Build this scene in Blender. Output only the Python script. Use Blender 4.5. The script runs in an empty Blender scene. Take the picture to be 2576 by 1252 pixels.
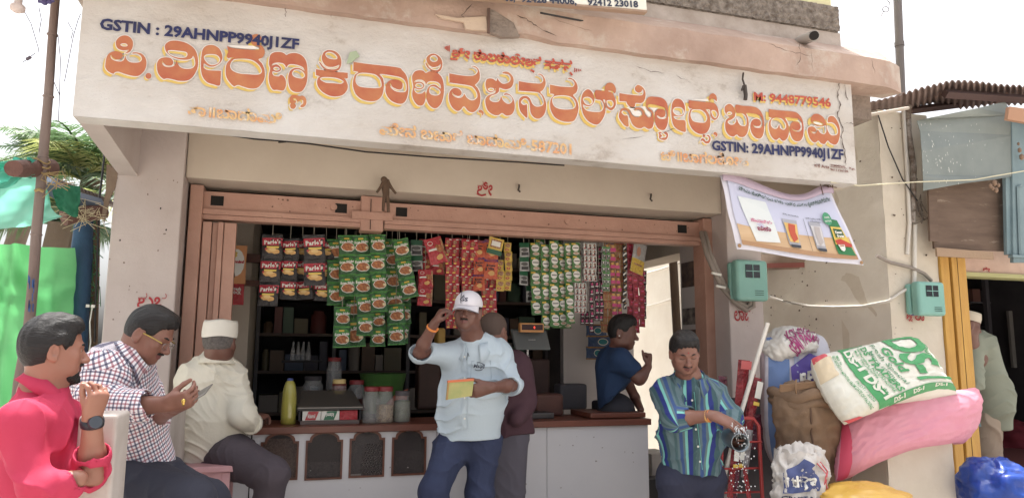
import bpy, math, random
import numpy as np
from mathutils import Vector, Matrix
rnd = random.Random(7)
SC = bpy.context.scene
COL = SC.collection
# ---------------------------------------------------------------- camera
FPX, CX, CY, CAMH = 1825.0, 1288.0, 626.0, 1.4        # focal length and centre for a 2576 px wide picture
_x = np.array([7400 - CX, -(920 - CY), -FPX]); _x /= np.linalg.norm(_x)
_z = np.array([1370 - CX, 12926.0, -FPX]); _z -= _x * (_z @ _x); _z /= np.linalg.norm(_z)
ROT = np.array([_x, np.cross(_z, _x), _z])            # camera -> world
cam = bpy.data.cameras.new('camera'); cam.sensor_width = 36; cam.lens = 36 * FPX / 2576
cam.clip_start = .05; cam.clip_end = 500
co = bpy.data.objects.new('camera', cam); COL.objects.link(co)
M4 = Matrix([[*map(float, r), 0] for r in ROT] + [[0, 0, 0, 1]]); M4.translation = (0, 0, CAMH)
co.matrix_world = M4
SC.camera = co
# ---------------------------------------------------------------- light
SUN = Vector((.0, .25, 1)).normalized()             # towards the sun: high, a little behind the shop
w = bpy.data.worlds.new('World'); SC.world = w; w.use_nodes = True
nt = w.node_tree; bg = nt.nodes['Background']
sky = nt.nodes.new('ShaderNodeTexSky'); sky.sky_type = 'NISHITA'; sky.sun_disc = False
sky.sun_elevation = math.asin(SUN.z); sky.sun_rotation = math.atan2(SUN.x, SUN.y)
sky.dust_density = 7.0; sky.air_density = 1.0; sky.ozone_density = .6
hs = nt.nodes.new('ShaderNodeHueSaturation'); hs.inputs['Saturation'].default_value = .22
nt.links.new(sky.outputs[0], hs.inputs['Color']); nt.links.new(hs.outputs[0], bg.inputs[0]); bg.inputs[1].default_value = .15
sl = bpy.data.lights.new('sun', 'SUN'); sl.energy = 3.3; sl.angle = math.radians(.5); sl.color = (1, .965, .91)
so = bpy.data.objects.new('sun', sl); COL.objects.link(so); so.location = (0, 0, 20)
so.rotation_euler = SUN.to_track_quat('Z', 'Y').to_euler()
SC.view_settings.view_transform = 'Standard'; SC.view_settings.look = 'None'
SC.view_settings.gamma = 1; SC.view_settings.use_curve_mapping = False
SC.view_settings.exposure = 1.3
SC.cycles.max_bounces = 8; SC.cycles.diffuse_bounces = 5; SC.cycles.glossy_bounces = 3
SC.cycles.transmission_bounces = 4; SC.cycles.transparent_max_bounces = 6
SC.cycles.caustics_reflective = False; SC.cycles.caustics_refractive = False
SC.cycles.use_denoising = True
# ---------------------------------------------------------------- points from the picture
def _ray(u, v): return ROT @ np.array([u - CX, -(v - CY), -FPX])
def P(u, v, Y=None, X=None, Z=None):
    """the place on a known plane of the street that the photograph shows at (u, v)"""
    d = _ray(u, v)
    t = Y / d[1] if Y is not None else X / d[0] if X is not None else (Z - CAMH) / d[2]
    return Vector((d[0] * t, d[1] * t, CAMH + d[2] * t))
def D(u, v, d):
    r = _ray(u, v) * (d / FPX); return Vector((r[0], r[1], CAMH + r[2]))
def facing(u, rel):
    """horizontal direction turned rel degrees from 'towards the viewer' (positive: to the right)"""
    r = _ray(u, CY); a = math.atan2(r[0], r[1]); t = math.radians(rel)
    back = Vector((-math.sin(a), -math.cos(a), 0)); right = Vector((math.cos(a), -math.sin(a), 0))
    return back * math.cos(t) + right * math.sin(t)
# ---------------------------------------------------------------- objects
ORG = {}
def tag(o, label=None, cat=None, group=None, kind=None):
    if label: o['label'] = label
    if cat: o['category'] = cat
    if group: o['group'] = group
    if kind: o['kind'] = kind
    return o
def thing(name, label, cat, loc=(0, 0, 0), group=None):
    o = bpy.data.objects.new(name, None); COL.objects.link(o); o.location = loc; o.empty_display_size = .05
    ORG[o.name] = Vector(loc); return tag(o, label, cat, group)
def mesh(name, V, F, mats, mi=None, smooth=False, uv=None):
    me = bpy.data.meshes.new(name); me.from_pydata([tuple(v) for v in V], [], [tuple(f) for f in F])
    if not isinstance(mats, (list, tuple)): mats = [mats]
    for m in mats: me.materials.append(m)
    if mi is not None: me.polygons.foreach_set('material_index', mi)
    if smooth: me.polygons.foreach_set('use_smooth', [True] * len(me.polygons))
    if uv is not None:
        l = me.uv_layers.new(name='UVMap'); l.data.foreach_set('uv', np.asarray(uv, dtype=np.float32).ravel())
    me.update(); return me
def link(name, me, parent=None, org=None):
    o = bpy.data.objects.new(name, me); COL.objects.link(o)
    if parent is not None:
        o.parent = parent; ORG[o.name] = ORG[parent.name]
    else: ORG[o.name] = Vector(org or (0, 0, 0))
    return o
class MB:
    """collects solids in world space; build() makes one mesh object of them"""
    def __init__(s): s.V = []; s.F = []; s.I = []; s.S = []
    def add(s, V, F, m=0, sm=False):
        b = len(s.V); s.V += [Vector(v) for v in V]; s.F += [tuple(i + b for i in f) for f in F]
        s.I += [m] * len(F); s.S += [sm] * len(F); return s
    def box(s, a, b, m=0, rot=None, piv=None):
        x0, x1 = sorted((a[0], b[0])); y0, y1 = sorted((a[1], b[1])); z0, z1 = sorted((a[2], b[2]))
        V = [Vector(p) for p in ((x0, y0, z0), (x1, y0, z0), (x1, y1, z0), (x0, y1, z0), (x0, y0, z1), (x1, y0, z1), (x1, y1, z1), (x0, y1, z1))]
        if rot is not None:
            c = Vector(piv) if piv is not None else (V[0] + V[6]) / 2
            V = [c + rot @ (p - c) for p in V]
        return s.add(V, [(0, 3, 2, 1), (4, 5, 6, 7), (0, 1, 5, 4), (1, 2, 6, 5), (2, 3, 7, 6), (3, 0, 4, 7)], m)
    def hexa(s, q, off, m=0):
        """quad q (4 points) thickened by vector off"""
        q = [Vector(p) for p in q]; off = Vector(off); V = q + [p + off for p in q]
        return s.add(V, [(3, 2, 1, 0), (4, 5, 6, 7), (0, 1, 5, 4), (1, 2, 6, 5), (2, 3, 7, 6), (3, 0, 4, 7)], m)
    def prism(s, poly, off, m=0):
        n = len(poly); poly = [Vector(p) for p in poly]; off = Vector(off); V = poly + [p + off for p in poly]
        return s.add(V, [tuple(range(n))[::-1], tuple(range(n, 2 * n))] + [(i, (i + 1) % n, n + (i + 1) % n, n + i) for i in range(n)], m)
    def tube(s, pts, r, n=8, m=0, cap=True, sm=True):
        pts = [Vector(p) for p in pts]; rs = r if isinstance(r, (list, tuple)) else [r] * len(pts)
        V = []; F = []; up = None
        for i, p in enumerate(pts):
            t = (pts[min(i + 1, len(pts) - 1)] - pts[max(i - 1, 0)]).normalized()
            if up is None:
                up = Vector((0, 0, 1)) if abs(t.z) < .9 else Vector((1, 0, 0))
            a = (up - t * up.dot(t)).normalized(); b = t.cross(a); up = a
            for k in range(n):
                g = 2 * math.pi * k / n; V.append(p + (a * math.cos(g) + b * math.sin(g)) * rs[i])
        for i in range(len(pts) - 1):
            for k in range(n):
                k2 = (k + 1) % n; F.append((i * n + k, i * n + k2, (i + 1) * n + k2, (i + 1) * n + k))
        s.add(V, F, m, sm)
        if cap:
            s.add(V[:n], [tuple(range(n))[::-1]], m); s.add(V[-n:], [tuple(range(n))], m)
        return s
    def lathe(s, c, prof, n=20, m=0, axis=(0, 0, 1), cap=True, sm=True):
        c = Vector(c); ax = Vector(axis).normalized()
        a = ax.orthogonal().normalized(); b = ax.cross(a); V = []; F = []
        for r, h in prof:
            for k in range(n):
                g = 2 * math.pi * k / n; V.append(c + ax * h + (a * math.cos(g) + b * math.sin(g)) * max(r, 1e-4))
        for i in range(len(prof) - 1):
            for k in range(n):
                k2 = (k + 1) % n; F.append((i * n + k, i * n + k2, (i + 1) * n + k2, (i + 1) * n + k))
        s.add(V, F, m, sm)
        if cap:
            s.add(V[:n], [tuple(range(n))[::-1]], m); s.add(V[-n:], [tuple(range(n))], m)
        return s
    def ball(s, c, r, m=0, n=10, sq=(1, 1, 1)):
        c = Vector(c); V = []; F = []; k = n
        for i in range(n // 2 + 1):
            t = math.pi * i / (n // 2)
            for j in range(n):
                g = 2 * math.pi * j / n
                V.append(c + Vector((math.sin(t) * math.cos(g) * r * sq[0], math.sin(t) * math.sin(g) * r * sq[1], math.cos(t) * r * sq[2])))
        for i in range(n // 2):
            for j in range(n):
                j2 = (j + 1) % n; F.append((i * n + j, (i + 1) * n + j, (i + 1) * n + j2, i * n + j2))
        return s.add(V, F, m, True)
    def build(s, name, mats, parent=None, org=None):
        o0 = ORG[parent.name] if parent is not None else Vector(org or (0, 0, 0))
        me = mesh(name, [v - o0 for v in s.V], s.F, mats, s.I)
        me.polygons.foreach_set('use_smooth', s.S); me.update()
        o = link(name, me, parent, o0)
        if parent is None: o.location = o0
        return o
def part(name, mats, parent, V, F, mi=None, smooth=False, uv=None, org=None):
    o0 = ORG[parent.name] if parent is not None else Vector(org or (0, 0, 0))
    o = link(name, mesh(name, [Vector(v) - o0 for v in V], F, mats, mi, smooth, uv), parent, o0)
    if parent is None: o.location = o0
    return o
def bevel(o, wd=.004, seg=2):
    m = o.modifiers.new('bevel', 'BEVEL'); m.width = wd; m.segments = seg; m.limit_method = 'ANGLE'; return o
# ---------------------------------------------------------------- materials
MATS = {}
def srgb(r, g, b):
    c_ = tuple((c / 255 / 12.92 if c <= 10 else ((c / 255 + .055) / 1.055) ** 2.4) for c in (r, g, b))
    l_ = .2126 * c_[0] + .7152 * c_[1] + .0722 * c_[2]
    return tuple((l_ + (x - l_) * .84) * .86 for x in c_)
def mat(name, col, rough=.6, col2=None, scale=8, amt=.5, bump=0, bscale=60, metal=0, stretch=(1, 1, 1), col3=None, s3=3, thr3=.6, coat=0, coord='Object', sss=0, spec=.5, bdist=.01, alpha=1, trans=0, detail=6, t3w=.08, transl=0):
    if name in MATS: return MATS[name]
    m = bpy.data.materials.new(name); m.use_nodes = True; nt = m.node_tree; N = nt.nodes; L = nt.links
    b = N['Principled BSDF']; b.inputs['Roughness'].default_value = rough; b.inputs['Metallic'].default_value = metal
    b.inputs['Specular IOR Level'].default_value = spec
    b.inputs['Base Color'].default_value = (*col, 1)
    b.inputs['Coat Weight'].default_value = coat
    if sss:
        b.inputs['Subsurface Weight'].default_value = sss; b.inputs['Subsurface Radius'].default_value = (.012, .005, .003); b.inputs['Subsurface Scale'].default_value = 1
    if alpha < 1: b.inputs['Alpha'].default_value = alpha
    if trans: b.inputs['Transmission Weight'].default_value = trans
    tc = N.new('ShaderNodeTexCoord'); mp = N.new('ShaderNodeMapping'); mp.inputs['Scale'].default_value = stretch
    L.new(tc.outputs[coord], mp.inputs['Vector'])
    out = None
    if col2 is not None:
        n = N.new('ShaderNodeTexNoise'); n.inputs['Scale'].default_value = scale; n.inputs['Detail'].default_value = detail; n.inputs['Roughness'].default_value = .6
        L.new(mp.outputs[0], n.inputs['Vector'])
        r = N.new('ShaderNodeMapRange'); r.inputs['From Min'].default_value = .5 - amt / 2; r.inputs['From Max'].default_value = .5 + amt / 2
        L.new(n.outputs[0], r.inputs[0])
        mx = N.new('ShaderNodeMix'); mx.data_type = 'RGBA'; mx.inputs[6].default_value = (*col, 1); mx.inputs[7].default_value = (*col2, 1)
        L.new(r.outputs[0], mx.inputs[0]); out = mx.outputs[2]
    if col3 is not None:
        n = N.new('ShaderNodeTexNoise'); n.inputs['Scale'].default_value = s3; n.inputs['Detail'].default_value = 8; n.inputs['Roughness'].default_value = .7
        L.new(mp.outputs[0], n.inputs['Vector'])
        r = N.new('ShaderNodeMapRange'); r.inputs['From Min'].default_value = thr3; r.inputs['From Max'].default_value = thr3 + t3w
        L.new(n.outputs[0], r.inputs[0])
        mx = N.new('ShaderNodeMix'); mx.data_type = 'RGBA'
        if out: L.new(out, mx.inputs[6])
        else: mx.inputs[6].default_value = (*col, 1)
        mx.inputs[7].default_value = (*col3, 1); L.new(r.outputs[0], mx.inputs[0]); out = mx.outputs[2]
    if out: L.new(out, b.inputs['Base Color'])
    if bump:
        n = N.new('ShaderNodeTexNoise'); n.inputs['Scale'].default_value = bscale; n.inputs['Detail'].default_value = 8; n.inputs['Roughness'].default_value = .62
        L.new(mp.outputs[0], n.inputs['Vector'])
        bp = N.new('ShaderNodeBump'); bp.inputs['Strength'].default_value = bump; bp.inputs['Distance'].default_value = bdist
        L.new(n.outputs[0], bp.inputs['Height']); L.new(bp.outputs[0], b.inputs['Normal'])
    if transl:
        t = N.new('ShaderNodeBsdfTranslucent'); t.inputs[0].default_value = (*col, 1)
        ms = N.new('ShaderNodeMixShader'); ms.inputs[0].default_value = transl
        L.new(b.outputs[0], ms.inputs[1]); L.new(t.outputs[0], ms.inputs[2]); L.new(ms.outputs[0], N['Material Output'].inputs[0])
    MATS[name] = m; return m
def stripes(name, cols, axis, period, base, rough=.8, second=None):
    """woven bands from UV: cols=[(start,end,colour)...] fractions of the period"""
    m = mat(name, base, rough, bump=.3, bscale=400, bdist=.002, coord='UV'); nt = m.node_tree; N = nt.nodes; L = nt.links; b = N['Principled BSDF']
    tc = N.new('ShaderNodeTexCoord'); sp = N.new('ShaderNodeSeparateXYZ'); L.new(tc.outputs['UV'], sp.inputs[0])
    cur = None
    for ax, per, cc in ([(axis, period, cols)] + ([second] if second else [])):
        fr = N.new('ShaderNodeMath'); fr.operation = 'DIVIDE'; fr.inputs[1].default_value = per; L.new(sp.outputs[ax], fr.inputs[0])
        f2 = N.new('ShaderNodeMath'); f2.operation = 'FRACT'; L.new(fr.outputs[0], f2.inputs[0])
        for a, z, c, k in cc:
            g = N.new('ShaderNodeMath'); g.operation = 'COMPARE'; g.inputs[1].default_value = (a + z) / 2; g.inputs[2].default_value = (z - a) / 2; L.new(f2.outputs[0], g.inputs[0])
            q = N.new('ShaderNodeMath'); q.operation = 'MULTIPLY'; q.inputs[1].default_value = k; L.new(g.outputs[0], q.inputs[0])
            mx = N.new('ShaderNodeMix'); mx.data_type = 'RGBA'
            if second: mx.blend_type = 'MULTIPLY'
            if cur: L.new(cur, mx.inputs[6])
            else: mx.inputs[6].default_value = (*base, 1)
            mx.inputs[7].default_value = (*c, 1); L.new(q.outputs[0], mx.inputs[0]); cur = mx.outputs[2]
    L.new(cur, b.inputs['Base Color']); return m
# ---------------------------------------------------------------- writing
def catmull(pts, n=5):
    out = []; k = len(pts)
    for i in range(k):
        p0, p1, p2, p3 = (np.array(pts[(i + j - 1) % k], float) for j in range(4))
        for s in range(n):
            t = s / n
            out.append(.5 * ((2 * p1) + (-p0 + p2) * t + (2 * p0 - 5 * p1 + 4 * p2 - p3) * t * t + (-p0 + 3 * p1 - 3 * p2 + p3) * t ** 3))
    return np.array(out)
def area2(c): x, y = c[:, 0], c[:, 1]; return float(np.sum(x * np.roll(y, -1) - y * np.roll(x, -1)))
def grow(c, e):
    t = np.roll(c, -1, 0) - np.roll(c, 1, 0); l = np.linalg.norm(t, axis=1, keepdims=True) + 1e-9; t /= l
    return c + np.stack([t[:, 1], -t[:, 0]], 1) * e
def fill2d(contours):
    """triangulated flat shape with holes from 2D contours"""
    cu = bpy.data.curves.new('t', 'CURVE'); cu.dimensions = '2D'; cu.fill_mode = 'BOTH'
    for c in contours:
        s = cu.splines.new('POLY'); s.points.add(len(c) - 1); s.use_cyclic_u = True
        s.points.foreach_set('co', np.concatenate([c, np.zeros((len(c), 1)), np.ones((len(c), 1))], 1).astype(np.float32).ravel())
    o = bpy.data.objects.new('t', cu); me = o.to_mesh()
    V = [(v.co.x, v.co.y) for v in me.vertices]; F = [tuple(p.vertices) for p in me.polygons]
    o.to_mesh_clear(); bpy.data.objects.remove(o); bpy.data.curves.remove(cu); return V, F
_tc = {}
def text2d(body, bold=0.0, res=2, shear=0.0, space=1.0):
    """flat shape of a line of lettering, cap height 1, starting at x=0"""
    k = (body, bold, res, shear, space)
    if k not in _tc:
        cu = bpy.data.curves.new('t', 'FONT'); cu.body = body; cu.size = 1.0; cu.resolution_u = res; cu.offset = bold; cu.shear = shear; cu.space_character = space
        o = bpy.data.objects.new('t', cu); me = o.to_mesh()
        V = [(v.co.x / .70, v.co.y / .70) for v in me.vertices]; F = [tuple(p.vertices) for p in me.polygons]
        o.to_mesh_clear(); bpy.data.objects.remove(o); bpy.data.curves.remove(cu)
        x0 = min(v[0] for v in V); x1 = max(v[0] for v in V); _tc[k] = ([(x - x0, y) for x, y in V], F, x1 - x0)
    return _tc[k]
def put_text(mb, body, p0, p1, h0, h1=None, bold=.02, m=0, off=(0, 0, 0), up=(0, 0, 1), res=2, shear=0):
    """lettering with its baseline from p0 to p1 and cap height h0 (metres)"""
    V, F, wd = text2d(body, bold, res, shear); h1 = h1 or h0
    p0 = Vector(p0) + Vector(off); p1 = Vector(p1) + Vector(off); up = Vector(up)
    mb.add([p0.lerp(p1, x / wd) + up * (y * (h0 + (h1 - h0) * x / wd)) for x, y in V], F, m)
def grid_surface(fn, nu, nv):
    V = [fn(i / nu, j / nv) for j in range(nv + 1) for i in range(nu + 1)]
    F = [(j * (nu + 1) + i, j * (nu + 1) + i + 1, (j + 1) * (nu + 1) + i + 1, (j + 1) * (nu + 1) + i) for j in range(nv) for i in range(nu)]
    return V, F
def lag(net, u, v):
    """surface through a grid of control points (rows = v)"""
    def one(row, t):
        n = len(row) - 1; out = Vector((0, 0, 0))
        for i, p in enumerate(row):
            c = 1.0
            for j in range(n + 1):
                if j != i: c *= (t * n - j) / (i - j)
            out += p * c
        return out
    return one([one(r, u) for r in net], v)
def vnoise(x, y=0., z=0.):
    from mathutils import noise
    return noise.noise(Vector((x, y, z)))
# painted letters of the fascia: outlines as (tile x, tile y); tile origins in photograph pixels
TILES = {1: (350, 60), 2: (900, 130), 3: (1400, 180), 4: (1950, 230), 5: (2400, 300), 6: (2850, 350), 7: (1750, 130)}
def circ(x, y, r, n=10): return [(x + r * math.cos(2 * math.pi * i / n), y + r * math.sin(2 * math.pi * i / n)) for i in range(n)]
GLYPHS = [
 (1, [[(300,850),(320,720),(370,645),(460,612),(540,625),(585,660),(590,700),(560,740),(490,750),(430,720),(400,675),(388,690),(405,740),(470,775),(560,785),(610,755),(635,690),(650,740),(700,790),(780,805),(870,795),(910,750),(890,690),(830,655),(755,655),(760,635),(840,635),(920,665),(975,740),(985,840),(950,940),(860,1020),(760,1025),(620,990),(520,955),(460,965),(430,990),(350,950),(310,900)]]),
 (1, [[(620,350),(700,372),(755,440),(760,520),(735,590),(690,635),(620,652),(665,622),(690,592),(600,600),(520,575),(482,520),(482,440),(540,375)], [(550,505),(580,485),(640,485),(675,515),(650,535),(580,530)]]),
 (1, [circ(1020,1025,50)]),
 (1, [[(1400,440),(1540,445),(1680,490),(1790,580),(1840,700),(1845,850),(1815,950),(1740,1060),(1650,1105),(1520,1105),(1420,1080),(1330,1065),(1270,1075),(1200,1010),(1165,920),(1165,810),(1210,740),(1300,715),(1390,730),(1430,780),(1425,830),(1380,855),(1310,845),(1265,800),(1250,775),(1250,820),(1290,865),(1370,880),(1440,860),(1475,810),(1490,765),(1520,840),(1570,890),(1670,910),(1760,890),(1800,830),(1790,740),(1765,690),(1740,730),(1660,755),(1540,750),(1420,710),(1330,640),(1295,560),(1310,490)], [(1340,610),(1400,595),(1520,605),(1630,620),(1670,655),(1650,710),(1560,725),(1450,705),(1370,665)]]),
 (1, [[(1910,640),(1940,560),(2010,515),(2110,515),(2200,570),(2245,660),(2250,740),(2210,810),(2120,865),(2030,865),(1950,820),(1940,845),(1945,890),(2000,925),(2100,935),(2222,940),(2228,960),(2225,1080),(2205,1185),(2100,1165),(2000,1130),(1930,1050),(1900,950),(1895,800)], [(1945,730),(1970,675),(2060,660),(2160,675),(2215,740),(2190,810),(2100,845),(2010,820)]]),
 (2, [[(40,235),(100,265),(300,288),(520,302),(572,290),(572,255),(520,232),(455,205),(435,150),(440,80),(490,40),(560,42),(600,80),(615,120),(660,152),(620,165),(580,145),(555,170),(560,200),(620,235),(660,300),(660,370),(620,430),(560,460),(620,530),(660,630),(662,760),(620,850),(540,930),(420,942),(300,910),(230,885),(190,890),(150,905),(80,840),(25,750),(12,640),(30,530),(90,460),(150,430),(90,430),(55,440),(30,390),(55,330)], [(85,560),(130,470),(210,445),(330,445),(460,470),(560,540),(615,630),(600,690),(530,712),(380,705),(230,690),(120,640)]]),
 (2, [[(760,380),(820,340),(920,335),(985,355),(1025,385),(1080,360),(1180,352),(1280,390),(1350,480),(1375,600),(1375,760),(1350,880),(1290,980),(1200,1005),(1110,970),(1065,880),(1055,760),(1070,690),(1100,635),(1170,600),(1250,605),(1325,650),(1300,590),(1210,550),(1100,535),(1050,555),(1025,590),(1000,550),(960,520),(880,510),(805,525),(785,560),(860,540),(920,580),(935,620),(910,655),(860,668),(800,655),(790,690),(820,730),(900,740),(930,712),(980,740),(1015,810),(1015,900),(980,970),(920,975),(870,965),(800,960),(750,880),(730,780),(735,700),(755,610),(735,540),(740,450)], [(810,600),(850,580),(900,595),(910,630),(860,645),(815,630)], [(1120,700),(1140,645),(1210,622),(1290,650),(1335,720),(1300,770),(1220,770),(1150,745)]]),
 (2, [[(1085,1090),(1120,1050),(1190,1050),(1240,1070),(1290,1060),(1340,1090),(1360,1150),(1350,1210),(1310,1250),(1260,1252),(1265,1220),(1300,1195),(1305,1150),(1280,1125),(1255,1130),(1230,1160),(1200,1150),(1190,1115),(1160,1100),(1135,1115),(1150,1140),(1185,1150),(1180,1180),(1140,1180),(1170,1200),(1185,1235),(1150,1280),(1100,1270),(1085,1220),(1100,1190),(1080,1160)]]),
 (2, [[(1740,302),(1830,320),(1905,380),(1940,470),(1935,560),(1895,635),(1800,662),(1700,645),(1625,590),(1570,505),(1590,508),(1640,570),(1700,610),(1800,625),(1880,605),(1905,550),(1820,580),(1720,580),(1650,530),(1615,440),(1640,350),(1690,312)], [(1672,370),(1720,332),(1800,345),(1865,400),(1870,450),(1790,455),(1710,430)]]),
 (2, [[(1518,620),(1530,622),(1700,645),(1850,665),(2040,680),(2047,690),(2045,775),(1995,768),(2030,830),(2050,900),(2030,980),(1960,1050),(1850,1075),(1740,1060),(1630,1000),(1560,920),(1535,840),(1550,770),(1580,742),(1525,722),(1518,710)], [(1590,790),(1620,755),(1740,752),(1860,765),(1950,800),(1980,835),(1930,865),(1820,855),(1680,845)]]),
 (3, [[(58,290),(70,292),(300,325),(780,380),(870,430),(940,520),(970,650),(970,800),(930,930),(870,985),(780,980),(680,930),(610,840),(590,750),(610,650),(670,595),(750,582),(830,600),(875,650),(870,720),(830,752),(760,735),(700,700),(670,640),(663,670),(690,730),(760,780),(860,797),(930,780),(945,700),(920,610),(850,550),(720,520),(500,492),(545,560),(565,660),(555,770),(520,870),(440,935),(330,945),(200,915),(100,830),(55,720),(50,620),(80,510),(140,462),(60,442),(55,430)], [(90,600),(110,510),(180,472),(300,475),(420,500),(500,570),(525,650),(515,710),(430,728),(300,722),(170,705),(110,660)]]),
 (3, [[(1390,152),(1470,185),(1525,250),(1540,340),(1515,420),(1450,462),(1370,440),(1290,380),(1255,305),(1275,315),(1330,390),(1400,425),(1470,420),(1510,360),(1510,325),(1460,365),(1370,375),(1300,320),(1272,240),(1310,180)], [(1330,230),(1355,190),(1420,182),(1462,225),(1450,275),(1390,292),(1345,270)]]),
 (3, [[(1045,500),(1090,445),(1160,428),(1220,440),(1262,475),(1320,448),(1400,450),(1480,490),(1540,570),(1565,700),(1560,850),(1520,980),(1450,1055),(1380,1055),(1310,990),(1275,900),(1275,800),(1300,720),(1360,675),(1430,675),(1510,735),(1500,660),(1440,620),(1350,610),(1290,630),(1268,665),(1245,620),(1190,588),(1110,590),(1070,630),(1150,618),(1215,640),(1238,690),(1205,735),(1140,748),(1080,730),(1075,770),(1120,815),(1200,815),(1245,780),(1258,850),(1245,960),(1200,1015),(1130,1010),(1070,940),(1040,860),(1040,780),(1055,700),(1040,620),(1035,550)], [(1085,690),(1110,650),(1180,645),(1220,685),(1190,722),(1120,722)], [(1320,770),(1340,710),(1400,700),(1470,735),(1510,790),(1480,840),(1410,850),(1340,825)]]),
 (3, [[(1655,480),(1665,482),(1850,515),(2000,525),(2090,505),(2130,450),(2110,400),(2060,372),(2020,366),(2080,360),(2140,410),(2165,500),(2155,590),(2110,650),(2085,678),(2130,730),(2170,830),(2170,960),(2130,1070),(2050,1130),(1970,1105),(1900,1030),(1840,1090),(1780,1105),(1700,1040),(1655,940),(1650,830),(1680,760),(1740,725),(1810,735),(1860,790),(1850,840),(1800,860),(1730,830),(1703,790),(1710,840),(1780,885),(1850,885),(1890,850),(1905,820),(1950,890),(2020,930),(2080,920),(2125,870),(2110,790),(2050,710),(1970,680),(1850,660),(1668,634),(1658,625)]]),
 (3, [[(2180,1085),(2225,1120),(2225,1160),(2195,1190),(2200,1150),(2150,1130),(2145,1100)]]),
 (7, [[(820,790),(860,775),(920,780),(980,815),(1000,770),(1020,810),(1080,860),(1150,855),(1205,820),(1215,760),(1180,710),(1090,690),(1090,670),(1150,660),(1210,690),(1260,760),(1265,840),(1230,920),(1150,955),(1080,945),(1030,930),(1020,990),(980,1030),(900,1060),(870,1090),(870,1130),(920,1165),(1000,1165),(1040,1130),(1058,1070),(1090,1140),(1160,1195),(1220,1185),(1250,1130),(1220,1070),(1160,1045),(1110,1050),(1120,1025),(1180,1030),(1240,1080),(1280,1170),(1282,1290),(1230,1375),(1145,1392),(1075,1350),(1015,1385),(930,1377),(840,1310),(800,1200),(800,1110),(850,1055),(930,1030),(965,1000),(965,940),(940,985),(880,1008),(830,980),(805,920),(798,850)], [(840,950),(880,928),(935,940),(940,970),(900,990),(855,975)]]),
 (4, [[(518,400),(530,403),(650,425),(780,438),(880,440),(925,400),(920,340),(880,300),(835,290),(870,278),(930,320),(965,400),(960,480),(920,550),(880,585),(930,650),(970,750),(975,850),(940,960),(860,1025),(780,1010),(720,930),(705,830),(690,740),(640,690),(590,700),(555,750),(580,790),(620,800),(652,788),(660,870),(660,1010),(600,970),(540,890),(520,780),(530,700),(580,655),(650,650),(710,700),(740,770),(790,820),(860,825),(920,800),(935,740),(910,660),(860,600),(780,580),(530,562),(518,550)]]),
 (4, [[(1038,460),(1050,461),(1200,490),(1380,500),(1430,490),(1450,440),(1410,380),(1340,362),(1370,345),(1440,380),(1490,450),(1500,530),(1470,600),(1425,635),(1480,710),(1515,820),(1500,940),(1450,1050),(1370,1080),(1250,1070),(1130,1010),(1060,900),(1040,800),(1055,700),(1110,628),(1045,607),(1040,595)], [(1075,730),(1100,660),(1180,640),(1300,640),(1400,670),(1460,740),(1470,810),(1430,860),(1330,875),(1200,865),(1110,820)]]),
 (4, [[(1660,538),(1720,560),(1770,640),(1780,720),(1745,790),(1690,820),(1630,810),(1590,790),(1600,840),(1660,895),(1780,915),(1880,910),(1930,860),(1930,780),(1890,720),(1802,692),(1798,552),(1945,568),(1955,490),(2000,435),(2070,432),(2120,480),(2140,550),(2120,605),(2080,565),(2000,565),(2080,600),(2130,700),(2135,800),(2090,875),(2030,880),(1975,820),(1960,720),(1925,712),(1960,800),(1965,900),(1930,1010),(1850,1115),(1760,1115),(1660,1050),(1595,950),(1565,830),(1560,700),(1590,600)], [(1590,700),(1630,665),(1700,670),(1750,720),(1740,780),(1680,800),(1620,770)], [(1985,730),(2060,718),(2100,760),(2090,820),(2050,842),(2000,810)]]),
 (5, [[(318,308),(330,310),(450,330),(600,345),(690,345),(720,310),(715,255),(700,255),(680,290),(630,302),(585,265),(580,215),(610,180),(640,173),(700,205),(745,270),(755,360),(730,440),(680,475),(590,475),(580,520),(545,545),(490,530),(450,490),(430,450),(330,443),(320,432)]]),
 (5, [[(330,600),(370,560),(430,560),(490,600),(530,670),(590,705),(660,705),(700,670),(690,610),(640,585),(570,585),(600,550),(670,555),(720,600),(750,660),(790,705),(830,710),(855,680),(850,630),(800,590),(770,540),(760,470),(780,400),(830,368),(920,370),(1030,390),(1100,450),(1130,550),(1135,700),(1120,830),(1080,910),(1030,925),(970,900),(920,820),(905,720),(910,640),(950,585),(1010,570),(1070,590),(1090,640),(1070,700),(1010,712),(955,680),(945,700),(990,735),(1060,738),(1105,710),(1110,640),(1080,560),(1010,530),(900,500),(820,495),(790,530),(820,570),(870,610),(890,700),(890,820),(860,890),(800,905),(735,870),(680,895),(610,885),(540,830),(500,740),(480,650),(440,600),(390,595),(355,630),(400,680),(455,685),(470,770),(470,865),(410,850),(350,780),(310,700)]]),
 (5, [[(970,960),(1010,955),(1030,965),(1000,985),(1035,1020),(1010,1040),(1010,1065),(1050,1050),(1090,1045),(1105,1010),(1080,990),(1060,970),(1090,950),(1125,980),(1130,1030),(1100,1080),(1060,1090),(1010,1080),(980,1050),(985,1010)]]),
 (5, [[(1200,480),(1240,415),(1300,402),(1360,430),(1405,510),(1410,610),(1380,680),(1310,700),(1230,690),(1240,730),(1300,755),(1412,766),(1425,870),(1420,955),(1320,930),(1240,870),(1200,780),(1185,650),(1188,560)], [(1210,600),(1240,550),(1300,540),(1370,560),(1400,620),(1370,670),(1300,685),(1240,655)]]),
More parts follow.
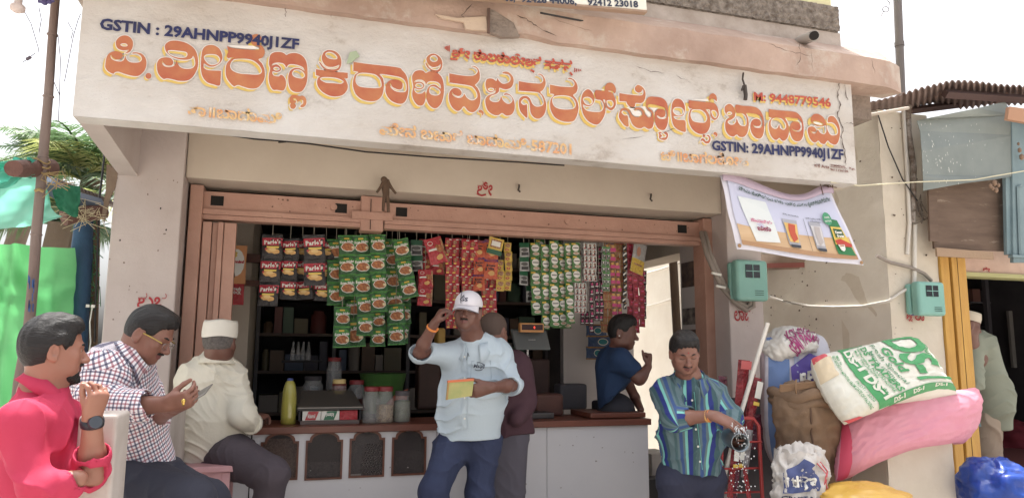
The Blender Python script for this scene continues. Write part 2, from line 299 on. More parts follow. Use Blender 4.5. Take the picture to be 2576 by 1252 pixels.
 (5, [[(1473,425),(1485,426),(1600,440),(1820,458),(1810,400),(1830,335),(1880,312),(1930,345),(1945,400),(1940,445),(1900,410),(1850,405),(1830,440),(1835,462),(1900,475),(1950,530),(1975,620),(1970,700),(1920,755),(1870,740),(1840,680),(1830,590),(1760,574),(1810,650),(1835,750),(1830,860),(1780,960),(1700,990),(1610,970),(1530,900),(1480,790),(1475,680),(1500,590),(1540,565),(1480,552)], [(1505,660),(1530,590),(1600,575),(1690,590),(1760,650),(1785,730),(1750,795),(1660,800),(1560,780),(1520,730)], [(1855,600),(1910,595),(1955,650),(1940,715),(1900,720),(1865,670)]]),
 (5, [[(1675,1130),(1680,1080),(1710,1060),(1740,1080),(1760,1110),(1800,1100),(1815,1060),(1800,1030),(1770,1020),(1800,1003),(1835,1040),(1840,1090),(1810,1140),(1760,1145),(1720,1110),(1690,1100)]]),
 (5, [circ(1730,1022,22)]),
 (5, [[(1920,952),(1955,985),(1950,1020),(1915,1045),(1925,1010),(1890,1000),(1890,970)]]),
 (6, [[(250,285),(300,285),(350,340),(375,430),(360,500),(300,545),(260,560),(250,590),(290,625),(350,620),(385,580),(398,520),(430,600),(480,645),(550,640),(565,570),(550,490),(490,435),(388,420),(380,297),(500,310),(680,325),(770,370),(830,460),(855,580),(855,720),(820,830),(760,860),(690,820),(640,740),(625,640),(650,560),(710,525),(780,545),(805,600),(780,645),(720,650),(670,630),(700,670),(770,680),(820,650),(825,560),(790,480),(700,445),(560,435),(590,520),(598,640),(570,770),(510,830),(440,825),(400,790),(340,825),(270,800),(220,730),(205,640),(215,560),(250,520),(310,490),(335,460),(280,490),(230,460),(200,400),(200,330)], [(230,435),(260,408),(310,415),(320,445),(280,470),(240,462)]]),
 (6, [[(933,363),(945,366),(1100,385),(1330,405),(1420,440),(1490,530),(1515,650),(1510,790),(1470,880),(1400,905),(1330,860),(1290,760),(1280,670),(1310,595),(1370,572),(1440,600),(1465,660),(1440,715),(1380,720),(1320,695),(1350,730),(1430,742),(1485,700),(1480,600),(1430,530),(1340,515),(1210,505),(1250,600),(1270,700),(1255,820),(1200,890),(1150,885),(1110,845),(1060,880),(1000,850),(950,760),(930,650),(945,560),(990,507),(938,492)], [(965,600),(985,535),(1050,505),(1140,520),(1205,590),(1225,660),(1190,710),(1130,690),(1107,620),(1080,680),(1030,695),(980,660)]]),
 (6, [[(1640,500),(1690,450),(1760,448),(1840,500),(1890,590),(1910,700),(1960,790),(2020,805),(2080,780),(2085,700),(2040,620),(1980,585),(1920,585),(1925,510),(1970,480),(2030,500),(2090,590),(2120,700),(2115,830),(2080,930),(2030,960),(1960,930),(1915,890),(1860,950),(1800,930),(1760,890),(1700,925),(1630,870),(1590,770),(1585,690),(1630,655),(1690,665),(1725,710),(1710,745),(1650,740),(1620,710),(1650,760),(1710,770),(1750,710),(1790,760),(1850,785),(1890,750),(1895,680),(1880,630),(1830,655),(1740,650),(1670,610),(1635,560)], [(1665,580),(1700,560),(1780,575),(1840,610),(1830,640),(1760,640),(1690,615)]]),
]
K1 = .2396166 * .62891
def tile_uv(t, x, y): return TILES[t][0] * .62891 + x * K1, TILES[t][1] * .62891 + y * K1
def paint_glyphs(Y, red, yellow, white, parent):
    for nm, m, dx, dy, e, lay in (('painted_shadow', yellow, -46, 44, 2, 1), ('painted_outline', white, 0, 0, 15, 2), ('painted_letter', red, 0, 0, 0, 3)):
        for t, cs in GLYPHS:
            out = []
            for i, c in enumerate(cs):
                c = catmull(c, 4)
                s = 1 if area2(c) > 0 else -1
                e2 = e * (min(1, .55 if len(cs[0]) < 12 else 1))
                c = grow(c, s * e2 * (1 if i == 0 else -1))
                out.append(c + (np.array([dx, dy]) * (1 if area2(catmull(cs[0])) > 9e4 or area2(catmull(cs[0])) < -9e4 else .6)))
            V, F = fill2d(out)
            V3 = [P(*tile_uv(t, x, y), Y=Y) + Vector((0, -.0013 * lay, 0)) for x, y in V]
            part(nm, m, parent, V3, F)
# ================================================================= materials of the place
wall_pink = mat('wall_pink', srgb(210, 198, 194), .85, srgb(192, 176, 170), 3, .6, bump=.35, bscale=22, col3=srgb(150, 132, 120), s3=5, thr3=.66)
wall_cream = mat('wall_cream', srgb(214, 200, 182), .85, srgb(198, 182, 164), 2.5, .6, bump=.2, bscale=25)
fascia_white = mat('fascia_white', srgb(222, 219, 216), .85, srgb(196, 184, 172), 1.6, .45, bump=.7, bscale=9, stretch=(1, 1, 1.6), col3=srgb(156, 140, 126), s3=3.2, thr3=.58, t3w=.2, bdist=.02)
cornice_m = mat('cornice_plaster', srgb(206, 176, 158), .85, srgb(162, 132, 116), 2.4, .5, bump=.6, bscale=14, col3=srgb(214, 204, 190), s3=2.6, thr3=.55, t3w=.2, bdist=.02)
concrete = mat('raw_concrete', srgb(178, 160, 146), .95, srgb(134, 118, 106), 9, .6, bump=1, bscale=30, bdist=.03)
rough_m = mat('rough_plaster', srgb(186, 172, 158), .95, srgb(120, 106, 94), 26, .35, bump=1, bscale=34, bdist=.05)
yellow_wall = mat('yellow_wall', srgb(238, 228, 176), .8, srgb(228, 216, 160), 3, .6, bump=.2)
alley_m = mat('lumpy_whitewash', srgb(246, 240, 226), .9, srgb(232, 222, 206), 3, .5, bump=.22, bscale=4, bdist=.04, col3=srgb(120, 98, 80), s3=16, thr3=.70, t3w=.05)
nb_front = mat('neighbour_white', srgb(232, 222, 204), .85, srgb(214, 200, 178), 4, .6, bump=.5, bscale=12, col3=srgb(160, 130, 104), s3=12, thr3=.70)
pink_wood = mat('pink_wood', srgb(208, 160, 138), .55, srgb(184, 134, 114), 5, .6, bump=.4, bscale=30, stretch=(1, 1, 1), col3=srgb(112, 78, 62), s3=14, thr3=.69, t3w=.04)
hole_m = mat('dark_hollow', (.012, .010, .009), .9)
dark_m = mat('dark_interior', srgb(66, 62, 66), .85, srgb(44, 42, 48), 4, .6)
floor_m = mat('shop_floor', srgb(120, 110, 100), .8, srgb(90, 82, 74), 6)
ground_m = mat('dusty_ground', srgb(190, 182, 172), .95, srgb(168, 158, 146), 1.5, .7, bump=.6, bscale=18)
counter_w = mat('white_laminate', srgb(222, 221, 226), .35, srgb(212, 211, 218), 2, .7, bump=.05, bscale=8)
counter_t = mat('brown_top', srgb(140, 78, 58), .4, srgb(104, 54, 40), 9, .6, stretch=(.3, 1, 1))
frame_br = mat('window_wood', srgb(128, 66, 38), .45, srgb(90, 42, 24), 20)
glass_m = mat('dim_glass', (.10, .085, .085), .2, alpha=.5, spec=.15)
mkg = lambda n, c, r=.5, **k: mat(n, srgb(*c), r, **k)
red_paint = mkg('red_paint', (190, 88, 58), .8, col2=srgb(208, 134, 76), scale=7, amt=.45, col3=srgb(220, 150, 90), s3=14, thr3=.66)
yel_paint = mkg('yellow_paint', (232, 184, 44), .75, col2=srgb(222, 196, 96), scale=5)
wht_paint = mkg('white_paint', (236, 228, 220), .75)
blue_paint = mkg('blue_paint', (34, 44, 106), .7, col2=srgb(48, 50, 84), scale=8)
dred_paint = mkg('deep_red_paint', (184, 40, 48), .7)
fade_or = mkg('faded_orange', (226, 150, 92), .8, col2=srgb(232, 196, 130), scale=16, amt=.25, col3=srgb(226, 218, 208), s3=30, thr3=.55)
fade_red = mkg('letter_red', (192, 62, 50), .7, col2=srgb(206, 92, 60), scale=10)
YF, YP, YB, YS = 3.63, 4.6, 4.65, 4.85
ZFB = 2.45
# ---- ground
g = part('ground', ground_m, thing('ground', None, None), [(-120, -120, 0), (160, -120, 0), (160, 160, 0), (-120, 160, 0)], [(0, 1, 2, 3)])
gr = g.parent; g.parent = None; bpy.data.objects.remove(gr); g.name = 'ground'; g['kind'] = 'structure'
# ---- the shop building
shop = thing('shop_building', 'plastered grocery shop building with hand-painted orange lettering on a white fascia above its wide opening', 'shop building', (1.2, 5.6, 0))
XL, XR = -1.0, 3.35
b = MB(); b.box((XL - .02, YP, 0), (-.655, 7.4, 2.9)); bevel(b.build('left_pillar', wall_pink, shop), .008)
def ragged(seed, path, r):
    rr = random.Random(seed); out = []
    for a, c in zip(path[:-1], path[1:]):
        for t in (0, .25, .5, .75): out.append(Vector(a).lerp(Vector(c), t) + Vector((rr.uniform(-r, r), 0, rr.uniform(-r, r))))
    out.append(Vector(path[-1])); return out
def crack(parent, pts, wd, Y, m, seed=1):
    wd = wd * .5; pp = ragged(seed, [P(u, v, Y=Y) for u, v in pts], .006); V = []; F = []; rr = random.Random(seed)
    for i, p in enumerate(pp):
        t = pp[min(i + 1, len(pp) - 1)] - pp[max(0, i - 1)]; n = Vector((-t.z, 0, t.x)).normalized(); k = wd * rr.uniform(.25, 1.2) * (1 if 0 < i < len(pp) - 1 else .1)
        V += [p + n * k + Vector((0, -.004, 0)), p - n * k + Vector((0, -.004, 0))]
    F = [(2 * i, 2 * i + 1, 2 * i + 3, 2 * i + 2) for i in range(len(pp) - 1)]
    return part('crack', m, parent, V, F)
# right pillar, beam, back, sides of the room
b = MB(); b.box((3.04, YP, 0), (3.33, 5.29, 2.9)); rp = bevel(b.build('right_pillar', wall_pink, shop), .008)
b = MB(); b.box((3.06, 5.292, 2.22), (3.33, 6.75, 2.9)); b.box((3.06, 6.75, 0), (3.33, 7.4, 2.9)); b.build('side_wall', wall_cream, shop)
b = MB(); b.box((-.652, YB, 2.425), (3.037, YB + .35, 2.9)); bevel(b.build('lintel_beam', wall_cream, shop), .006)
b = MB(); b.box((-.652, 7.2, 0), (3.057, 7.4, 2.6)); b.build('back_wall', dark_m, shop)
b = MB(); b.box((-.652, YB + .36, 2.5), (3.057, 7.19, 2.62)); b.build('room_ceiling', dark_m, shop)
b = MB(); b.box((-.652, YS, 0), (3.037, 7.19, .1)); b.build('shop_floor', floor_m, shop)
b = MB(); b.box((-.65, 5.62, .1), (-.30, 7.19, 2.5)); b.build('inner_wall', wall_cream, shop)
b = MB(); b.box((-.648, 5.55, 2.03), (-.24, 5.612, 2.09)); b.box((-.648, 5.56, 1.86), (-.24, 5.612, 1.90)); b.build('wall_rail', frame_br, shop)
b = MB(); b.box((2.36, 6.2, .1), (3.055, 6.28, 2.5)); b.build('partition', mkg('inner_white', (226, 220, 220), .8), shop)
# slab that carries the fascia, bracket walls
b = MB(); b.box((XL, 3.76, 2.72), (XR, YP + .6, 2.9)); b.build('canopy_slab', wall_cream, shop)
for x0, nm in ((XL, 'bracket_wall'), (XR - .1, 'bracket_wall')):
    b = MB(); b.prism([(x0, 3.75, ZFB), (x0, YP - .002, 2.40), (x0, YP - .002, 2.9), (x0, 3.75, 2.9)], (.10, 0, 0)); b.build(nm, wall_pink if x0 < 0 else wall_cream, shop)
fascia = None
b = MB()
# fascia as a finely uneven plastered slab
V, F = grid_surface(lambda u, v: Vector((XL + (XR - XL) * u, YF + .0018 * vnoise(u * 26, v * 7, 3) * (0 if u in (0, 1) else 1), ZFB + (3.12 - ZFB) * v)), 150, 24)
b.add(V, F, 0, True)
b.box((XL, YF + .012, ZFB), (XR, YF + .12, 3.12))
fascia = b.build('fascia', fascia_white, shop)
paint_glyphs(YF - .0028, red_paint, yel_paint, wht_paint, fascia)
# ---- cornice
YC = 3.57
def cornice():
    b = MB(); n = 120; prof = [(YC, 3.09), (YC, 3.27), (YC + .02, 3.285), (3.80, 3.44), (3.80, 3.11)]
    x0, x1 = XL - .45, 3.76; V = []; F = []
    for i in range(n + 1):
        x = x0 + (x1 - x0) * i / n; e = 1 if i in (0, n) else 0
        for k, (y, z) in enumerate(prof):
            dx = 0
            ky = y + (.07 * max(0, (x - 3.5) / .26) ** 2 if y < 3.7 else 0)
            dz = .010 * vnoise(x * 5, k, 1) if k in (0, 1) else 0
            if k == 0 and (1.02 < x < 1.34): dz += .018 * math.sin((x - 1.02) / .32 * math.pi)
            V.append(Vector((x, ky + (.006 * vnoise(x * 7, k, 8) if k < 2 else 0), z + dz)))
    m = len(prof)
    for i in range(n):
        for k in range(m):
            k2 = (k + 1) % m; F.append((i * m + k, (i + 1) * m + k, (i + 1) * m + k2, i * m + k2))
    F += [tuple(range(m)), tuple(range(n * m, n * m + m))[::-1]]
    b.add(V, F); return b.build('cornice', cornice_m, shop)
cor = cornice()
b = MB(); b.box((XR + .003, 3.80, 2.95), (3.66, 5.2, 3.11)); b.build('side_slab', concrete, shop)
# broken place in the cornice with bare concrete and rods
q = [P(1150, 22, Y=YC - .012), P(1216, 20, Y=YC - .012), P(1296, 62, Y=YC - .012), P(1300, 92, Y=YC - .012), P(1240, 88, Y=YC - .012), P(1232, 60, Y=YC - .012), P(1180, 52, Y=YC - .012)]
b = MB(); b.prism([P(*p, Y=YC - .008) for p in ((1226, 26), (1240, 24), (1292, 58), (1308, 92), (1262, 93), (1228, 78))], (0, .03, 0)); bp_ = b.build('broken_patch', concrete, cor)
b = MB(); b.tube([P(1230, 22, Y=YC - .03), P(1229, 84, Y=YC - .03)], .008); b.build('steel_rod', mkg('rusty_steel', (104, 78, 66), .8), cor)
b = MB(); b.prism([P(*p, Y=YC - .02) for p in ((1096, 36), (1150, 46), (1222, 42), (1228, 78), (1172, 74), (1166, 56), (1110, 46))], (0, .014, 0)); b.build('plaster_flake', mkg('flake', (212, 186, 160), .9, bump=.5), cor)
blk = mkg('crack_black', (92, 74, 64), .95)
for i, (pts, wd) in enumerate([([(1186, 12), (1160, 40), (1176, 58), (1172, 74)], .006), ([(1300, 40), (1330, 52), (1352, 70), (1400, 92)], .006), ([(2010, 108), (2012, 150), (2003, 166)], .004), ([(2040, 130), (2044, 176)], .003), ([(2192, 146), (2200, 190)], .007), ([(1932, 112), (1960, 122), (2002, 134), (2044, 142)], .003), ([(1392, 48), (1450, 70), (1490, 80)], .002)]):
    crack(cor, pts, wd, YC - .012, blk, i)
for i, (pts, wd) in enumerate([([(2112, 205), (2106, 240), (2112, 262), (2104, 292), (2120, 320), (2116, 345), (2122, 372), (2127, 402), (2126, 418)], .0075), ([(2125, 208), (2127, 246), (2134, 252)], .006), ([(2120, 312), (2138, 308), (2152, 315)], .004), ([(1600, 168), (1640, 182), (1672, 184)], .003), ([(1700, 190), (1722, 200), (1740, 212)], .003), ([(719, 16), (722, 34), (716, 44)], .006), ([(1660, 338), (1700, 324)], .003), ([(836, 29), (834, 46)], .003), ([(1560, 350), (1620, 342)], .003)]):
    crack(fascia, pts, wd, YF - .004, blk, 40 + i)
crack(shop, [(760, 205), (770, 200)], .001, YF - .004, blk, 3)
# ---- upper storey
uw = 3.80
b = MB(); b.box((XL - .3, uw, 3.44), (3.445, 7.4, 3.53)); b.build('plinth_band', mkg('upper_plaster', (206, 192, 182), .9, col2=srgb(170, 154, 140), bump=.8, bscale=20), shop)
V, F = grid_surface(lambda u, v: Vector((XL - .3 + (3.43 - XL + .3) * u, uw - .015 + .014 * vnoise(u * 190, v * 14, 5), 3.535 + .175 * v)), 260, 12)
b = MB(); b.add(V, F); b.box((XL - .3, uw + .002, 3.533), (3.43, 7.4, 3.712)); b.build('rough_band', rough_m, shop)
b = MB(); b.box((XL - .3, uw + .03, 3.714), (3.41, 7.4, 6.0)); b.build('upper_wall', yellow_wall, shop)
b = MB(); b.tube([P(2012, 104, Y=3.76), P(2048, 90, Y=3.5)], .034, 16); pp = b.build('drain_pipe', mkg('grey_pvc', (176, 170, 164), .5), shop)
b = MB(); b.tube([P(2040, 93.4, Y=3.55), P(2049, 89.8, Y=3.485)], .027, 14); b.build('pipe_mouth', hole_m, pp)
# ---- lettering with the built-in typeface
def line(parent, body, a, c, h0, h1=None, m=blue_paint, Y=YF - .0085, bold=.02, nm='painted_line'):
    dep = lambda q: Y / _ray(*q)[1]; s = dep(a); s1 = dep(c)
    mb = MB(); put_text(mb, body, P(*a, Y=Y), P(*c, Y=Y), h0 * s, (h1 or h0) * s1, bold); return mb.build(nm, m, parent)
line(fascia, 'GSTIN : 29AHNPP9940J1ZF', (250, 73), (752, 124), 28, 26, bold=.038)
line(fascia, 'GSTIN: 29AHNPP9940J1ZF', (1791, 377), (2123, 401), 24, 25, bold=.038)
line(fascia, 'M: 9448779546', (1895, 256), (2089, 273), 22, 23, m=yel_paint, Y=YF - .0072, bold=.045, nm='painted_line')
line(fascia, 'M: 9448779546', (1897, 252), (2091, 269), 21, 22, m=fade_red, bold=.03)
KA = dict(bold=.03)
def kann(parent, body, a, c, h, m, Y=YF - .0085, shadow=True, bold=.028):
    if shadow: line(parent, body, (a[0] - 3, a[1] + 7), (c[0] - 3, c[1] + 7), h, m=yel_paint, Y=Y + .001, bold=bold)
    return line(parent, body, a, c, h, m=m, Y=Y, bold=bold)
kann(fascia, 'ಶೀ ಕಾಲಕಾಲೇಶರ ಪಸನ', (1136, 142), (1440, 179), 23, fade_red, bold=.045)
for (a, c) in (((1133, 148), (1150, 150)), ((1335, 176), (1344, 181)), ((1384, 170), (1404, 172)), ((1434, 182), (1440, 190))):
    b = MB(); b.tube([P(*a, Y=YF - .008), P(*c, Y=YF - .008)], .006, 6); b.build('painted_line', fade_red, fascia)
b = MB()
for k in range(4): b.tube([P(1120 + k * 3.4, 118 - k, Y=YF - .008), P(1120 + k * 3.4, 124 + k * 2, Y=YF - .008)], .003, 5)
for k in range(4): b.tube([P(1446 + k * 5, 172 + k, Y=YF - .008), P(1446 + k * 5, 182 - k, Y=YF - .008)], .003, 5)
b.build('painted_line', fade_red, fascia)
kann(fascia, 'ತಾ॥ಬಾದಾಮಿ', (472, 289), (708, 312), 27, fade_or, shadow=False, bold=.03)
kann(fascia, 'ಮೇನ ಬಜಾರ ಬಾದಾಮಿ-587201', (954, 337), (1438, 389), 27, fade_or, shadow=False, bold=.03)
kann(fascia, 'ಜಿ॥ಬಾಗಲಕೋಟ', (1662, 402), (1884, 418), 25, fade_or, shadow=False, bold=.03)
brn = mkg('brown_paint', (130, 70, 52), .8)
line(fascia, 'ಹಕೆ Arts', (2048, 420), (2086, 424), 8, m=brn, bold=.02)
line(fascia, 'TEMMINAL', (2089, 418), (2128, 422), 5, m=brn, bold=.02); line(fascia, '9611156106.', (2089, 429), (2136, 434), 6, m=brn, bold=.02); line(fascia, 'Kgt.', (2137, 425), (2152, 428), 5, m=brn, bold=.02)
b = MB(); b.tube([P(2089, 420, Y=YF - .008), P(2130, 424, Y=YF - .008)], .0015, 5); b.build('painted_line', brn, fascia)
line(shop, 'ಶೀ', (1200, 490), (1239, 492), 33, m=dred_paint, Y=YB - .004, bold=.02)
b = MB(); b.tube([P(1200, 487, Y=YB - .004), P(1212, 492, Y=YB - .004), P(1222, 489, Y=YB - .004)], .006, 6); b.build('painted_line', dred_paint, shop)
line(shop, 'ಶುಭ', (344, 774), (419, 776), 35, m=dred_paint, Y=YP - .004, bold=.02)
line(shop, 'ಲಾಭ', (1848, 806), (1890, 805), 30, m=dred_paint, Y=YP - .004, bold=.015)
# pale green scrap of paper, little flakes
b = MB(); b.prism([P(*p, Y=YF - .02) for p in ((872, 160), (880, 132), (896, 128), (905, 142), (892, 150), (884, 158))], (0, .006, 0)); tag(b.build('paper_scrap', mkg('pale_green', (170, 186, 150), .9), org=P(885, 145, Y=YF)), 'small pale green paper scrap pasted on the fascia above the big orange letters', 'paper scrap')
# plaster damage on left pillar edge
b = MB(); b.prism([P(*p, Y=YP - .006) for p in ((268, 412), (298, 424), (290, 470), (276, 500), (262, 560), (256, 540), (266, 480))], (0, .012, 0)); b.build('broken_patch', mkg('bare_plaster', (156, 132, 110), .95, col2=srgb(120, 98, 80), bump=1), shop)
for u, v in ((418, 578), (404, 524), (302, 604)): b = MB(); b.ball(P(u, v, Y=YP), .0045, 0, 6, (1, .3, 1.5)); b.build('nail_hole', hole_m, shop)
for u, v in ((1306, 474), (1638, 497)): b = MB(); b.tube([P(u, v - 8, Y=YB), P(u, v - 6, Y=YB - .04), P(u - 2, v + 4, Y=YB - .05), P(u + 2, v + 8, Y=YB - .03)], .007, 6); b.build('iron_hook', mkg('dark_iron', (70, 60, 54), .7), shop)
# ---- wooden door frame
fr = thing('door_frame', 'salmon pink wooden frame of the wide shop opening with sockets and a centre joint', 'door frame', (1.2, YS, 0))
def rectb(u0, v0, u1, v1, Y0, Y1, m=0, b=None):
    """a bar lying in the facade between two picture corners"""
    b = b or MB(); a = P(u0, v0, Y=Y0); c = P(u1, v1, Y=Y0); b.box((a.x, Y0, a.z), (c.x, Y1, c.z), m); return b
zt, z1, z2, z3 = 2.425, 2.40, 2.26, 2.215
xa, xm0, xm1, xb = -.625, P(912, 520, Y=YS).x, P(960, 520, Y=YS).x, 2.97
for x0, x1 in ((xa, xm0), (xm1, xb)):
    b = MB(); b.box((x0, YS, z2), (x1, YS + .1, z1 - .01)); bm_ = bevel(b.build('header_board', pink_wood, fr), .004)
    b = MB(); b.box((x0 + .02, YS - .025, z2 - .02), (x1 - .01, YS + .08, z2 + .012)); b.build('header_moulding', pink_wood, bm_)
    b = MB(); b.box((x0 + .02, YS - .012, z3 - .005), (x1 - .01, YS + .08, z2 - .022)); b.build('header_moulding', pink_wood, bm_)
b = MB(); b.box((xm0 - .012, YS - .03, z3 - .03), (xm1 + .012, YS + .09, z1 + .02)); bevel(b.build('centre_joint', pink_wood, fr), .006)
b = MB(); b.box((xm0 - .07, YS - .045, z2 + .0), (xm1 + .07, YS - .031, z2 + .05)); b.build('joint_strap', pink_wood, fr)
b = MB(); b.box((xm0 + .05, YS - .036, z3 - .02), (xm0 + .054, YS - .031, z1)); b.build('joint_groove', hole_m, fr)
for x in (P(546, 514, Y=YS).x, P(858, 526, Y=YS).x, P(1010, 537, Y=YS).x, P(1716, 583, Y=YS).x):
    b = MB(); b.box((x - .038, YS - .004, 2.30), (x + .038, YS + .02, 2.362)); b.build('socket', hole_m, fr)
for x in (P(840, 506, Y=YS).x, P(1427, 570, Y=YS).x):
    b = MB(); b.lathe((x, YS - .012, 2.335), [(.022, 0), (.022, .012), (.012, .016)], 14, axis=(0, 1, 0)); b.build('knob_plate', pink_wood, fr)
for x in (-.64, 2.965):
    b = MB(); b.box((x, YS - .06, .1), (x + .075, YS + .1, zt - .01)); bevel(b.build('door_post', pink_wood, fr), .005)
b = MB()
for k, (x0, x1, dy) in enumerate(((-.56, -.505, 0), (-.505, -.47, .02), (-.47, -.435, -.015), (-.435, -.36, 0))):
    b = MB(); b.box((x0 + .0015, YS - .03 + dy, .1), (x1 - .0015, YS + .02 + dy, 2.19)); bevel(b.build('shutter_plank', pink_wood, fr), .003)
b = MB(); b.box((3.036, YS - .005, .1), (3.0395, YS + .1, 2.42)); b.build('gap', hole_m, fr)
# ---- counter
cn = thing('shop_counter', 'long white shop counter with brown wooden top and four arched display windows', 'counter', (1.1, 4.9, .1))
YK = 4.75
X0, X1 = P(636, 1080, Y=YK).x, 2.445
b = MB(); b.box((X0 - .38, YK - .03, .895), (X1 + .012, YK + .45, .938)); bevel(b.build('counter_top', counter_t, cn), .006, 3)
b = MB(); b.box((2.02, YK + .03, .942), (X1, YK + .42, .978)); bevel(b.build('raised_board', counter_t, cn), .006)
wins = [(655.7, 749, 1088, 1110, 1206), (769, 860.5, 1085, 1106, 1204), (879, 966.5, 1081, 1101, 1198), (985.5, 1071.5, 1078, 1098, 1193)]
def wshape(w, e=0, Y=YK):
    a = P(w[0], w[3], Y=Y); c = P(w[1], w[4], Y=Y); top = P(w[0], w[2], Y=Y).z; x0, x1 = a.x - e, c.x + e; zs = a.z + e; zb = c.z - e; s = .022; n = 12
    pts = [(x0, zb), (x1, zb), (x1, zs), (x1 - s, zs)]
    for i in range(1, n):
        t = math.pi * i / n; pts.append(((x0 + x1) / 2 + math.cos(t) * ((x1 - x0) / 2 - s), zs + math.sin(t) ** .8 * (top + e - zs)))
    return pts + [(x0 + s, zs), (x0, zs)]
def plate(contours, y0, y1, mb=None, m=0):
    mb = mb or MB(); V, F = fill2d([np.array(c) for c in contours])
    mb.add([(x, y0, z) for x, z in V], F, m); mb.add([(x, y1, z) for x, z in V], [f[::-1] for f in F], m)
    for c in contours:
        n = len(c); mb.add([(x, y0, z) for x, z in c] + [(x, y1, z) for x, z in c], [(i, (i + 1) % n, n + (i + 1) % n, n + i) for i in range(n)], m)
    return mb
xs = [X0, P(1098, 1100, Y=YK).x, P(1376, 1100, Y=YK).x, X1]
pan = [(xs[0], .1), (xs[1] - .0015, .1), (xs[1] - .0015, .893), (xs[0], .893)]
plate([pan] + [wshape(w, -.006) for w in wins], YK, YK + .012).build('front_panel', counter_w, cn)
for i in (1, 2):
    b = MB(); b.box((xs[i] + .0015, YK, .1), (xs[i + 1] - .0015, YK + .012, .893)); bevel(b.build('front_panel', counter_w, cn), .002)
b = MB(); b.box((X1 - .012, YK + .013, .1), (X1, YK + .44, .893)); b.build('side_panel', counter_w, cn)
b = MB(); b.box((X0 - .36, YK + .004, .1), (X0 - .008, YK + .016, .893)); b.build('front_panel', counter_w, cn)
b = MB(); b.box((X0 - .007, YK + .002, .1), (X0 - .0005, YK + .03, .893)); b.build('gap', hole_m, cn)
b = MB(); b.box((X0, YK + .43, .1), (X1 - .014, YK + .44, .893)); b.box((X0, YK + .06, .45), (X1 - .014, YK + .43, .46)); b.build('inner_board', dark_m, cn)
beans = [mkg('brown_lentils', (120, 78, 56), .7, col2=srgb(164, 120, 90), scale=90, amt=.2, bump=1, bscale=110), mkg('dark_seeds', (78, 66, 70), .6, col2=srgb(40, 34, 40), scale=60, amt=.2, bump=1), mkg('dark_nuts', (52, 36, 44), .4), mkg('dark_stock', (44, 34, 38), .7, bump=1)]
for k, wn in enumerate(wins):
    fo = plate([wshape(wn, -.002), wshape(wn, -.014)], YK - .010, YK + .004).build('window_frame', frame_br, cn)
    V, F = fill2d([np.array(wshape(wn, -.010))]); part('window_glass', glass_m, fo, [(x, YK + .002, z) for x, z in V], F)
    a = P(wn[0], wn[3], Y=YK); c = P(wn[1], wn[4], Y=YK); zt2 = [a.z + .02, c.z + .11, a.z + .02, c.z + .16][k]
    V, F = grid_surface(lambda u, v: Vector((a.x - .01 + (c.x - a.x + .02) * u, YK + .03 + .01 * vnoise(u * 9, v * 9, k) + .02 * v, c.z - .01 + (zt2 - c.z) * v)), 14, 14)
    pl = part('heaped_stock', beans[k], fo, V, F, smooth=True); pl['kind'] = 'stuff'
    if k == 2:
        b = MB(); rr = random.Random(4)
        for j in range(12):
            for i in range(9):
                x = a.x + .085 + i * .0165 + (j % 2) * .008; z = c.z + .012 + j * .0165
                if x < c.x - .005 and x > a.x + .075 + j * .002: b.ball((x, YK + .022 + rr.uniform(0, .008), z), .0098, 0, 6)
        ob = b.build('round_nuts', beans[2], fo); ob['kind'] = 'stuff'
        b = MB(); b.box((a.x + .005, YK + .01, c.z + .004), (a.x + .08, YK + .016, c.z + .022)); b.build('paper_slip', wht_paint, fo)
# ---- neighbouring shop on the right with its side wall
YN, XN = 4.25, 4.15
nb = thing('neighbour_shop', 'whitewashed neighbouring shop with yellow door posts and lumpy side wall behind the sacks', 'shop building', (5, 6, 0))
ztop = lambda y: 3.20 + .02 * (y - YN)
V, F = grid_surface(lambda u, v: Vector((XN + .006 * vnoise(u * 40, v * 14, 2), YN + 8 * u, 3.24 * v)), 110, 46); 
b = MB(); b.add(V, F, 0, True); b.box((XN + .03, YN + .03, 0), (XN + .2, 12.2, 3.2)); b.build('alley_wall', alley_m, nb)
xp = P(2358, 643, Y=YN).x
V, F = grid_surface(lambda u, v: Vector((XN + (xp - XN) * u, YN + .006 * vnoise(u * 6, v * 20, 7), 3.22 * v)), 10, 50)
b = MB(); b.add(V, F, 0, True); b.box((XN + .002, YN + .02, 0), (xp, YN + .5, 3.2)); b.build('corner_pillar', nb_front, nb)
yw = mkg('yellow_wood', (226, 170, 40), .55, col2=srgb(196, 138, 30), scale=6, stretch=(3, 1, .4), bump=.3, col3=srgb(110, 78, 40), s3=12, thr3=.7)
xd = [xp + .004, P(2378, 800, Y=YN).x - .02, P(2396, 800, Y=YN).x + .02, P(2432, 800, Y=YN).x + .04]
b = MB(); b.box((xp + .003, YN - .02, 0), (xp + .085, YN + .1, 2.28)); bevel(b.build('yellow_post', yw, nb), .005)
b = MB(); b.box((xp + .086, YN + .02, 0), (xp + .098, YN + .1, 2.2)); b.build('post_gap', hole_m, nb)
b = MB(); b.box((xp + .10, YN - .03, 0), (xp + .235, YN + .06, 2.24)); bevel(b.build('yellow_post', yw, nb), .005)
b = MB(); b.box((xp + .150, YN - .032, .0), (xp + .153, YN - .03, 2.2)); b.build('post_gap', hole_m, nb)
za, zb_ = P(2500, 642, Y=YN + .1).z, P(2500, 688, Y=YN + .1).z
b = MB(); b.box((xp + .24, YN + .08, zb_), (8, YN + .2, za + .1)); hb = b.build('pink_header', mkg('pale_pink', (226, 190, 168), .7, col2=srgb(206, 168, 148)), nb)
b = MB(); b.box((xp + .24, YN + .06, zb_ - .035), (8, YN + .2, zb_ - .002)); b.build('header_strip', mkg('pale_olive', (190, 186, 120), .6), nb)
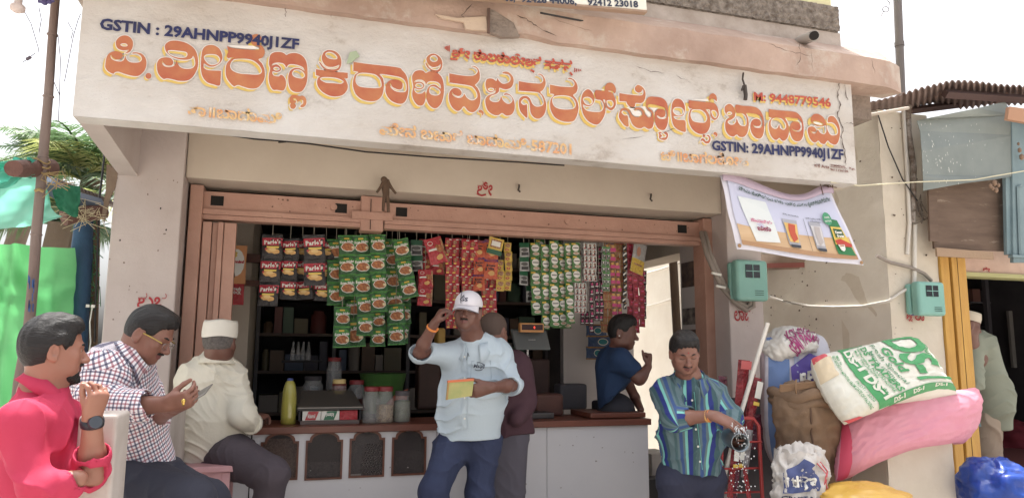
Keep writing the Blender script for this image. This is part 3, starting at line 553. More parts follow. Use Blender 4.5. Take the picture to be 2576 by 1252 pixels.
line(nb, 'ಶೀ', (2473, 682), (2491, 684), 11, m=dred_paint, Y=YN + .076, bold=.03)
line(nb, 'ಶುಭ', (2281, 806), (2300, 808), 20, m=dred_paint, Y=YN - .01, bold=.03); line(nb, 'ಲಾ', (2302, 804), (2326, 806), 20, m=dred_paint, Y=YN - .01, bold=.03)
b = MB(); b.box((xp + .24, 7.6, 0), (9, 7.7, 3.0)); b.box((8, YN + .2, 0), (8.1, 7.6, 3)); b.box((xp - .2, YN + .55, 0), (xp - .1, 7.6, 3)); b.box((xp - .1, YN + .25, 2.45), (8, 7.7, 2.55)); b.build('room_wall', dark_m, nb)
b = MB(); b.box((xp + .24, YN, 0), (8, 7.6, .45)); b.build('room_floor', mkg('dark_red_floor', (120, 60, 56), .7), nb)

# chips and nail holes in the whitewash
cr2 = random.Random(21)
def chips(parent, where, n, m, s0, s1):
    b = MB()
    for k in range(n):
        q, n_ = where(); a = Vector((0, 0, 1)); t = n_.cross(a).normalized(); r_ = cr2.uniform(s0, s1); k_ = cr2.randint(5, 7); c0 = cr2.uniform(.5, 1.6)
        b.add([q + n_ * .002 + (t * math.cos(6.283 * i / k_) * c0 + a * math.sin(6.283 * i / k_)) * r_ * cr2.uniform(.5, 1.2) for i in range(k_)], [tuple(range(k_))])
    o = b.build('chip_mark', m, parent); o['kind'] = 'stuff'; return o
chip_m = mkg('chip_brown', (96, 74, 60), .95)
def on_alley():
    c = cr2.choice(((2030, 690), (2060, 900), (1960, 760), (2120, 600), (2150, 420), (2080, 800))); return P(max(1940, min(2200, cr2.gauss(c[0], 34))), cr2.gauss(c[1], 26), X=XN - .012), Vector((-1, 0, 0))
def on_front(): return P(cr2.uniform(2238, 2340), cr2.uniform(300, 900), Y=YN - .010), Vector((0, -1, 0))
chips(nb, on_alley, 70, chip_m, .003, .010); chips(nb, on_front, 26, chip_m, .003, .009)
chips(shop, lambda: (P(cr2.uniform(270, 450), cr2.uniform(420, 900), Y=YP - .001), Vector((0, -1, 0))), 16, mkg('chip_grey', (140, 122, 112), .95), .003, .008)
chips(shop, lambda: (P(cr2.uniform(1840, 1905), cr2.uniform(640, 1000), Y=YP - .001), Vector((0, -1, 0))), 10, mkg('chip_grey', (140, 122, 112), .95), .003, .007)
chips(fr, lambda: (P(cr2.uniform(500, 1740), 0, Y=YS - .001) * 0 + Vector((cr2.uniform(-.5, 2.9), YS - .001, cr2.uniform(2.285, 2.37))), Vector((0, -1, 0))), 40, mkg('chip_wood', (120, 88, 72), .9), .002, .008)
chips(cn, lambda: (Vector((cr2.uniform(.1, 2.4), YK - .001, cr2.uniform(.2, .88))), Vector((0, -1, 0))), 24, mkg('scuff_grey', (160, 154, 152), .8), .002, .006)
# ================================================================= hanging packets
foil = lambda n, c, r=.22, **k: mat(n, srgb(*c), r, spec=.9, bump=.8, bscale=34, bdist=.03, **k)
def packet_mesh(name, w, h, t, layers, crimp=.1, nx=6, nz=9, seed=0):
    """a sealed pouch hanging in the xz plane, facing -y, top at z=0; layers = (shape, material, level) in fractions"""
    mats = []; V = []; F = []; I = []
    rr = random.Random(seed); ph = rr.uniform(0, 9)
    def bul(x, z):
        a = max(0, 1 - (2 * x) ** 2) ** .5; zz = (z - crimp) / (1 - 2 * crimp); e = max(0, 1 - (2 * zz - 1) ** 2) if 0 <= zz <= 1 else 0
        return -t * (a * e ** .5) - .0012 - t * .10 * math.sin(9 * x + 6 * z + ph) * (a * e)
    def pt(x, z, lv=0):
        k = 1 - .05 * math.sin(math.pi * z) * 0
        zz = min(z, 1 - z); pin = 1 - (.07 if crimp < zz < .5 else 0) * math.sin(min(1, (zz - crimp) / (.5 - crimp)) * math.pi * .5) * .6 if zz > crimp else 1
        return Vector((x * w * pin, bul(x, z) - .0009 * lv, -z * h))
    def mi(m):
        if m not in mats: mats.append(m)
        return mats.index(m)
    base = layers[0][1]
    for side in (1, -1):
        b0 = len(V)
        for j in range(nz + 1):
            for i in range(nx + 1):
                p = pt(i / nx - .5, j / nz); V.append(Vector((p.x, p.y * side, p.z)))
        for j in range(nz):
            for i in range(nx):
                f = (b0 + j * (nx + 1) + i, b0 + (j + 1) * (nx + 1) + i, b0 + (j + 1) * (nx + 1) + i + 1, b0 + j * (nx + 1) + i + 1)
                F.append(f if side > 0 else f[::-1]); I.append(mi(base))
    for lv, (shape, m) in enumerate(layers[1:], 1):
        VV, FF = shape; b0 = len(V); V += [pt(x, z, lv) for x, z in VV]; F += [tuple(b0 + i for i in f) for f in FF]; I += [mi(m)] * len(FF)
    return mesh(name, V, F, mats, I, smooth=True)
def s_rect(x0, x1, z0, z1, n=5, k=2):
    return ([(x0 + (x1 - x0) * i / n, z0 + (z1 - z0) * j / k) for j in range(k + 1) for i in range(n + 1)], [(j * (n + 1) + i, (j + 1) * (n + 1) + i, (j + 1) * (n + 1) + i + 1, j * (n + 1) + i + 1) for j in range(k) for i in range(n)])
def s_disc(cx, cz, rx, rz, n=14, wob=0, seed=1):
    rr = random.Random(seed); V = [(cx, cz)] + [(cx + rx * .6 * math.cos(2 * math.pi * i / n), cz + rz * .6 * math.sin(2 * math.pi * i / n)) for i in range(n)]
    V += [(cx + rx * (1 + rr.uniform(-wob, wob)) * math.cos(2 * math.pi * i / n), cz + rz * (1 + rr.uniform(-wob, wob)) * math.sin(2 * math.pi * i / n)) for i in range(n)]
    return V, [(0, 1 + (i + 1) % n, 1 + i) for i in range(n)] + [(1 + i, 1 + (i + 1) % n, 1 + n + (i + 1) % n, 1 + n + i) for i in range(n)]
def s_text(body, x0, x1, z, h, tilt=0, bold=.03, flip=False):
    V, F, wd = text2d(body, bold, 1)
    if flip: return [(x1 - (x1 - x0) * x / wd, z - h + y * h) for x, y in V], F
    return [(x0 + (x1 - x0) * x / wd, z - y * h - tilt * x / wd) for x, y in V], F
white = mkg('print_white', (240, 238, 230), .4); yel = mkg('print_yellow', (240, 200, 40), .4); blk2 = mkg('print_black', (36, 32, 34), .4)
orn = foil('snack_orange', (214, 132, 50), .5, col2=srgb(168, 88, 34), scale=60, amt=.2); grn = foil('pack_green', (30, 120, 46), .28, col2=srgb(16, 84, 32), scale=12)
lime = foil('pack_lime', (70, 160, 50)); red_k = mkg('print_red', (200, 34, 48), .4); dkp = foil('pack_dark', (46, 40, 42)); crm = foil('pack_maroon', (206, 34, 62))
pgold = mkg('chip_gold', (226, 170, 80), .5); pkr = foil('pack_red', (206, 36, 52)); por = foil('pack_orange', (226, 92, 34)); pur = mkg('print_purple', (70, 40, 110), .4)
pyl = foil('pack_yellow', (236, 196, 36)); brn2 = mkg('print_brown', (150, 84, 48), .5, col2=srgb(206, 160, 110), scale=70, amt=.2)
sil = foil('pack_silver', (190, 190, 188)); pg2 = foil('pack_greenwhite', (64, 132, 52)); pk2 = foil('pack_pinkred', (170, 44, 66), .2); mag = mkg('print_magenta', (214, 60, 130), .4)
gol = foil('pack_gold', (176, 128, 66), .25); dmar = foil('pack_plum', (72, 38, 50)); skin_p = mkg('print_skin', (196, 140, 110), .5)
KIND = {
 'soya': packet_mesh('soya_packet', .112, .150, .016, [(None, grn), (s_disc(.0, .36, .47, .30, 16), lime), (s_disc(.02, .60, .42, .24, 18, .06), white), (s_disc(.02, .60, .38, .21, 18, .1), orn), (s_rect(-.18, .12, .14, .22), yel), (s_text('Soya Sticks', -.44, .42, .42, .12, .04, .05), white), (s_rect(.22, .42, .58, .70), mkg('print_cream', (240, 220, 170), .4)), (s_rect(-.5, .5, .0, .05), lime), (s_rect(-.5, .5, .95, 1), lime)]),
 'chips': packet_mesh('chips_packet', .118, .158, .016, [(None, dkp), (s_rect(-.5, .5, .14, .46), crm), (s_text("Parle's", -.42, .40, .42, .17, .05, .03), white), (s_rect(-.3, .32, .50, .58), yel), (s_disc(-.12, .68, .22, .10, 10, .1), pgold), (s_disc(.14, .72, .22, .10, 10, .1, 3), pgold), (s_disc(0, .64, .18, .07, 10, .1, 5), mkg('chip_light', (240, 200, 120), .5)), (s_disc(-.34, .62, .06, .045), red_k)]),
 'redmix': packet_mesh('red_pouch', .105, .138, .012, [(None, pkr), (s_rect(.12, .5, .1, .9), brn2), (s_disc(-.22, .2, .15, .09), white), (s_disc(-.22, .2, .12, .065), red_k), (s_disc(.2, .45, .22, .16, 12, .2), orn), (s_rect(-.42, .05, .42, .50), white), (s_disc(.1, .78, .2, .1, 9, .2, 4), pgold)]),
 'masala': packet_mesh('masala_sachet', .052, .066, .004, [(None, pkr), (s_disc(-.1, .45, .3, .22), brn2), (s_rect(-.45, -.05, .76, .92), yel), (s_rect(.05, .42, .10, .2), white)], .06, 3, 5),
 'vita': packet_mesh('drink_mix_pouch', .082, .124, .009, [(None, por), (s_rect(-.5, .5, .02, .14), pur), (s_text('Bourn', -.34, .30, .38, .11, 0, .05), blk2), (s_text('Vita', -.24, .24, .54, .11, 0, .05), blk2), (s_disc(.05, .72, .25, .12, 10, .2), pgold), (s_disc(-.36, .52, .04, .1), blk2)]),
 'noodle': packet_mesh('yellow_sachet', .060, .074, .006, [(None, pyl), (s_disc(.05, .3, .36, .22, 12, .1), brn2), (s_disc(-.1, .74, .26, .12), red_k), (s_text('M', -.2, .0, .79, .1), yel)], .06, 3, 5),
 'tea': packet_mesh('green_tea_sachet', .066, .105, .005, [(None, pg2), (s_disc(.05, .40, .40, .26, 14), white), (s_rect(-.25, .38, .37, .43), blk2), (s_disc(.12, .80, .36, .11), mkg('print_pale', (214, 196, 180), .4)), (s_disc(.12, .80, .2, .05), brn2), (s_rect(-.42, .02, .05, .17), yel)], .05, 4, 6),
 'grey': packet_mesh('grey_green_pouch', .076, .108, .007, [(None, sil), (s_rect(-.5, .5, 0, .34), mkg('print_deep_green', (20, 96, 60), .4)), (s_rect(-.34, .4, .68, .90), blk2), (s_disc(0, .52, .38, .12, 10, .2), mkg('print_grey', (90, 86, 84), .5))]),
 'portrait': packet_mesh('portrait_sachet', .034, .047, .003, [(None, sil), (s_rect(-.42, .42, .08, .92), white), (s_disc(.05, .36, .26, .22), blk2), (s_disc(.02, .38, .13, .14), skin_p), (s_disc(.1, .72, .22, .2), blk2), (s_rect(-.42, .1, .78, .9), red_k)], .06, 2, 3),
 'herb': packet_mesh('green_small_sachet', .036, .052, .003, [(None, sil), (s_rect(-.45, .45, .04, .3), lime), (s_rect(-.4, .4, .4, .7), blk2), (s_disc(0, .54, .2, .1), white), (s_rect(-.4, .4, .78, .95), pg2)], .06, 2, 3),
 'plum': packet_mesh('plum_sachet', .040, .054, .003, [(None, dmar), (s_disc(.0, .42, .24, .2, 9, .2), mag), (s_rect(-.3, .35, .70, .80), white), (s_disc(.12, .25, .1, .08), skin_p)], .06, 2, 3),
 'gold': packet_mesh('gold_sachet', .038, .056, .003, [(None, gol), (s_disc(.05, .5, .2, .3, 8, .2), brn2), (s_rect(-.4, .3, .06, .16), red_k)], .06, 2, 3),
 'pinkgold': packet_mesh('pink_gold_sachet', .042, .058, .003, [(None, gol), (s_rect(-.45, .45, .55, .95), mag), (s_disc(.0, .36, .3, .2, 8, .2), pgold), (s_rect(-.4, .2, .08, .16), pur)], .06, 2, 3),
 'diag': packet_mesh('black_white_sachet', .034, .052, .003, [(None, blk2), (([(-.4, .6), (.4, .2), (.4, .5), (-.4, .9)], [(0, 3, 2, 1)]), white), (s_rect(-.3, .3, .06, .14), pgold)], .06, 2, 3),
 'pinkred': packet_mesh('glossy_red_sachet', .046, .060, .007, [(None, pk2), (s_disc(0, .5, .3, .28), pkr), (s_rect(-.25, .25, .42, .56), mag)], .08, 4, 5),
}
DIM = {'soya': (.112, .150), 'chips': (.118, .158), 'redmix': (.105, .138), 'masala': (.052, .066), 'vita': (.082, .124), 'noodle': (.060, .074), 'tea': (.066, .105), 'grey': (.076, .108), 'portrait': (.034, .047), 'herb': (.036, .052), 'plum': (.040, .054), 'gold': (.038, .056), 'pinkgold': (.042, .058), 'diag': (.034, .052), 'pinkred': (.046, .060)}
WHAT = {'soya': ('snack_strip', 'green soya stick packets'), 'chips': ('chips_strip', 'dark and red chips packets'), 'redmix': ('snack_strip', 'red and brown snack pouches'), 'masala': ('sachet_strip', 'small red and yellow masala sachets'), 'vita': ('pouch_strip', 'orange and purple drink pouches'), 'noodle': ('sachet_strip', 'yellow sachets'), 'tea': ('sachet_strip', 'green and white sachets'), 'grey': ('pouch_strip', 'grey and dark green pouches'), 'portrait': ('sachet_strip', 'tiny white portrait sachets'), 'herb': ('sachet_strip', 'tiny green and black sachets'), 'plum': ('sachet_strip', 'dark plum sachets with pink marks'), 'gold': ('sachet_strip', 'brown gold sachets'), 'pinkgold': ('sachet_strip', 'pink and gold sachets'), 'diag': ('sachet_strip', 'narrow black and white sachets'), 'pinkred': ('sachet_strip', 'glossy pinkish red sachets')}
def strip(kind, u, vtop, vbot, where, cols=1, drift=0, Y=5.0, tilt=0, scale=1.0):
    """a strip of joined packets: u, vtop -> u+drift, vbot"""
    a = P(u, vtop, Y=Y); c = P(u + drift, vbot, Y=Y); w_, h_ = DIM[kind]; n = max(1, round((a.z - c.z) / (h_ * scale * .985)))
    hh = (a.z - c.z) / n; sc = hh / h_
    nm, wt = WHAT[kind]; root = thing(nm, f'hanging strip of {wt} {where}', 'packet strip', a, 'strips of packets hanging in the shop opening')
    root['group'] = 'hanging strips of ' + wt
    ws = w_ * (scale if scale != 1 else min(1.15, max(.85, sc)))
    ws *= {'soya': 1.14, 'chips': 1.1, 'tea': 1.1, 'redmix': 1.06, 'vita': 1.06, 'pinkred': 1.1}.get(kind, 1)
    for j in range(n):
        for i in range(cols):
            o = bpy.data.objects.new(KIND[kind].name, KIND[kind]); COL.objects.link(o); o.parent = root
            sw = .006 * math.sin(j * 1.7 + u)
            o.location = ((i - (cols - 1) / 2) * ws * 1.0 + (c.x - a.x) * j / n, sw - .004 * (j % 2), -j * hh)
            o.scale = (ws / w_, sc ** .5, sc * 1.01)
            o.rotation_euler = (math.radians(rnd.uniform(-9, 9)), math.radians(-math.degrees(math.atan2(c.x - a.x, a.z - c.z)) + rnd.uniform(-3.5, 3.5)), math.radians(rnd.uniform(-16, 16) + tilt))
    b = MB(); b.tube([a + Vector((0, .002, .0)), Vector((a.x, Y + .01, 2.235))], .0022, 5); b.build('string', mkg('string', (170, 160, 140), .8), root)
    return root
z3 = lambda x, y: (440.2 + x * .3013, 503.1 + y * .3013)
z4 = lambda x, y: (817.6 + x * .3013, 566.0 + y * .3013)
z5 = lambda x, y: (1194.9 + x * .3013, 566.0 + y * .3013)
def S(z, kind, x, y0, y1, where, cols=1, x2=None, **k):
    u0, v0 = z(x, y0); u1, v1 = z(x if x2 is None else x2, y1); return strip(kind, u0, v0, v1, where, cols, u1 - u0, **k)
S(z3, 'chips', 815, 290, 885, 'leftmost in the opening', x2=780, Y=5.00); S(z3, 'chips', 965, 320, 830, 'second from the left', x2=945, Y=5.02)
S(z3, 'chips', 1065, 320, 830, 'partly hidden between its neighbours', Y=5.10, x2=1075); S(z3, 'chips', 1160, 290, 712, 'shortest and nearest of the dark ones', x2=1165, Y=4.97); S(z3, 'chips', 1262, 330, 838, 'beside the green packets', x2=1225, Y=5.08)
for a in [('soya', 95, 120, 665, 'leftmost of the green ones', 92, 5.06), ('soya', 178, 88, 592, 'second of the green ones at the top', 196, 5.0), ('soya', 298, 84, 920, 'third, long, swinging to the right at its foot', 345, 4.98), ('soya', 438, 80, 725, 'fourth from the left, straight', 446, 4.96), ('soya', 560, 180, 905, 'long and half hidden behind the others', 590, 5.09), ('soya', 622, 120, 612, 'rightmost, swinging out to the right', 706, 4.97), ('soya', 145, 680, 1020, 'low on the left', 140, 5.02), ('soya', 440, 715, 1010, 'low in the middle', 448, 5.05), ('soya', 515, 120, 660, 'in the back row, mostly hidden', 520, 5.12), ('soya', 592, 660, 1000, 'low on the right', 596, 5.03), ('soya', 240, 780, 1015, 'low, behind the swinging one', 250, 5.10), ('soya', 250, 100, 780, 'in the back row between the second and third', 240, 5.14), ('soya', 370, 100, 900, 'in the back row between the third and fourth', 390, 5.14), ('soya', 660, 500, 980, 'in the back row at the lower right', 640, 5.15)]:
    S(z4, a[0], a[1], a[2], a[3], a[4], x2=a[5], Y=a[6])
S(z4, 'grey', 765, 125, 385, 'right of the green packets', Y=5.05, scale=1.1)
S(z4, 'redmix', 838, 370, 672, 'lower left of the red ones', Y=5.0); S(z4, 'redmix', 838, 120, 380, 'behind, at the upper left', Y=5.12); S(z4, 'redmix', 890, 110, 330, 'tilted, at the top', x2=945, Y=4.98); S(z4, 'redmix', 945, 150, 412, 'behind the tilted one', Y=5.08)
S(z4, 'masala', 1062, 110, 862, 'longest, left of the capped man', 2, Y=5.02); S(z4, 'masala', 1150, 110, 500, 'left of the orange pouches', 2, Y=5.06); S(z4, 'masala', 1208, 120, 300, 'short, beside the orange pouches', 2, Y=4.98)
S(z4, 'masala', 1190, 290, 560, 'above the white cap', 2, Y=5.03); S(z5, 'masala', 118, 440, 775, 'right of the white cap', 2, Y=5.05); S(z4, 'masala', 1370, 540, 770, 'behind the white cap', 2, Y=5.09)
S(z4, 'vita', 1285, 130, 550, 'left of its pair', Y=4.99); S(z4, 'vita', 1388, 120, 450, 'right and shorter of its pair', Y=4.97)
S(z5, 'noodle', 210, 290, 550, 'lower left', Y=5.0); S(z5, 'noodle', 275, 145, 545, 'longer and further right', Y=5.0)
S(z5, 'grey', 408, 150, 500, 'left of the tea-green curtain', Y=5.0); S(z5, 'grey', 452, 505, 640, 'low and mostly hidden', Y=5.12, scale=.8)
for i, (x, y0, y1, Y) in enumerate([(498, 145, 750, 5.02), (585, 160, 870, 5.0), (655, 130, 850, 4.98), (722, 160, 840, 5.02), (780, 150, 820, 4.99), (838, 145, 480, 4.97)]):
    S(z5, 'tea', x, y0, y1, ['leftmost of six', 'second of six, the longest', 'third of six', 'fourth of six', 'fifth of six', 'rightmost of six and half as long'][i], Y=Y, x2=x + 8)
for i, (x, y0, y1, Y) in enumerate([(545, 120, 700, 5.12), (690, 130, 860, 5.12), (760, 300, 860, 5.12)]):
    S(z5, 'tea', x, y0, y1, ['in the back row, left', 'in the back row, middle', 'in the back row, right'][i], Y=Y)
S(z5, 'portrait', 960, 150, 470, 'at the upper right of the green ones', 3, Y=4.98); S(z5, 'portrait', 885, 150, 480, 'behind, next to the green ones', 2, Y=5.06); S(z5, 'portrait', 880, 480, 735, 'lower and further left', 3, Y=5.0)
S(z5, 'plum', 972, 470, 895, 'in the middle of the right half', 1, Y=5.0); S(z5, 'plum', 1035, 470, 800, 'beside the gold ones', 2, Y=5.0); S(z5, 'plum', 1035, 180, 470, 'behind the tiny green ones', 1, Y=5.07); S(z5, 'plum', 915, 720, 830, 'short, below the portraits', 2, Y=5.04)
S(z5, 'herb', 1092, 180, 550, 'right of the portraits', 2, Y=4.98); S(z5, 'gold', 1108, 500, 895, 'below the tiny green ones', 2, Y=5.01); S(z5, 'gold', 1070, 560, 890, 'left of the other gold ones', 1, Y=5.05)
S(z5, 'pinkgold', 1125, 150, 300, 'short, at the top', 2, Y=4.99); S(z5, 'pinkgold', 1165, 300, 750, 'below the short one', 2, x2=1185, Y=5.0); S(z5, 'gold', 1210, 150, 650, 'at the upper right', 2, Y=5.03); S(z5, 'diag', 1250, 160, 700, 'beside the glossy red ones', 1, Y=5.0)
S(z5, 'pinkred', 1288, 150, 880, 'left of its row', 1, Y=5.0, x2=1305); S(z5, 'pinkred', 1334, 160, 900, 'middle of its row', 1, Y=4.98, x2=1345); S(z5, 'pinkred', 1378, 200, 850, 'right end of its row', 1, Y=5.02, x2=1395); S(z5, 'plum', 1410, 380, 780, 'last on the right, in shade', 1, Y=5.06)
b = MB(); b.tube([(-.3, 5.01, 2.235), (2.7, 5.01, 2.225)], .006, 6); tag(b.build('hanging_rod', mkg('steel_rod', (120, 120, 120), .4, metal=.8)), 'thin steel rod under the door header that carries the packet strips', 'rod')
for u, v, w_, h_, rz, nm, lb, ly in [(z5(185, 140)[0], z5(185, 150)[1], .11, .12, 12, 'price_card', 'yellow printed card hanging tilted between the orange and yellow packets', [(None, pyl), (s_rect(-.36, .36, .1, .6), brn2), (s_rect(-.3, .3, .2, .5), white), (s_rect(-.5, .5, .72, 1), mkg('print_deep_green', (20, 96, 60), .4))])]:
    o = link(nm, packet_mesh(nm, w_, h_, .003, ly)); o.location = P(u, v - 12, Y=4.93); o.rotation_euler = (0, math.radians(rz), 0); tag(o, lb, 'card')
o = link('hanging_tag', packet_mesh('hanging_tag', .14, .24, .006, [(None, sil), (s_rect(-.5, .5, .55, 1), pyl), (s_disc(-.1, .3, .16, .16), skin_p), (s_rect(-.3, .3, .7, .76), brn2)])); o.location = P(1612, 612, Y=4.98); o.rotation_euler = (0, math.radians(14), math.radians(20)); tag(o, 'pale and yellow product tag hanging at the right end of the packets', 'tag')
o = link('calendar_card', packet_mesh('calendar_card', .135, .26, .003, [(None, mkg('card_orange', (226, 150, 80), .6)), (s_disc(0, .45, .42, .36), white), (s_disc(-.1, .24, .16, .09, 12, .3), yel), (s_disc(-.1, .24, .07, .04), brn2), (s_text('gemini', -.34, .40, .46, .07, 0, .06), red_k), (s_disc(-.16, .78, .18, .1, 9, .2), blk2)])); o.location = P(596, 617, Y=5.2); tag(o, 'orange and white printed card with a sunflower hanging on the inner left wall', 'card')
b = MB(); b.tube([P(596, 617, Y=5.2), P(594, 594, Y=5.25)], .002, 4); tag(b.build('card_string', mkg('string', (170, 160, 140), .8)), 'short string above the sunflower card', 'string')
o = link('red_pouch_tag', packet_mesh('red_pouch_tag', .10, .19, .012, [(None, pkr), (s_text('Fresh', -.3, .3, .48, .10, 0, .04), white), (s_text('LOCK', -.32, .32, .62, .11, 0, .04), white)])); o.location = P(597, 696, Y=5.25); tag(o, 'red Fresh Lock packet hanging below the sunflower card', 'packet')
# framed picture
pf = thing('picture_frame', 'faded picture in a dark wooden frame on the inner left wall', 'picture', P(550, 690, Y=5.61))
a, c = P(530, 634, Y=5.6), P(577, 756, Y=5.6)
plate([[(a.x, c.z), (c.x, c.z), (c.x, a.z), (a.x, a.z)], [(a.x + .02, c.z + .02), (c.x - .025, c.z + .02), (c.x - .025, a.z - .02), (a.x + .02, a.z - .02)]], 5.57, 5.615).build('frame', frame_br, pf)
b = MB(); b.box((a.x + .02, 5.595, c.z + .02), (c.x - .025, 5.61, a.z - .02)); b.build('print', mkg('faded_print', (196, 190, 170), .5, col2=srgb(130, 124, 110), scale=14, amt=.3), pf)
# ================================================================= things on the counter
TZ = .939
def ontop(u, v=None, Y=YK + .2): p = P(u, 1040, Y=Y); return Vector((p.x, Y, TZ))
p = ontop(726, Y=YK + .14); k = .9
fl = thing('thermos_bottle', 'tall yellow green bottle with a blue cap standing on the counter', 'bottle', p)
b = MB(); b.lathe(p, [(.040, 0), (.046, .004), (.047, .05), (.046, .13), (.043, .19), (.036, .235), (.026, .262), (.018, .27)], 24); b.build('body', mkg('olive_yellow', (186, 180, 56), .22, col2=srgb(170, 160, 40), scale=5, coat=.5), fl)
b = MB(); b.lathe(p + Vector((0, 0, .268)), [(.019, 0), (.019, .012), (.014, .017)], 16); b.build('cap', mkg('blue_cap', (60, 80, 150), .4), fl)
jar_pl = mat('jar_plastic', (.55, .55, .55), .12, alpha=.28, spec=.8)
def jar(u, Y, r, h, fill, fh, lid, lb, z=TZ, lidh=.025):
    p = P(u, 1000, Y=Y); p.z = z; t = thing('storage_jar', lb, 'jar', p)
    b = MB(); b.lathe(p, [(r * .94, 0), (r, .006), (r, h * .35), (r * .97, h * .37), (r, h * .40), (r, h * .72), (r * .82, h * .84), (r * .8, h)], 22); b.build('body', jar_pl, t)
    b = MB(); b.lathe(p + Vector((0, 0, h)), [(r * .86, 0), (r * .86, lidh), (r * .8, lidh + .004)], 20); b.build('lid', lid, t)
    if fh: b = MB(); b.lathe(p + Vector((0, 0, .004)), [(r * .92, 0), (r * .95, fh * .3), (r * .94, fh), (r * .5, fh + .006)], 16); b.build('contents', fill, t)
    return t
redlid = mkg('red_lid', (150, 40, 44), .4); nuts = mkg('cashew_pale', (206, 176, 130), .7, col2=srgb(140, 110, 80), scale=110, amt=.15, bump=1, bscale=90)
jar(935, YK + .12, .058, .20, None, 0, redlid, 'empty clear jar with a dark red lid left of the nut jar on the counter')
jar(969, YK + .12, .058, .20, nuts, .105, redlid, 'clear jar half full of pale nuts on the counter')
jar(1012, YK + .14, .056, .17, mkg('green_candy', (120, 130, 96), .6, col2=srgb(90, 96, 80), scale=40), .13, mkg('grey_lid', (90, 84, 88), .5), 'jar of dull green sweets right of the nut jar')
jar(838, YK + .75, .055, .20, None, 0, redlid, 'tall clear jar upside down on a red lid at the back', z=1.12)
jar(786, YK + .62, .07, .11, None, 0, dark_m, 'low wide clear jar behind the display box', z=1.08)
jar(852, YK + .45, .052, .055, mkg('red_jam', (120, 44, 40), .4), .05, mkg('yellow_lid', (220, 190, 110), .4), 'short red jar with a yellow lid on the display box', z=1.12)
jar(896, YK + .65, .06, .10, None, 0, redlid, 'wide clear jar with a red lid in front of the green tub', z=1.06)
dbx = thing('display_box', 'grey glass-topped display box on the counter above toffee cartons', 'display box', ontop(832))
a, c = P(758, 1000, Y=YK + .1).x, P(905, 1000, Y=YK + .1).x
b = MB(); b.box((a, YK + .08, TZ), (c, YK + .38, TZ + .022)); b.build('tray', mkg('tray_grey', (120, 104, 100), .6), dbx)
b = MB(); b.hexa([(a - .02, YK + .07, TZ + .10), (c + .02, YK + .07, TZ + .10), (c - .03, YK + .36, TZ + .19), (a + .01, YK + .36, TZ + .19)], (0, 0, .006)); b.build('sloped_lid', mkg('smoked_lid', (96, 90, 84), .15, spec=.8), dbx)
b = MB(); b.box((a - .02, YK + .075, TZ + .088), (c + .02, YK + .10, TZ + .099)); b.build('rim', blk2, dbx)
for x in (a - .012, c): b = MB(); b.box((x, YK + .085, TZ + .022), (x + .012, YK + .37, TZ + .087)); b.build('side', dark_m, dbx)
cols3 = [(mkg('carton_pink', (206, 70, 88), .5), 'kismi', False), (mkg('carton_green', (30, 120, 84), .5), 'kismi', True), (pkr, None, False)]
for i, (cm, tx, flip) in enumerate(cols3):
    x0 = a + .012 + i * (c - a - .02) / 3; x1 = x0 + (c - a - .03) / 3
    t = thing('toffee_carton', ['pink and white toffee carton with kismi lettering, left of three', 'green and white toffee carton with upside-down kismi lettering, middle of three', 'plain red toffee carton, right of three'][i], 'carton', ((x0 + x1) / 2, YK + .2, TZ + .024), 'toffee cartons under the display box')
    b = MB(); b.box((x0, YK + .09, TZ + .024), (x1, YK + .30, TZ + .082)); b.build('carton', white if i < 2 else cm, t)
    if tx:
        b = MB(); f = YK + .0885; b.add([(x0 + .015, f, TZ + .026), (x1 - .032, f, TZ + .026), (x1 - .012, f, TZ + .080), (x0 + .036, f, TZ + .080)], [(0, 1, 2, 3)]); b.build('label', red_k if i == 0 else cm, t)
        b = MB()
        if flip: put_text(b, tx, (x1 - .034, f - .001, TZ + .068), (x0 + .03, f - .001, TZ + .068), .024, up=(0, 0, -1), bold=.03)
        else: put_text(b, tx, (x0 + .032, f - .001, TZ + .040), (x1 - .034, f - .001, TZ + .040), .024, bold=.03)
        b.build('lettering', white, t)
tub = thing('green_tub', 'large dull green plastic tub standing behind the counter jars', 'tub', P(960, 1000, Y=5.5))
p = P(962, 990, Y=5.5); b = MB(); b.lathe((p.x, 5.5, .95), [(.12, 0), (.17, .28), (.178, .285)], 28); b.build('tub', mkg('tub_green', (76, 128, 50), .45), tub)
b = MB(); b.prism([(p.x - .02, 5.31, 1.0), (p.x + .15, 5.31, 1.0), (p.x + .16, 5.31, 1.13), (p.x + .08, 5.31, 1.10)], (0, .02, 0)); tag(b.build('orange_sheet', mkg('dull_orange', (176, 90, 60), .6), org=(p.x, 5.3, 1.05)), 'dull orange sheet leaning before the green tub', 'sheet')
# electronic scale
ES = thing('electronic_scale', 'electronic scale with a grey head, orange readout and steel pole on the counter', 'scale', ontop(1330, Y=YK + .25))
p = ontop(1332, Y=YK + .25)
b = MB(); b.tube([(P(1326, 900, Y=YK + .25).x, YK + .25, TZ), (P(1327, 900, Y=YK + .25).x, YK + .25, 1.42)], .011, 12); b.build('pole', mkg('chrome', (190, 190, 190), .2, metal=1), ES)
a, c = P(1296, 836, Y=YK + .2), P(1384, 880, Y=YK + .2)
b = MB(); b.hexa([(a.x, YK + .18, c.z), (c.x, YK + .18, c.z), (c.x - .006, YK + .26, a.z + .02), (a.x - .006, YK + .26, a.z + .02)], (0, .05, .01)); bevel(b.build('head', mkg('scale_grey', (104, 108, 108), .5), ES), .008)
b = MB(); put_text(b, 'PHOENIX', P(1330, 855, Y=YK + .197), P(1348, 855, Y=YK + .197), .009, up=(0, .9, .6)); b.build('lettering', white, ES)
a, c = P(1306, 812, Y=YK + .2), P(1365, 836, Y=YK + .2)
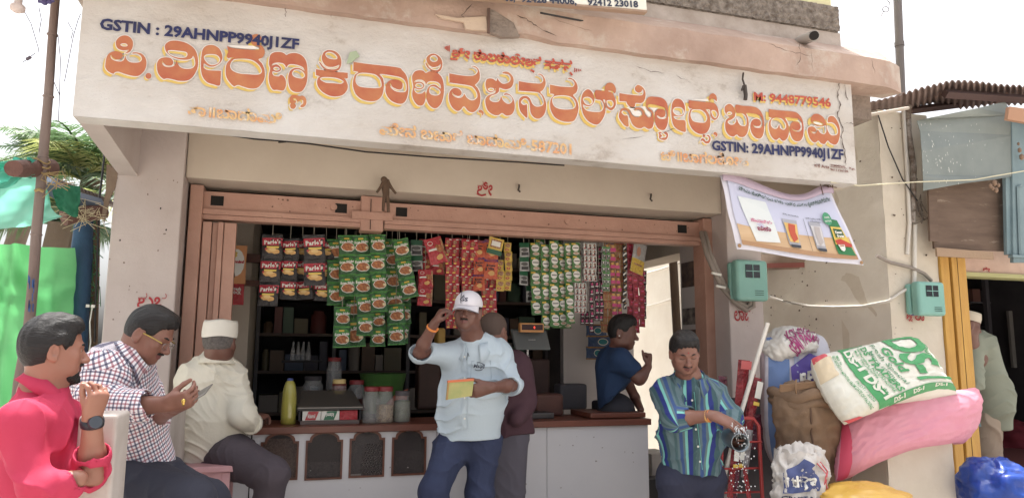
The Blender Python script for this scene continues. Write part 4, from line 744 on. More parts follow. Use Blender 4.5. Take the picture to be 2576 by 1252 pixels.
b = MB(); b.box((a.x, YK + .17, c.z), (c.x, YK + .22, a.z)); ro = bevel(b.build('readout', mkg('readout_orange', (222, 150, 70), .5), ES), .005)
b = MB(); b.box((a.x + .010, YK + .165, c.z + .016), (c.x - .010, YK + .1695, a.z - .010)); b.build('screen', mkg('dark_red_screen', (60, 20, 20), .2), ro)
led = mat('red_led', (1, .05, .03), .5); led.node_tree.nodes['Principled BSDF'].inputs['Emission Color'].default_value = (1, .06, .03, 1); led.node_tree.nodes['Principled BSDF'].inputs['Emission Strength'].default_value = 1.2
b = MB(); x = a.x + .098; zc = (a.z + c.z) / 2 + .002
put_text(b, '0', (x, YK + .164, zc - .008), (x + .010, YK + .164, zc - .008), .016, bold=.02); b.build('digit', led, ro)
b = MB(); b.box((p.x - .14, YK + .12, TZ), (p.x + .14, YK + .40, TZ + .04)); bevel(b.build('platform', mkg('scale_steel', (96, 92, 92), .4, metal=.6), ES), .006)
for (u0, u1, v0, v1, Y, nm, lb, c_) in [(1350, 1418, 990, 1045, YK + .3, 'plastic_stool_pile', 'brown plastic stack low on the counter right of the scale', (110, 66, 56)), (1330, 1384, 902, 1040, 5.6, 'brown_sack', 'upright brown sack in the shade behind the counter', (84, 56, 50)), (1410, 1478, 965, 1030, 5.5, 'grey_carton', 'grey carton standing behind the counter by the blue shirt man', (98, 96, 104)), (1508, 1560, 1008, 1046, YK + .3, 'dark_box', 'small dark box on the counter by the blue shirt', (46, 44, 52)), (1050, 1110, 900, 1030, 5.7, 'brown_carton', 'tall brown carton behind the raised arm', (96, 66, 54)), (1100, 1122, 824, 900, 5.3, 'yellow_can', 'yellow can edge behind the blue shirt shoulder', (206, 160, 50))]:
    a, c = P(u0, v1, Y=Y), P(u1, v0, Y=Y); b = MB(); b.box((a.x, Y, min(a.z, TZ) if Y < 5.2 else a.z), (c.x, Y + .16, c.z)); o = tag(bevel(b.build(nm, mkg(nm + '_m', c_, .6, col2=tuple(x * .7 for x in srgb(*c_)), scale=9), org=a), .02, 3), lb, nm.split('_')[-1] if nm != 'plastic_stool_pile' else 'stack')
# ---- shelves at the back
sh = thing('back_shelf', 'dark wall shelf packed with cartons and jars at the back of the shop', 'shelf', (.8, 6.9, .1))
for z in (.5, .85, 1.2, 1.52, 1.84, 2.16):
    b = MB(); b.box((-.28, 6.6, z), (2.34, 7.15, z + .025)); b.build('shelf_board', mkg('shelf_wood', (92, 72, 62), .6), sh)
for x in (-.29, .35, 1.0, 1.66, 2.32): b = MB(); b.box((x, 6.59, .1), (x + .03, 7.16, 2.4)); b.build('upright', mkg('shelf_steel', (80, 78, 84), .5), sh)
rr = random.Random(12); boxes = []
CN = {(120, 60, 56): 'dull red pack', (70, 90, 120): 'slate blue pack', (120, 110, 80): 'olive pack', (80, 110, 90): 'dull green pack', (150, 140, 130): 'pale grey pack', (110, 84, 60): 'brown pack', (60, 60, 80): 'dark blue pack'}
SN = {.875: 'second', 1.225: 'third', 1.545: 'fourth', 1.865: 'fifth', 2.185: 'topmost'}
for z in (.875, 1.225, 1.545, 1.865, 2.185):
    x = -.24
    while x < 2.25:
        w_ = rr.choice((.07, .09, .12, .16)); h_ = rr.uniform(.1, .26)
        if not any(abs(x + w_ / 2 - q) < w_ / 2 + .03 for q in (.365, 1.015, 1.675)):
            b = MB()
            cc = rr.choice([(120, 60, 56), (70, 90, 120), (120, 110, 80), (80, 110, 90), (150, 140, 130), (110, 84, 60), (60, 60, 80)])
            m = mkg('goods_%d_%d_%d' % cc, cc, .5)
            if rr.random() < .3: b.lathe((x + w_ / 2, 6.72, z), [(w_ * .45, 0), (w_ * .45, h_ * .8), (w_ * .3, h_ * .9), (w_ * .3, h_)], 12)
            else: b.box((x, 6.66, z), (x + w_ - .006, 6.9, z + h_))
            tag(b.build('shelf_carton', m, org=(x, 6.66, z)), '%s among the goods on the %s dark back shelf, %s part' % (CN[cc], SN[z], 'left' if x < .36 else 'middle' if x < 1.3 else 'right'), 'goods', 'goods on the dark back shelves')
        x += w_ + .004
# clear bottles, blue packets on partition, posters, shelf by the side door
for i in range(4): b = MB(); q = P(736 + i * 13, 905, Y=5.9); b.lathe(q, [(.018, 0), (.02, .05), (.014, .08), (.008, .12), (.008, .14)], 10); tag(b.build('glass_bottle', jar_pl, org=q), 'small clear bottle in the row on the dark shelf behind the counter', 'bottle', 'small clear bottles behind the counter')
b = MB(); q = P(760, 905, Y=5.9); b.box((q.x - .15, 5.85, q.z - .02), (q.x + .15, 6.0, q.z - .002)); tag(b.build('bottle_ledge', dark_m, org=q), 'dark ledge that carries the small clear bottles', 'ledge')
for k, (z_, lb) in enumerate((((1482, 812), 'top'), ((1510, 862), 'middle'), ((1485, 880), 'bottom'))):
    o = link('blue_packet', packet_mesh('blue_packet', .26 if k == 1 else .2, .115, .012, [(None, foil('pack_blue', (20, 100, 160), .3, col2=srgb(10, 60, 120), scale=9)), (s_disc(.05, .5, .2, .28), white), (s_disc(.05, .5, .17, .22), mkg('print_teal', (20, 140, 150), .4)), (s_rect(-.5, .5, .0, .1), gol), (s_rect(-.5, .5, .9, 1.), gol)])); o.location = P(1512 if k == 1 else 1500, 815 + k * 28, Y=6.05); tag(o, f'shiny blue packet on the white partition, {lb} of three', 'packet', 'blue packets on the partition')
ps = thing('side_shelf', 'white pinboard frame with small posters beside the side door', 'board', P(1740, 700, Y=5.35))
a, c = P(1716, 668, Y=5.3), P(1768, 832, Y=5.2)
b = MB(); b.box((3.035, 4.98, 1.2), (3.057, 5.27, 2.1)); b.build('board', mkg('board_white', (200, 192, 190), .7), ps)
for i, z in enumerate((1.92, 1.62, 1.45, 1.30)):
    b = MB(); b.box((3.026, 5.06, z), (3.034, 5.24, z + (.13 if i else .2))); b.build('small_poster', mkg('poster_brown%d' % (i % 2), ((120, 96, 84), (150, 140, 130))[i % 2], .6, col2=srgb(70, 60, 60), scale=18, amt=.3), ps)
b = MB(); b.tube([P(1693, 650, Y=6.6), P(1698, 745, Y=6.6), P(1704, 850, Y=6.6), (P(1706, 880, Y=6.6).x, 6.6, .0)], .045, 8); tag(b.build('wooden_prop', mkg('old_wood', (104, 84, 66), .9, bump=1, stretch=(3, 3, .3)), org=P(1704, 850, Y=6.6)), 'dark wooden prop standing in the alley behind the side door', 'prop')
b = MB()
for k in range(9):
    q = P(1694, 652, Y=6.58); b.tube([q, q + Vector((rnd.uniform(-.1, .1), 0, rnd.uniform(-.02, .03))), q + Vector((rnd.uniform(-.18, .18), 0, rnd.uniform(-.08, .02)))], .004, 5)
tag(b.build('tied_wire', mkg('dark_iron', (70, 60, 54), .7), org=P(1694, 652, Y=6.58)), 'tangle of wire tied round the top of the wooden prop', 'wire')
for v0, v1 in ((690, 662), (773, 745)):
    b = MB(); b.tube([P(1615, v0 + 0, X=XN - .03), P(1660, (v0 + v1) / 2 + 2, X=XN - .03), P(1708, v1, X=XN - .03)], .012, 6); tag(b.build('white_conduit', mkg('white_pvc', (226, 220, 210), .5), org=P(1660, v0, X=XN - .03)), 'thin white conduit on the alley wall, %s of two seen through the side door' % ('upper' if v0 < 700 else 'lower'), 'conduit')
b = MB(); b.tube([P(1716, 640, Y=5.5), P(1722, 760, Y=5.5), P(1745, 800, Y=5.4), P(1772, 790, Y=5.2), P(1790, 740, Y=5.0)], .005, 6); tag(b.build('black_wire', blk2, org=P(1722, 760, Y=5.5)), 'thin black wire looping beside the white pinboard', 'wire')
# ================================================================= outside fittings
teal = mkg('meter_teal', (136, 198, 184), .45, col2=srgb(112, 176, 164), scale=4, amt=.8)
def meter(u0, v0, u1, v1, Y, lb):
    a, c = P(u0, v1, Y=Y - .13), P(u1, v0, Y=Y - .13); t = thing('meter_box', lb, 'meter box', ((a.x + c.x) / 2, Y, a.z), 'electric meter boxes')
    ww, hh = c.x - a.x, c.z - a.z
    b = MB(); b.box((a.x, Y - .05, a.z + .01), (c.x - .01, Y - .003, c.z - .012)); bevel(b.build('back_shell', teal, t), .02, 4)
    b = MB(); b.box((a.x + .004, Y - .13, a.z), (c.x, Y - .052, c.z)); sh_ = bevel(b.build('front_shell', teal, t), .025, 4)
    b = MB(); b.box((a.x + ww * .28, Y - .134, a.z + hh * .56), (a.x + ww * .72, Y - .131, a.z + hh * .88)); b.build('window', mkg('meter_glass', (40, 44, 50), .1, spec=.9), sh_)
    b = MB(); b.box((a.x + ww * .49, Y - .137, a.z + hh * .56), (a.x + ww * .51, Y - .1345, a.z + hh * .88)); b.box((a.x + ww * .28, Y - .1385, a.z + hh * .71), (a.x + ww * .72, Y - .1372, a.z + hh * .73)); b.build('window_bar', teal, sh_)
    b = MB()
    for k in range(3): b.box((a.x + ww * .55, Y - .1325, a.z + hh * (.14 + .05 * k)), (a.x + ww * .82, Y - .1305, a.z + hh * (.155 + .05 * k)))
    b.build('printed_lines', mkg('print_dim', (40, 70, 66), .6), sh_)
    b = MB(); b.box((c.x, Y - .09, a.z + hh * .35), (c.x + .010, Y - .06, a.z + hh * .62)); b.build('latch', mkg('dark_green_clip', (30, 80, 60), .5), t)
    return t
meter(1855, 655, 1932, 755, YP, 'pale green meter box on the shop pillar under the banner')
meter(2314, 709, 2377, 793, YN, 'pale green meter box on the neighbour pillar beside the yellow door post')
grey = mkg('grey_conduit', (150, 138, 128), .6)
for k, dx in enumerate((0, 9)):
    b = MB(); b.tube([P(1764 + dx, 585, Y=YS - .08), P(1778 + dx, 640, Y=YP - .03), P(1800 + dx, 690, Y=YP - .03), P(1815 + dx, 722, Y=YP - .02), P(1850, 762 - dx, Y=YP - .03), P(1878, 780 - dx, Y=YP - .03), P(1896 - dx, 770 - dx, Y=YP - .04), P(1894 - dx, 752, Y=YP - .06)], .018, 8)
    tag(b.build('grey_conduit', grey, org=P(1800, 690, Y=YP - .03)), 'thick grey conduit from the door post to the pillar meter, %s of two' % ('lower' if k == 0 else 'upper'), 'conduit', 'grey conduits of the pillar meter')
for u, v in ((1800, 690), (1811, 722)): b = MB(); q = P(u, v, Y=YP - .05); b.tube([q - Vector((.03, 0, -.01)), q + Vector((.045, 0, -.002))], .010, 6); tag(b.build('clip', white, org=q), 'white cable clip on the grey conduits, %s one' % ('upper' if v == 690 else 'lower'), 'clip')
wpvc = mkg('white_pvc', (226, 220, 210), .5)
b = MB(); b.tube([P(1933, 745, Y=4.55), P(1968, 757, X=XN - .02), P(2040, 770, X=XN - .02), P(2100, 772, X=XN - .02), P(2170, 770, X=XN - .02), P(2235, 757, X=XN - .02), P(2262, 738, Y=YN - .02), P(2300, 715, Y=YN - .02), P(2316, 716, Y=YN - .02)], .011, 8); tag(b.build('white_conduit', wpvc, org=P(2100, 772, X=XN)), 'sagging white conduit running across the side wall between the two meter boxes', 'conduit')
b = MB(); b.tube([P(2205, 643, Y=YN - .03), P(2240, 660, Y=YN - .03), P(2290, 672, Y=YN - .03), P(2325, 688, Y=YN - .03), P(2343, 706, Y=YN - .03)], .013, 8); tag(b.build('grey_cable', grey, org=P(2290, 672, Y=YN)), 'grey cable drooping to the right meter box', 'cable')
b = MB(); b.tube([P(2302, 560, Y=YN - .02), P(2300, 690, Y=YN - .02), P(2297, 786, Y=YN - .03)], .016, 10); b.tube([P(2297, 786, Y=YN - .03), P(2296.8, 792, Y=YN - .03)], .018, 10, 1); tag(b.build('white_pipe', [wpvc, mkg('blue_plastic', (50, 80, 170), .4)], org=P(2300, 690, Y=YN)), 'upright white pipe with a blue end left of the right meter box', 'pipe')
b = MB(); b.tube([P(2282, 640, Y=YN - .015), P(2288, 560, Y=YN - .02), P(2280, 400, Y=YN - .02), P(2272, 278, Y=YN - .02)], .014, 8); tag(b.build('white_pipe', wpvc, org=P(2285, 500, Y=YN)), 'old white pipe running up to the rusty roof', 'pipe')
b = MB(); b.tube([P(2296, 560, Y=YN - .02), P(2298, 420, Y=YN - .02), P(2285, 330, Y=YN - .02), P(2284, 268, Y=YN - .02)], .022, 8); tag(b.build('rusty_pipe', mkg('rusty_steel2', (120, 100, 84), .8, col2=srgb(170, 160, 150), scale=20, amt=.2), org=P(2290, 420, Y=YN)), 'peeling rusty pipe beside the old white pipe', 'pipe')
b = MB()
for k in range(12):
    q = P(2312, 520, Y=YN - .04); b.tube([q + Vector((rnd.uniform(-.03, .03), 0, rnd.uniform(-.04, .04))) for _ in range(2)] + [q + Vector((rnd.uniform(-.07, .07), rnd.uniform(-.03, .02), rnd.uniform(-.12, .1))), q + Vector((rnd.uniform(-.06, .06), 0, rnd.uniform(-.14, .05)))], .004, 5)
tag(b.build('wire_tangle', mkg('wire_grey', (140, 126, 112), .7), org=P(2312, 520, Y=YN)), 'tangle of grey wire knotted round the pipes on the neighbour pillar', 'wire')
b = MB(); b.tube([P(2206, 280, Y=YN - .03), P(2235, 370, Y=YN - .05), P(2270, 450, Y=YN - .05), P(2308, 505, Y=YN - .05)], .005, 5); tag(b.build('black_wire', blk2, org=P(2235, 370, Y=YN)), 'black wire hanging down across the neighbour pillar', 'wire')
b = MB(); b.tube([P(2090, 458, Y=YF), P(2160, 467, Y=YF + .1), P(2300, 458, Y=4.0), P(2450, 452, Y=4.0), P(2576, 430, Y=4.0), P(2700, 400, Y=4.0)], .0045, 6); tag(b.build('yellow_wire', mkg('pale_wire', (224, 216, 180), .5), org=P(2300, 458, Y=4.0)), 'pale wire stretched from the fascia corner across the green metal sheet', 'wire')
b = MB(); b.tube([P(500, 328, Y=4.4), P(640, 350, Y=4.5), P(700, 354, Y=4.5), P(780, 362, Y=4.5), P(920, 382, Y=4.5), P(1100, 396, Y=4.5), P(1306, 408, Y=4.5), P(1420, 416, Y=4.4)], .0055, 6); b.tube([P(690, 352, Y=4.48), P(706, 346, Y=4.48), P(718, 358, Y=4.48), P(700, 358, Y=4.48)], .005, 6)
tag(b.build('black_wire', blk2, org=P(700, 354, Y=4.5)), 'long dark wire sagging under the lower edge of the fascia', 'wire')
b = MB(); b.tube([P(1870, 184, Y=YF - .02), P(1868, 200, Y=YF - .03), P(1873, 215, Y=YF - .03)], .006, 6); b.tube([P(1873, 215, Y=YF - .03), P(1876, 240, Y=YF - .03), P(1875, 251, Y=YF - .03)], .013, 6); b.tube([P(1870, 216, Y=YF - .035), P(1866, 228, Y=YF - .035)], .007, 6)
tag(b.build('twisted_wire', mkg('dark_iron', (70, 60, 54), .7), org=P(1870, 215, Y=YF)), 'twisted wire end hanging from the cornice onto the fascia', 'wire')
# doll
dl = mkg('dusty_brown', (104, 80, 62), .9, bump=.6)
b = MB(); q = P(970, 490, Y=4.58)
b.tube([P(968, 450, Y=4.58), P(970, 470, Y=4.57), P(971, 490, Y=4.57)], [.018, .026, .022], 8); b.tube([P(966, 456, Y=4.57), P(958, 470, Y=4.56), P(948, 484, Y=4.56)], [.014, .010, .008], 7); b.tube([P(974, 456, Y=4.57), P(984, 472, Y=4.56), P(996, 487, Y=4.56)], [.014, .010, .008], 7)
b.tube([P(968, 488, Y=4.57), P(965, 510, Y=4.57), P(964, 530, Y=4.57)], [.014, .011, .010], 7); b.tube([P(974, 488, Y=4.57), P(976, 512, Y=4.57), P(977, 533, Y=4.57)], [.014, .011, .010], 7)
tag(b.build('straw_doll', dl, org=q), 'small dark headless rag doll hanging above the centre joint of the frame', 'doll')
b = MB(); b.ball(P(966, 452, Y=4.56), .022, 0, 8); b.ball(P(976, 455, Y=4.56), .012, 0, 6); tag(b.build('rag_knot', dl, org=P(966, 452, Y=4.56)), 'knot of brown cloth over the neck of the rag doll', 'knot')
# upper board with phone numbers
ub = thing('upper_board', 'pale signboard with dark telephone numbers above the cornice', 'signboard', P(1400, 0, Y=3.45))
a, c = P(1233, 0, Y=3.42), P(1628, 26, Y=3.42); dd = (c - P(1228, -9, Y=3.42)).normalized(); dn = Vector((dd.z, 0, -dd.x))
l = 4.1; br_ = c; tr_ = br_ - dn * .9; bl_ = br_ - dd * l; tl_ = bl_ - dn * .9
b = MB(); b.hexa([bl_, br_, tr_, tl_], (0, .03, 0)); bevel(b.build('board', mkg('board_cream', (240, 236, 222), .5), ub), .004)
b = MB(); b.hexa([bl_ + dn * .012 + dd * 0, br_ + dn * .012, br_ + dn * .001, bl_ + dn * .001], (0, .04, 0)); b.build('lower_edge', mkg('edge_rust', (170, 140, 116), .7), ub)
b = MB(); put_text(b, '92428 44006,    92412 23018', P(1311, 5, Y=3.415), P(1606, 19, Y=3.415), .036, bold=.035, up=-dn); put_text(b, '00,', P(1270, 3, Y=3.415), P(1296, 4, Y=3.415), .036, bold=.035, up=-dn); b.build('lettering', mkg('navy_print', (50, 56, 80), .5), ub)
b = MB(); b.tube([P(1360, 33, Y=3.50), P(1500, 60, Y=3.6), P(1700, 92, Y=3.68), P(1900, 104, Y=3.74), P(2080, 118, Y=3.77)], .006, 6); tag(b.build('black_wire', blk2, org=P(1500, 60, Y=3.6)), 'black cable lying along the top of the cornice', 'cable')
# ---- banner
bn = thing('tea_banner', 'white tea advertising banner with glasses and a green packet, sagging below the fascia', 'banner', P(1990, 560, Y=3.75))
net = [[P(1809, 436, Y=3.70), P(1900, 462, Y=3.72), P(1985, 492, Y=3.74), P(2040, 482, Y=3.74), P(2087, 472, Y=3.72)],
       [P(1826, 505, Y=3.68), P(1910, 528, Y=3.66), P(1998, 545, Y=3.66), P(2062, 546, Y=3.66), P(2116, 541, Y=3.66)],
       [P(1840, 566, Y=3.66), P(1925, 585, Y=3.63), P(2010, 598, Y=3.63), P(2082, 606, Y=3.62), P(2145, 604, Y=3.62)],
       [P(1854, 627, Y=3.66), P(1935, 637, Y=3.62), P(2020, 652, Y=3.60), P(2100, 660, Y=3.60), P(2173, 667, Y=3.60)]]
def bsurf(u, v, e=0):
    p = lag(net, u, v); return p + Vector((0, -e + .012 * vnoise(u * 4, v * 3, 2), 0))
V, F = grid_surface(lambda u, v: bsurf(u, v), 28, 20)
bs = part('banner_sheet', mkg('banner_white', (226, 224, 238), .55), bn, V, F, smooth=True)
def bpatch(poly, m, lv, nm='printed_shape', sub=1):
    """flat print: polygon in banner fractions"""
    c = np.array(poly, float)
    if sub > 1: c = np.array([c[i] + (c[(i + 1) % len(c)] - c[i]) * j / sub for i in range(len(c)) for j in range(sub)])
    V, F = fill2d([c]); return part(nm, m, bs, [bsurf(x, y, (.005 + .003 * lv)) for x, y in V], F)
def bgrid(x0, y0, x1, y1, m, lv, n=14, k=4, nm='printed_band'):
    V, F = grid_surface(lambda u, v: bsurf(x0 + (x1 - x0) * u, y0 + (y1 - y0) * v, (.005 + .003 * lv)), n, k); return part(nm, m, bs, V, F, smooth=True)
def btext(body, x0, y0, x1, y1, h, m, lv=4, bold=.02):
    V, F, wd = text2d(body, bold, 1); part('printed_words', m, bs, [bsurf(x0 + (x1 - x0) * x / wd, y0 + (y1 - y0) * x / wd - y * h, (.005 + .003 * lv)) for x, y in V], F)
bgrid(.045, .05, .965, .62, mkg('banner_lilac', (206, 208, 234), .5), 1, 20, 10); bgrid(.045, .62, .965, .93, mkg('banner_table', (222, 186, 140), .5, col2=srgb(206, 164, 116), scale=5, stretch=(.6, 1, 4)), 1.4, 20, 6); bgrid(.045, .86, .965, .93, mkg('banner_table_edge', (186, 140, 96), .5), 2, 20, 3)
bpatch([(.10, .24), (.30, .20), (.34, .80), (.16, .84)], mkg('banner_powder', (226, 232, 232), .5), 3, sub=4)
btext('ಸಾಮಾನ್ಯ', .155, .54, .30, .53, .045, mag, 4, .02); btext('ಚಹಾ', .185, .66, .285, .64, .06, mkg('print_crimson', (150, 30, 80), .5), 4, .03)
dgr = mkg('print_dark', (60, 64, 74), .5)
btext('ನೀವು ಕುಡಿಯುವ ಚಹಾ ಶುದ್ಧ ಮತ್ತು ನೈಸರ್ಗಿಕವಾಗಿದೆಯೇ?', .12, .16, .93, .17, .042, mkg('print_dkgreen', (40, 84, 60), .5), 4, .02)
btext('ಚಹಾ ಸಾಮಾನ್ಯ', .40, .33, .52, .35, .022, dgr, 4, .01); btext('ಪರಿಶುದ್ಧ ಚಹಾ', .58, .36, .73, .38, .022, dgr, 4, .01); btext('ಬಣ್ಣ ರಹಿತ ಚಹಾ', .62, .40, .72, .42, .018, dgr, 4, .01)
for x, fc, fc2 in ((.44, (236, 190, 90), (206, 80, 40)), (.655, (216, 212, 214), (190, 180, 178))):
    bpatch([(x - .055, .40), (x + .055, .405), (x + .045, .82), (x - .035, .82)], mkg('glass_grey%d' % fc[0], (176, 176, 186), .4), 3, sub=3)
    bpatch([(x - .048, .46), (x + .048, .465), (x + .038, .76), (x - .03, .76)], mkg('tea_%d' % fc[0], fc, .4), 4, sub=3)
    bpatch([(x - .02, .47), (x + .03, .48), (x + .022, .60), (x + .034, .70), (x - .004, .76), (x - .02, .66), (x - .026, .56)], mkg('brew_%d' % fc2[0], fc2, .4), 5)
    bpatch([(x - .034, .80), (x + .044, .80), (x + .04, .845), (x - .026, .845)], dgr, 5, sub=2)
bpatch([(.555, .36), (.558, .36), (.573, .86), (.570, .86)], dgr, 4)
gp = mkg('banner_pack_green', (30, 130, 70), .4)
bpatch([(.80, .36), (.90, .40), (.955, .88), (.80, .86), (.79, .60)], gp, 3, sub=3); bpatch([(.80, .47), (.905, .49), (.945, .70), (.80, .72)], mkg('pack_bright', (236, 200, 60), .4), 4, sub=3); bpatch([(.815, .50), (.90, .52), (.91, .62), (.82, .62)], mkg('pack_deep', (30, 90, 50), .4), 5)
btext('Kanan', .822, .565, .89, .57, .035, white, 6, .05); btext('Devan', .832, .615, .90, .62, .035, white, 6, .05)
bpatch([(.80, .66), (.86, .64), (.95, .72), (.94, .76), (.82, .74)], mkg('tea_leaf_red', (206, 60, 40), .4), 5); bpatch([(.815, .72), (.875, .72), (.87, .79), (.85, .82), (.828, .80)], white, 6); bpatch([(.825, .728), (.866, .728), (.862, .745), (.83, .745)], orn, 7)
bpatch([(.79 + .045 * math.cos(t), .37 + .085 * math.sin(t)) for t in [i * .524 for i in range(12)]], mkg('badge_green', (60, 160, 110), .4), 6); btext('100%', .765, .365, .815, .365, .025, white, 7, .02); btext('NATURAL', .757, .41, .823, .412, .022, white, 7, .02)
for u, v in ((.02, .95), (.98, .97)):
    b = MB(); b.lathe(bsurf(u, v, .006), [(.006, 0), (.012, .002), (.012, .004)], 10, axis=(0, -1, 0)); b.build('eyelet', gol, bn)
V, F = grid_surface(lambda u, v: bsurf(u, -.0 + .10 * v * (1 - .2 * u), .012 + .012 * math.sin(v * 3.1)) + Vector((0, 0, .006)), 24, 5); part('folded_edge', mkg('banner_fold', (188, 166, 186), .6), bn, V, F, smooth=True)
b = MB(); q = P(2085, 462, Y=3.70)
for k in range(7): b.tube([q, q + Vector((rnd.uniform(-.09, .05), 0, rnd.uniform(-.03, .06))), q + Vector((rnd.uniform(-.05, .08), 0, rnd.uniform(-.10, .02)))], .003, 5)
b.tube([q, P(1960, 448, Y=3.72), P(1900, 446, Y=3.72)], .003, 5)
tag(b.build('binding_wire', mkg('rust_wire', (110, 84, 66), .7), org=q), 'knotted rusty wire tying the banner to the fascia corner', 'wire')
V, F = grid_surface(lambda u, v: P(1905 + 122 * u, 640 + 40 * v - 4 * u, X=XN - .01 - .02 * math.sin(u * 3 + v)) , 10, 5)
o = part('old_poster', mkg('old_poster', (200, 176, 156), .8, col2=srgb(176, 150, 130)), thing('old_poster', 'faded poster with a red band pasted on the side wall under the banner', 'poster', P(1960, 660, X=XN)), V, F)
V, F = grid_surface(lambda u, v: P(1912 + 112 * u, 662 + 12 * v - 2 * u, X=XN - .016 - .02 * math.sin(u * 3 + .7)), 10, 2); part('printed_band', mkg('band_red', (190, 110, 100), .8), o.parent, V, F)
# ================================================================= sacks
def sack(name, label, cat, net, T, m, nu=36, nv=26, wr=.008, seed=0, px=2.6, flat=.0, group=None, back=True, pz=2.6):
    """a filled sack: mid surface through the control net, fattened on both sides"""
    org = lag(net, .5, .5); root = thing(name, label, cat, org, group)
    def nrm(u, v):
        e = .01; a = lag(net, min(1, u + e), v) - lag(net, max(0, u - e), v); c = lag(net, u, min(1, v + e)) - lag(net, u, max(0, v - e)); n = a.cross(c).normalized()
        return n if n.y < 0 or abs(n.y) < .0 else -n
    def surf(u, v, side=1, e=0):
        k = max(0, (1 - abs(2 * u - 1) ** px)) ** .55 * max(0, (1 - abs(2 * v - 1) ** pz)) ** .55
        p = lag(net, u, v); ed = max(abs(2 * u - 1), abs(2 * v - 1))
        w_ = wr * 1.25 * (.7 * vnoise(u * 5 + seed, v * 5, side) + 1.2 * (.25 - abs(vnoise(u * 9 + 4 * v + seed, v * 9, side + 3))) + .35 * (.25 - abs(vnoise(u * 15 + seed, v * 13 + 4 * u, side + 6))) + .8 * vnoise(u * 11, v * 11 + seed, side) * ed ** 2 + .9 * abs(vnoise(u * 16 + 3 * v, v * 5 - 4 * u, seed + side)) * (.4 + ed ** 3)) + wr * .5 * math.sin((u if abs(2 * v - 1) > abs(2 * u - 1) else v) * 60 + seed) * max(0, ed - .8) * 5
        return p + nrm(u, v) * (side * (T * k * (1 if side > 0 else .8)) + w_ * (.3 + k) + e)
    nu = int(nu * 1.5); nv = int(nv * 1.5); V, F = grid_surface(lambda u, v: surf(u, v, 1), nu, nv); V2, F2 = grid_surface(lambda u, v: surf(u, v, -1) - nrm(u, v) * .004, nu, nv)
    mb = MB(); mb.add(V, F, 0, True); mb.add(V2, [f[::-1] for f in F2], 0, True)
    n = nu + 1; ring = [i for i in range(n)] + [j * n + nu for j in range(1, nv + 1)] + [nv * n + i for i in range(nu - 1, -1, -1)] + [j * n for j in range(nv - 1, 0, -1)]
    r1 = [V[i] for i in ring]; r2 = [V2[i] for i in ring]; k = len(ring)
    mb.add(r1 + r2, [(i, (i + 1) % k, k + (i + 1) % k, k + i) for i in range(k)], 0, True)
    body = mb.build('sack_body', m, root)
    # seam rope round the edge
    return root, body, surf
def sprint(parent, surf, poly, m, lv=1, sub=3, nm='printed_shape'):
    c = np.array(poly, float)
    if len(poly) == 4:
        q = [Vector(p_) for p_ in poly]; nn = 4 * sub + 4
        V, F = grid_surface(lambda u, v: (lambda w: surf(w.x, w.y, 1, .003 + .0015 * lv))(q[0].lerp(q[1], u).lerp(q[3].lerp(q[2], u), v)), nn, nn); return part(nm, m, parent, V, F, smooth=True)
    if len(poly) > 4:
        cc = Vector(c.mean(0)); k = len(c) * sub; ring = [Vector(c[i] + (c[(i + 1) % len(c)] - c[i]) * j / sub) for i in range(len(c)) for j in range(sub)]
        V = [surf(cc.x, cc.y, 1, .003 + .0015 * lv)]
        for t in (.25, .5, .75, 1): V += [(lambda w: surf(w.x, w.y, 1, .003 + .0015 * lv))(cc.lerp(r_, t)) for r_ in ring]
        F = [(0, 1 + i, 1 + (i + 1) % k) for i in range(k)] + [(1 + a * k + i, 1 + (a + 1) * k + i, 1 + (a + 1) * k + (i + 1) % k, 1 + a * k + (i + 1) % k) for a in range(3) for i in range(k)]
        return part(nm, m, parent, V, F, smooth=True)
    c = np.array([c[i] + (c[(i + 1) % len(c)] - c[i]) * j / sub for i in range(len(c)) for j in range(sub)])
    V, F = fill2d([c]); return part(nm, m, parent, [surf(x, y, 1, .003 + .0015 * lv) for x, y in V], F)
def finer(V, F, L):
    V = list(V); out = []; st = [tuple(f) for f in F for f in [f[0:1] + f[k:k + 2] for k in range(1, len(f) - 1)]]
    while st:
        f = st.pop(); e = [math.dist(V[f[i]], V[f[(i + 1) % 3]]) for i in range(3)]; i = e.index(max(e))
        if e[i] < L or len(out) > 6000: out.append(f); continue
        a, b_, c = f[i], f[(i + 1) % 3], f[(i + 2) % 3]; V.append(((V[a][0] + V[b_][0]) / 2, (V[a][1] + V[b_][1]) / 2)); k = len(V) - 1; st += [(a, k, c), (k, b_, c)]
    return V, out
def sband(parent, surf, x0, y0, x1, y1, m, lv=1, n=12, k=6, nm='printed_band'):
    V, F = grid_surface(lambda u, v: surf(x0 + (x1 - x0) * u, y0 + (y1 - y0) * v, 1, .003 + .0015 * lv), n, k); return part(nm, m, parent, V, F, smooth=True)
def stext(parent, surf, body, p0, p1, up, m, lv=2, bold=.03, res=2):
    """p0->p1 baseline, up = cap-height vector, all in sack fractions"""
    V, F, wd = text2d(body, bold, res); V, F = finer(V, F, (.025 * wd / max(.05, (Vector(p1) - Vector(p0)).length)))
    part('printed_words', m, parent, [surf(p0[0] + (p1[0] - p0[0]) * x / wd + up[0] * y, p0[1] + (p1[1] - p0[1]) * x / wd + up[1] * y, 1, .003 + .0015 * lv) for x, y in V], F)
weave = lambda n, c, c2=None, **k: mat(n, srgb(*c), .6, col2=srgb(*(c2 or c)), scale=5, bump=.35, bscale=30, **k)
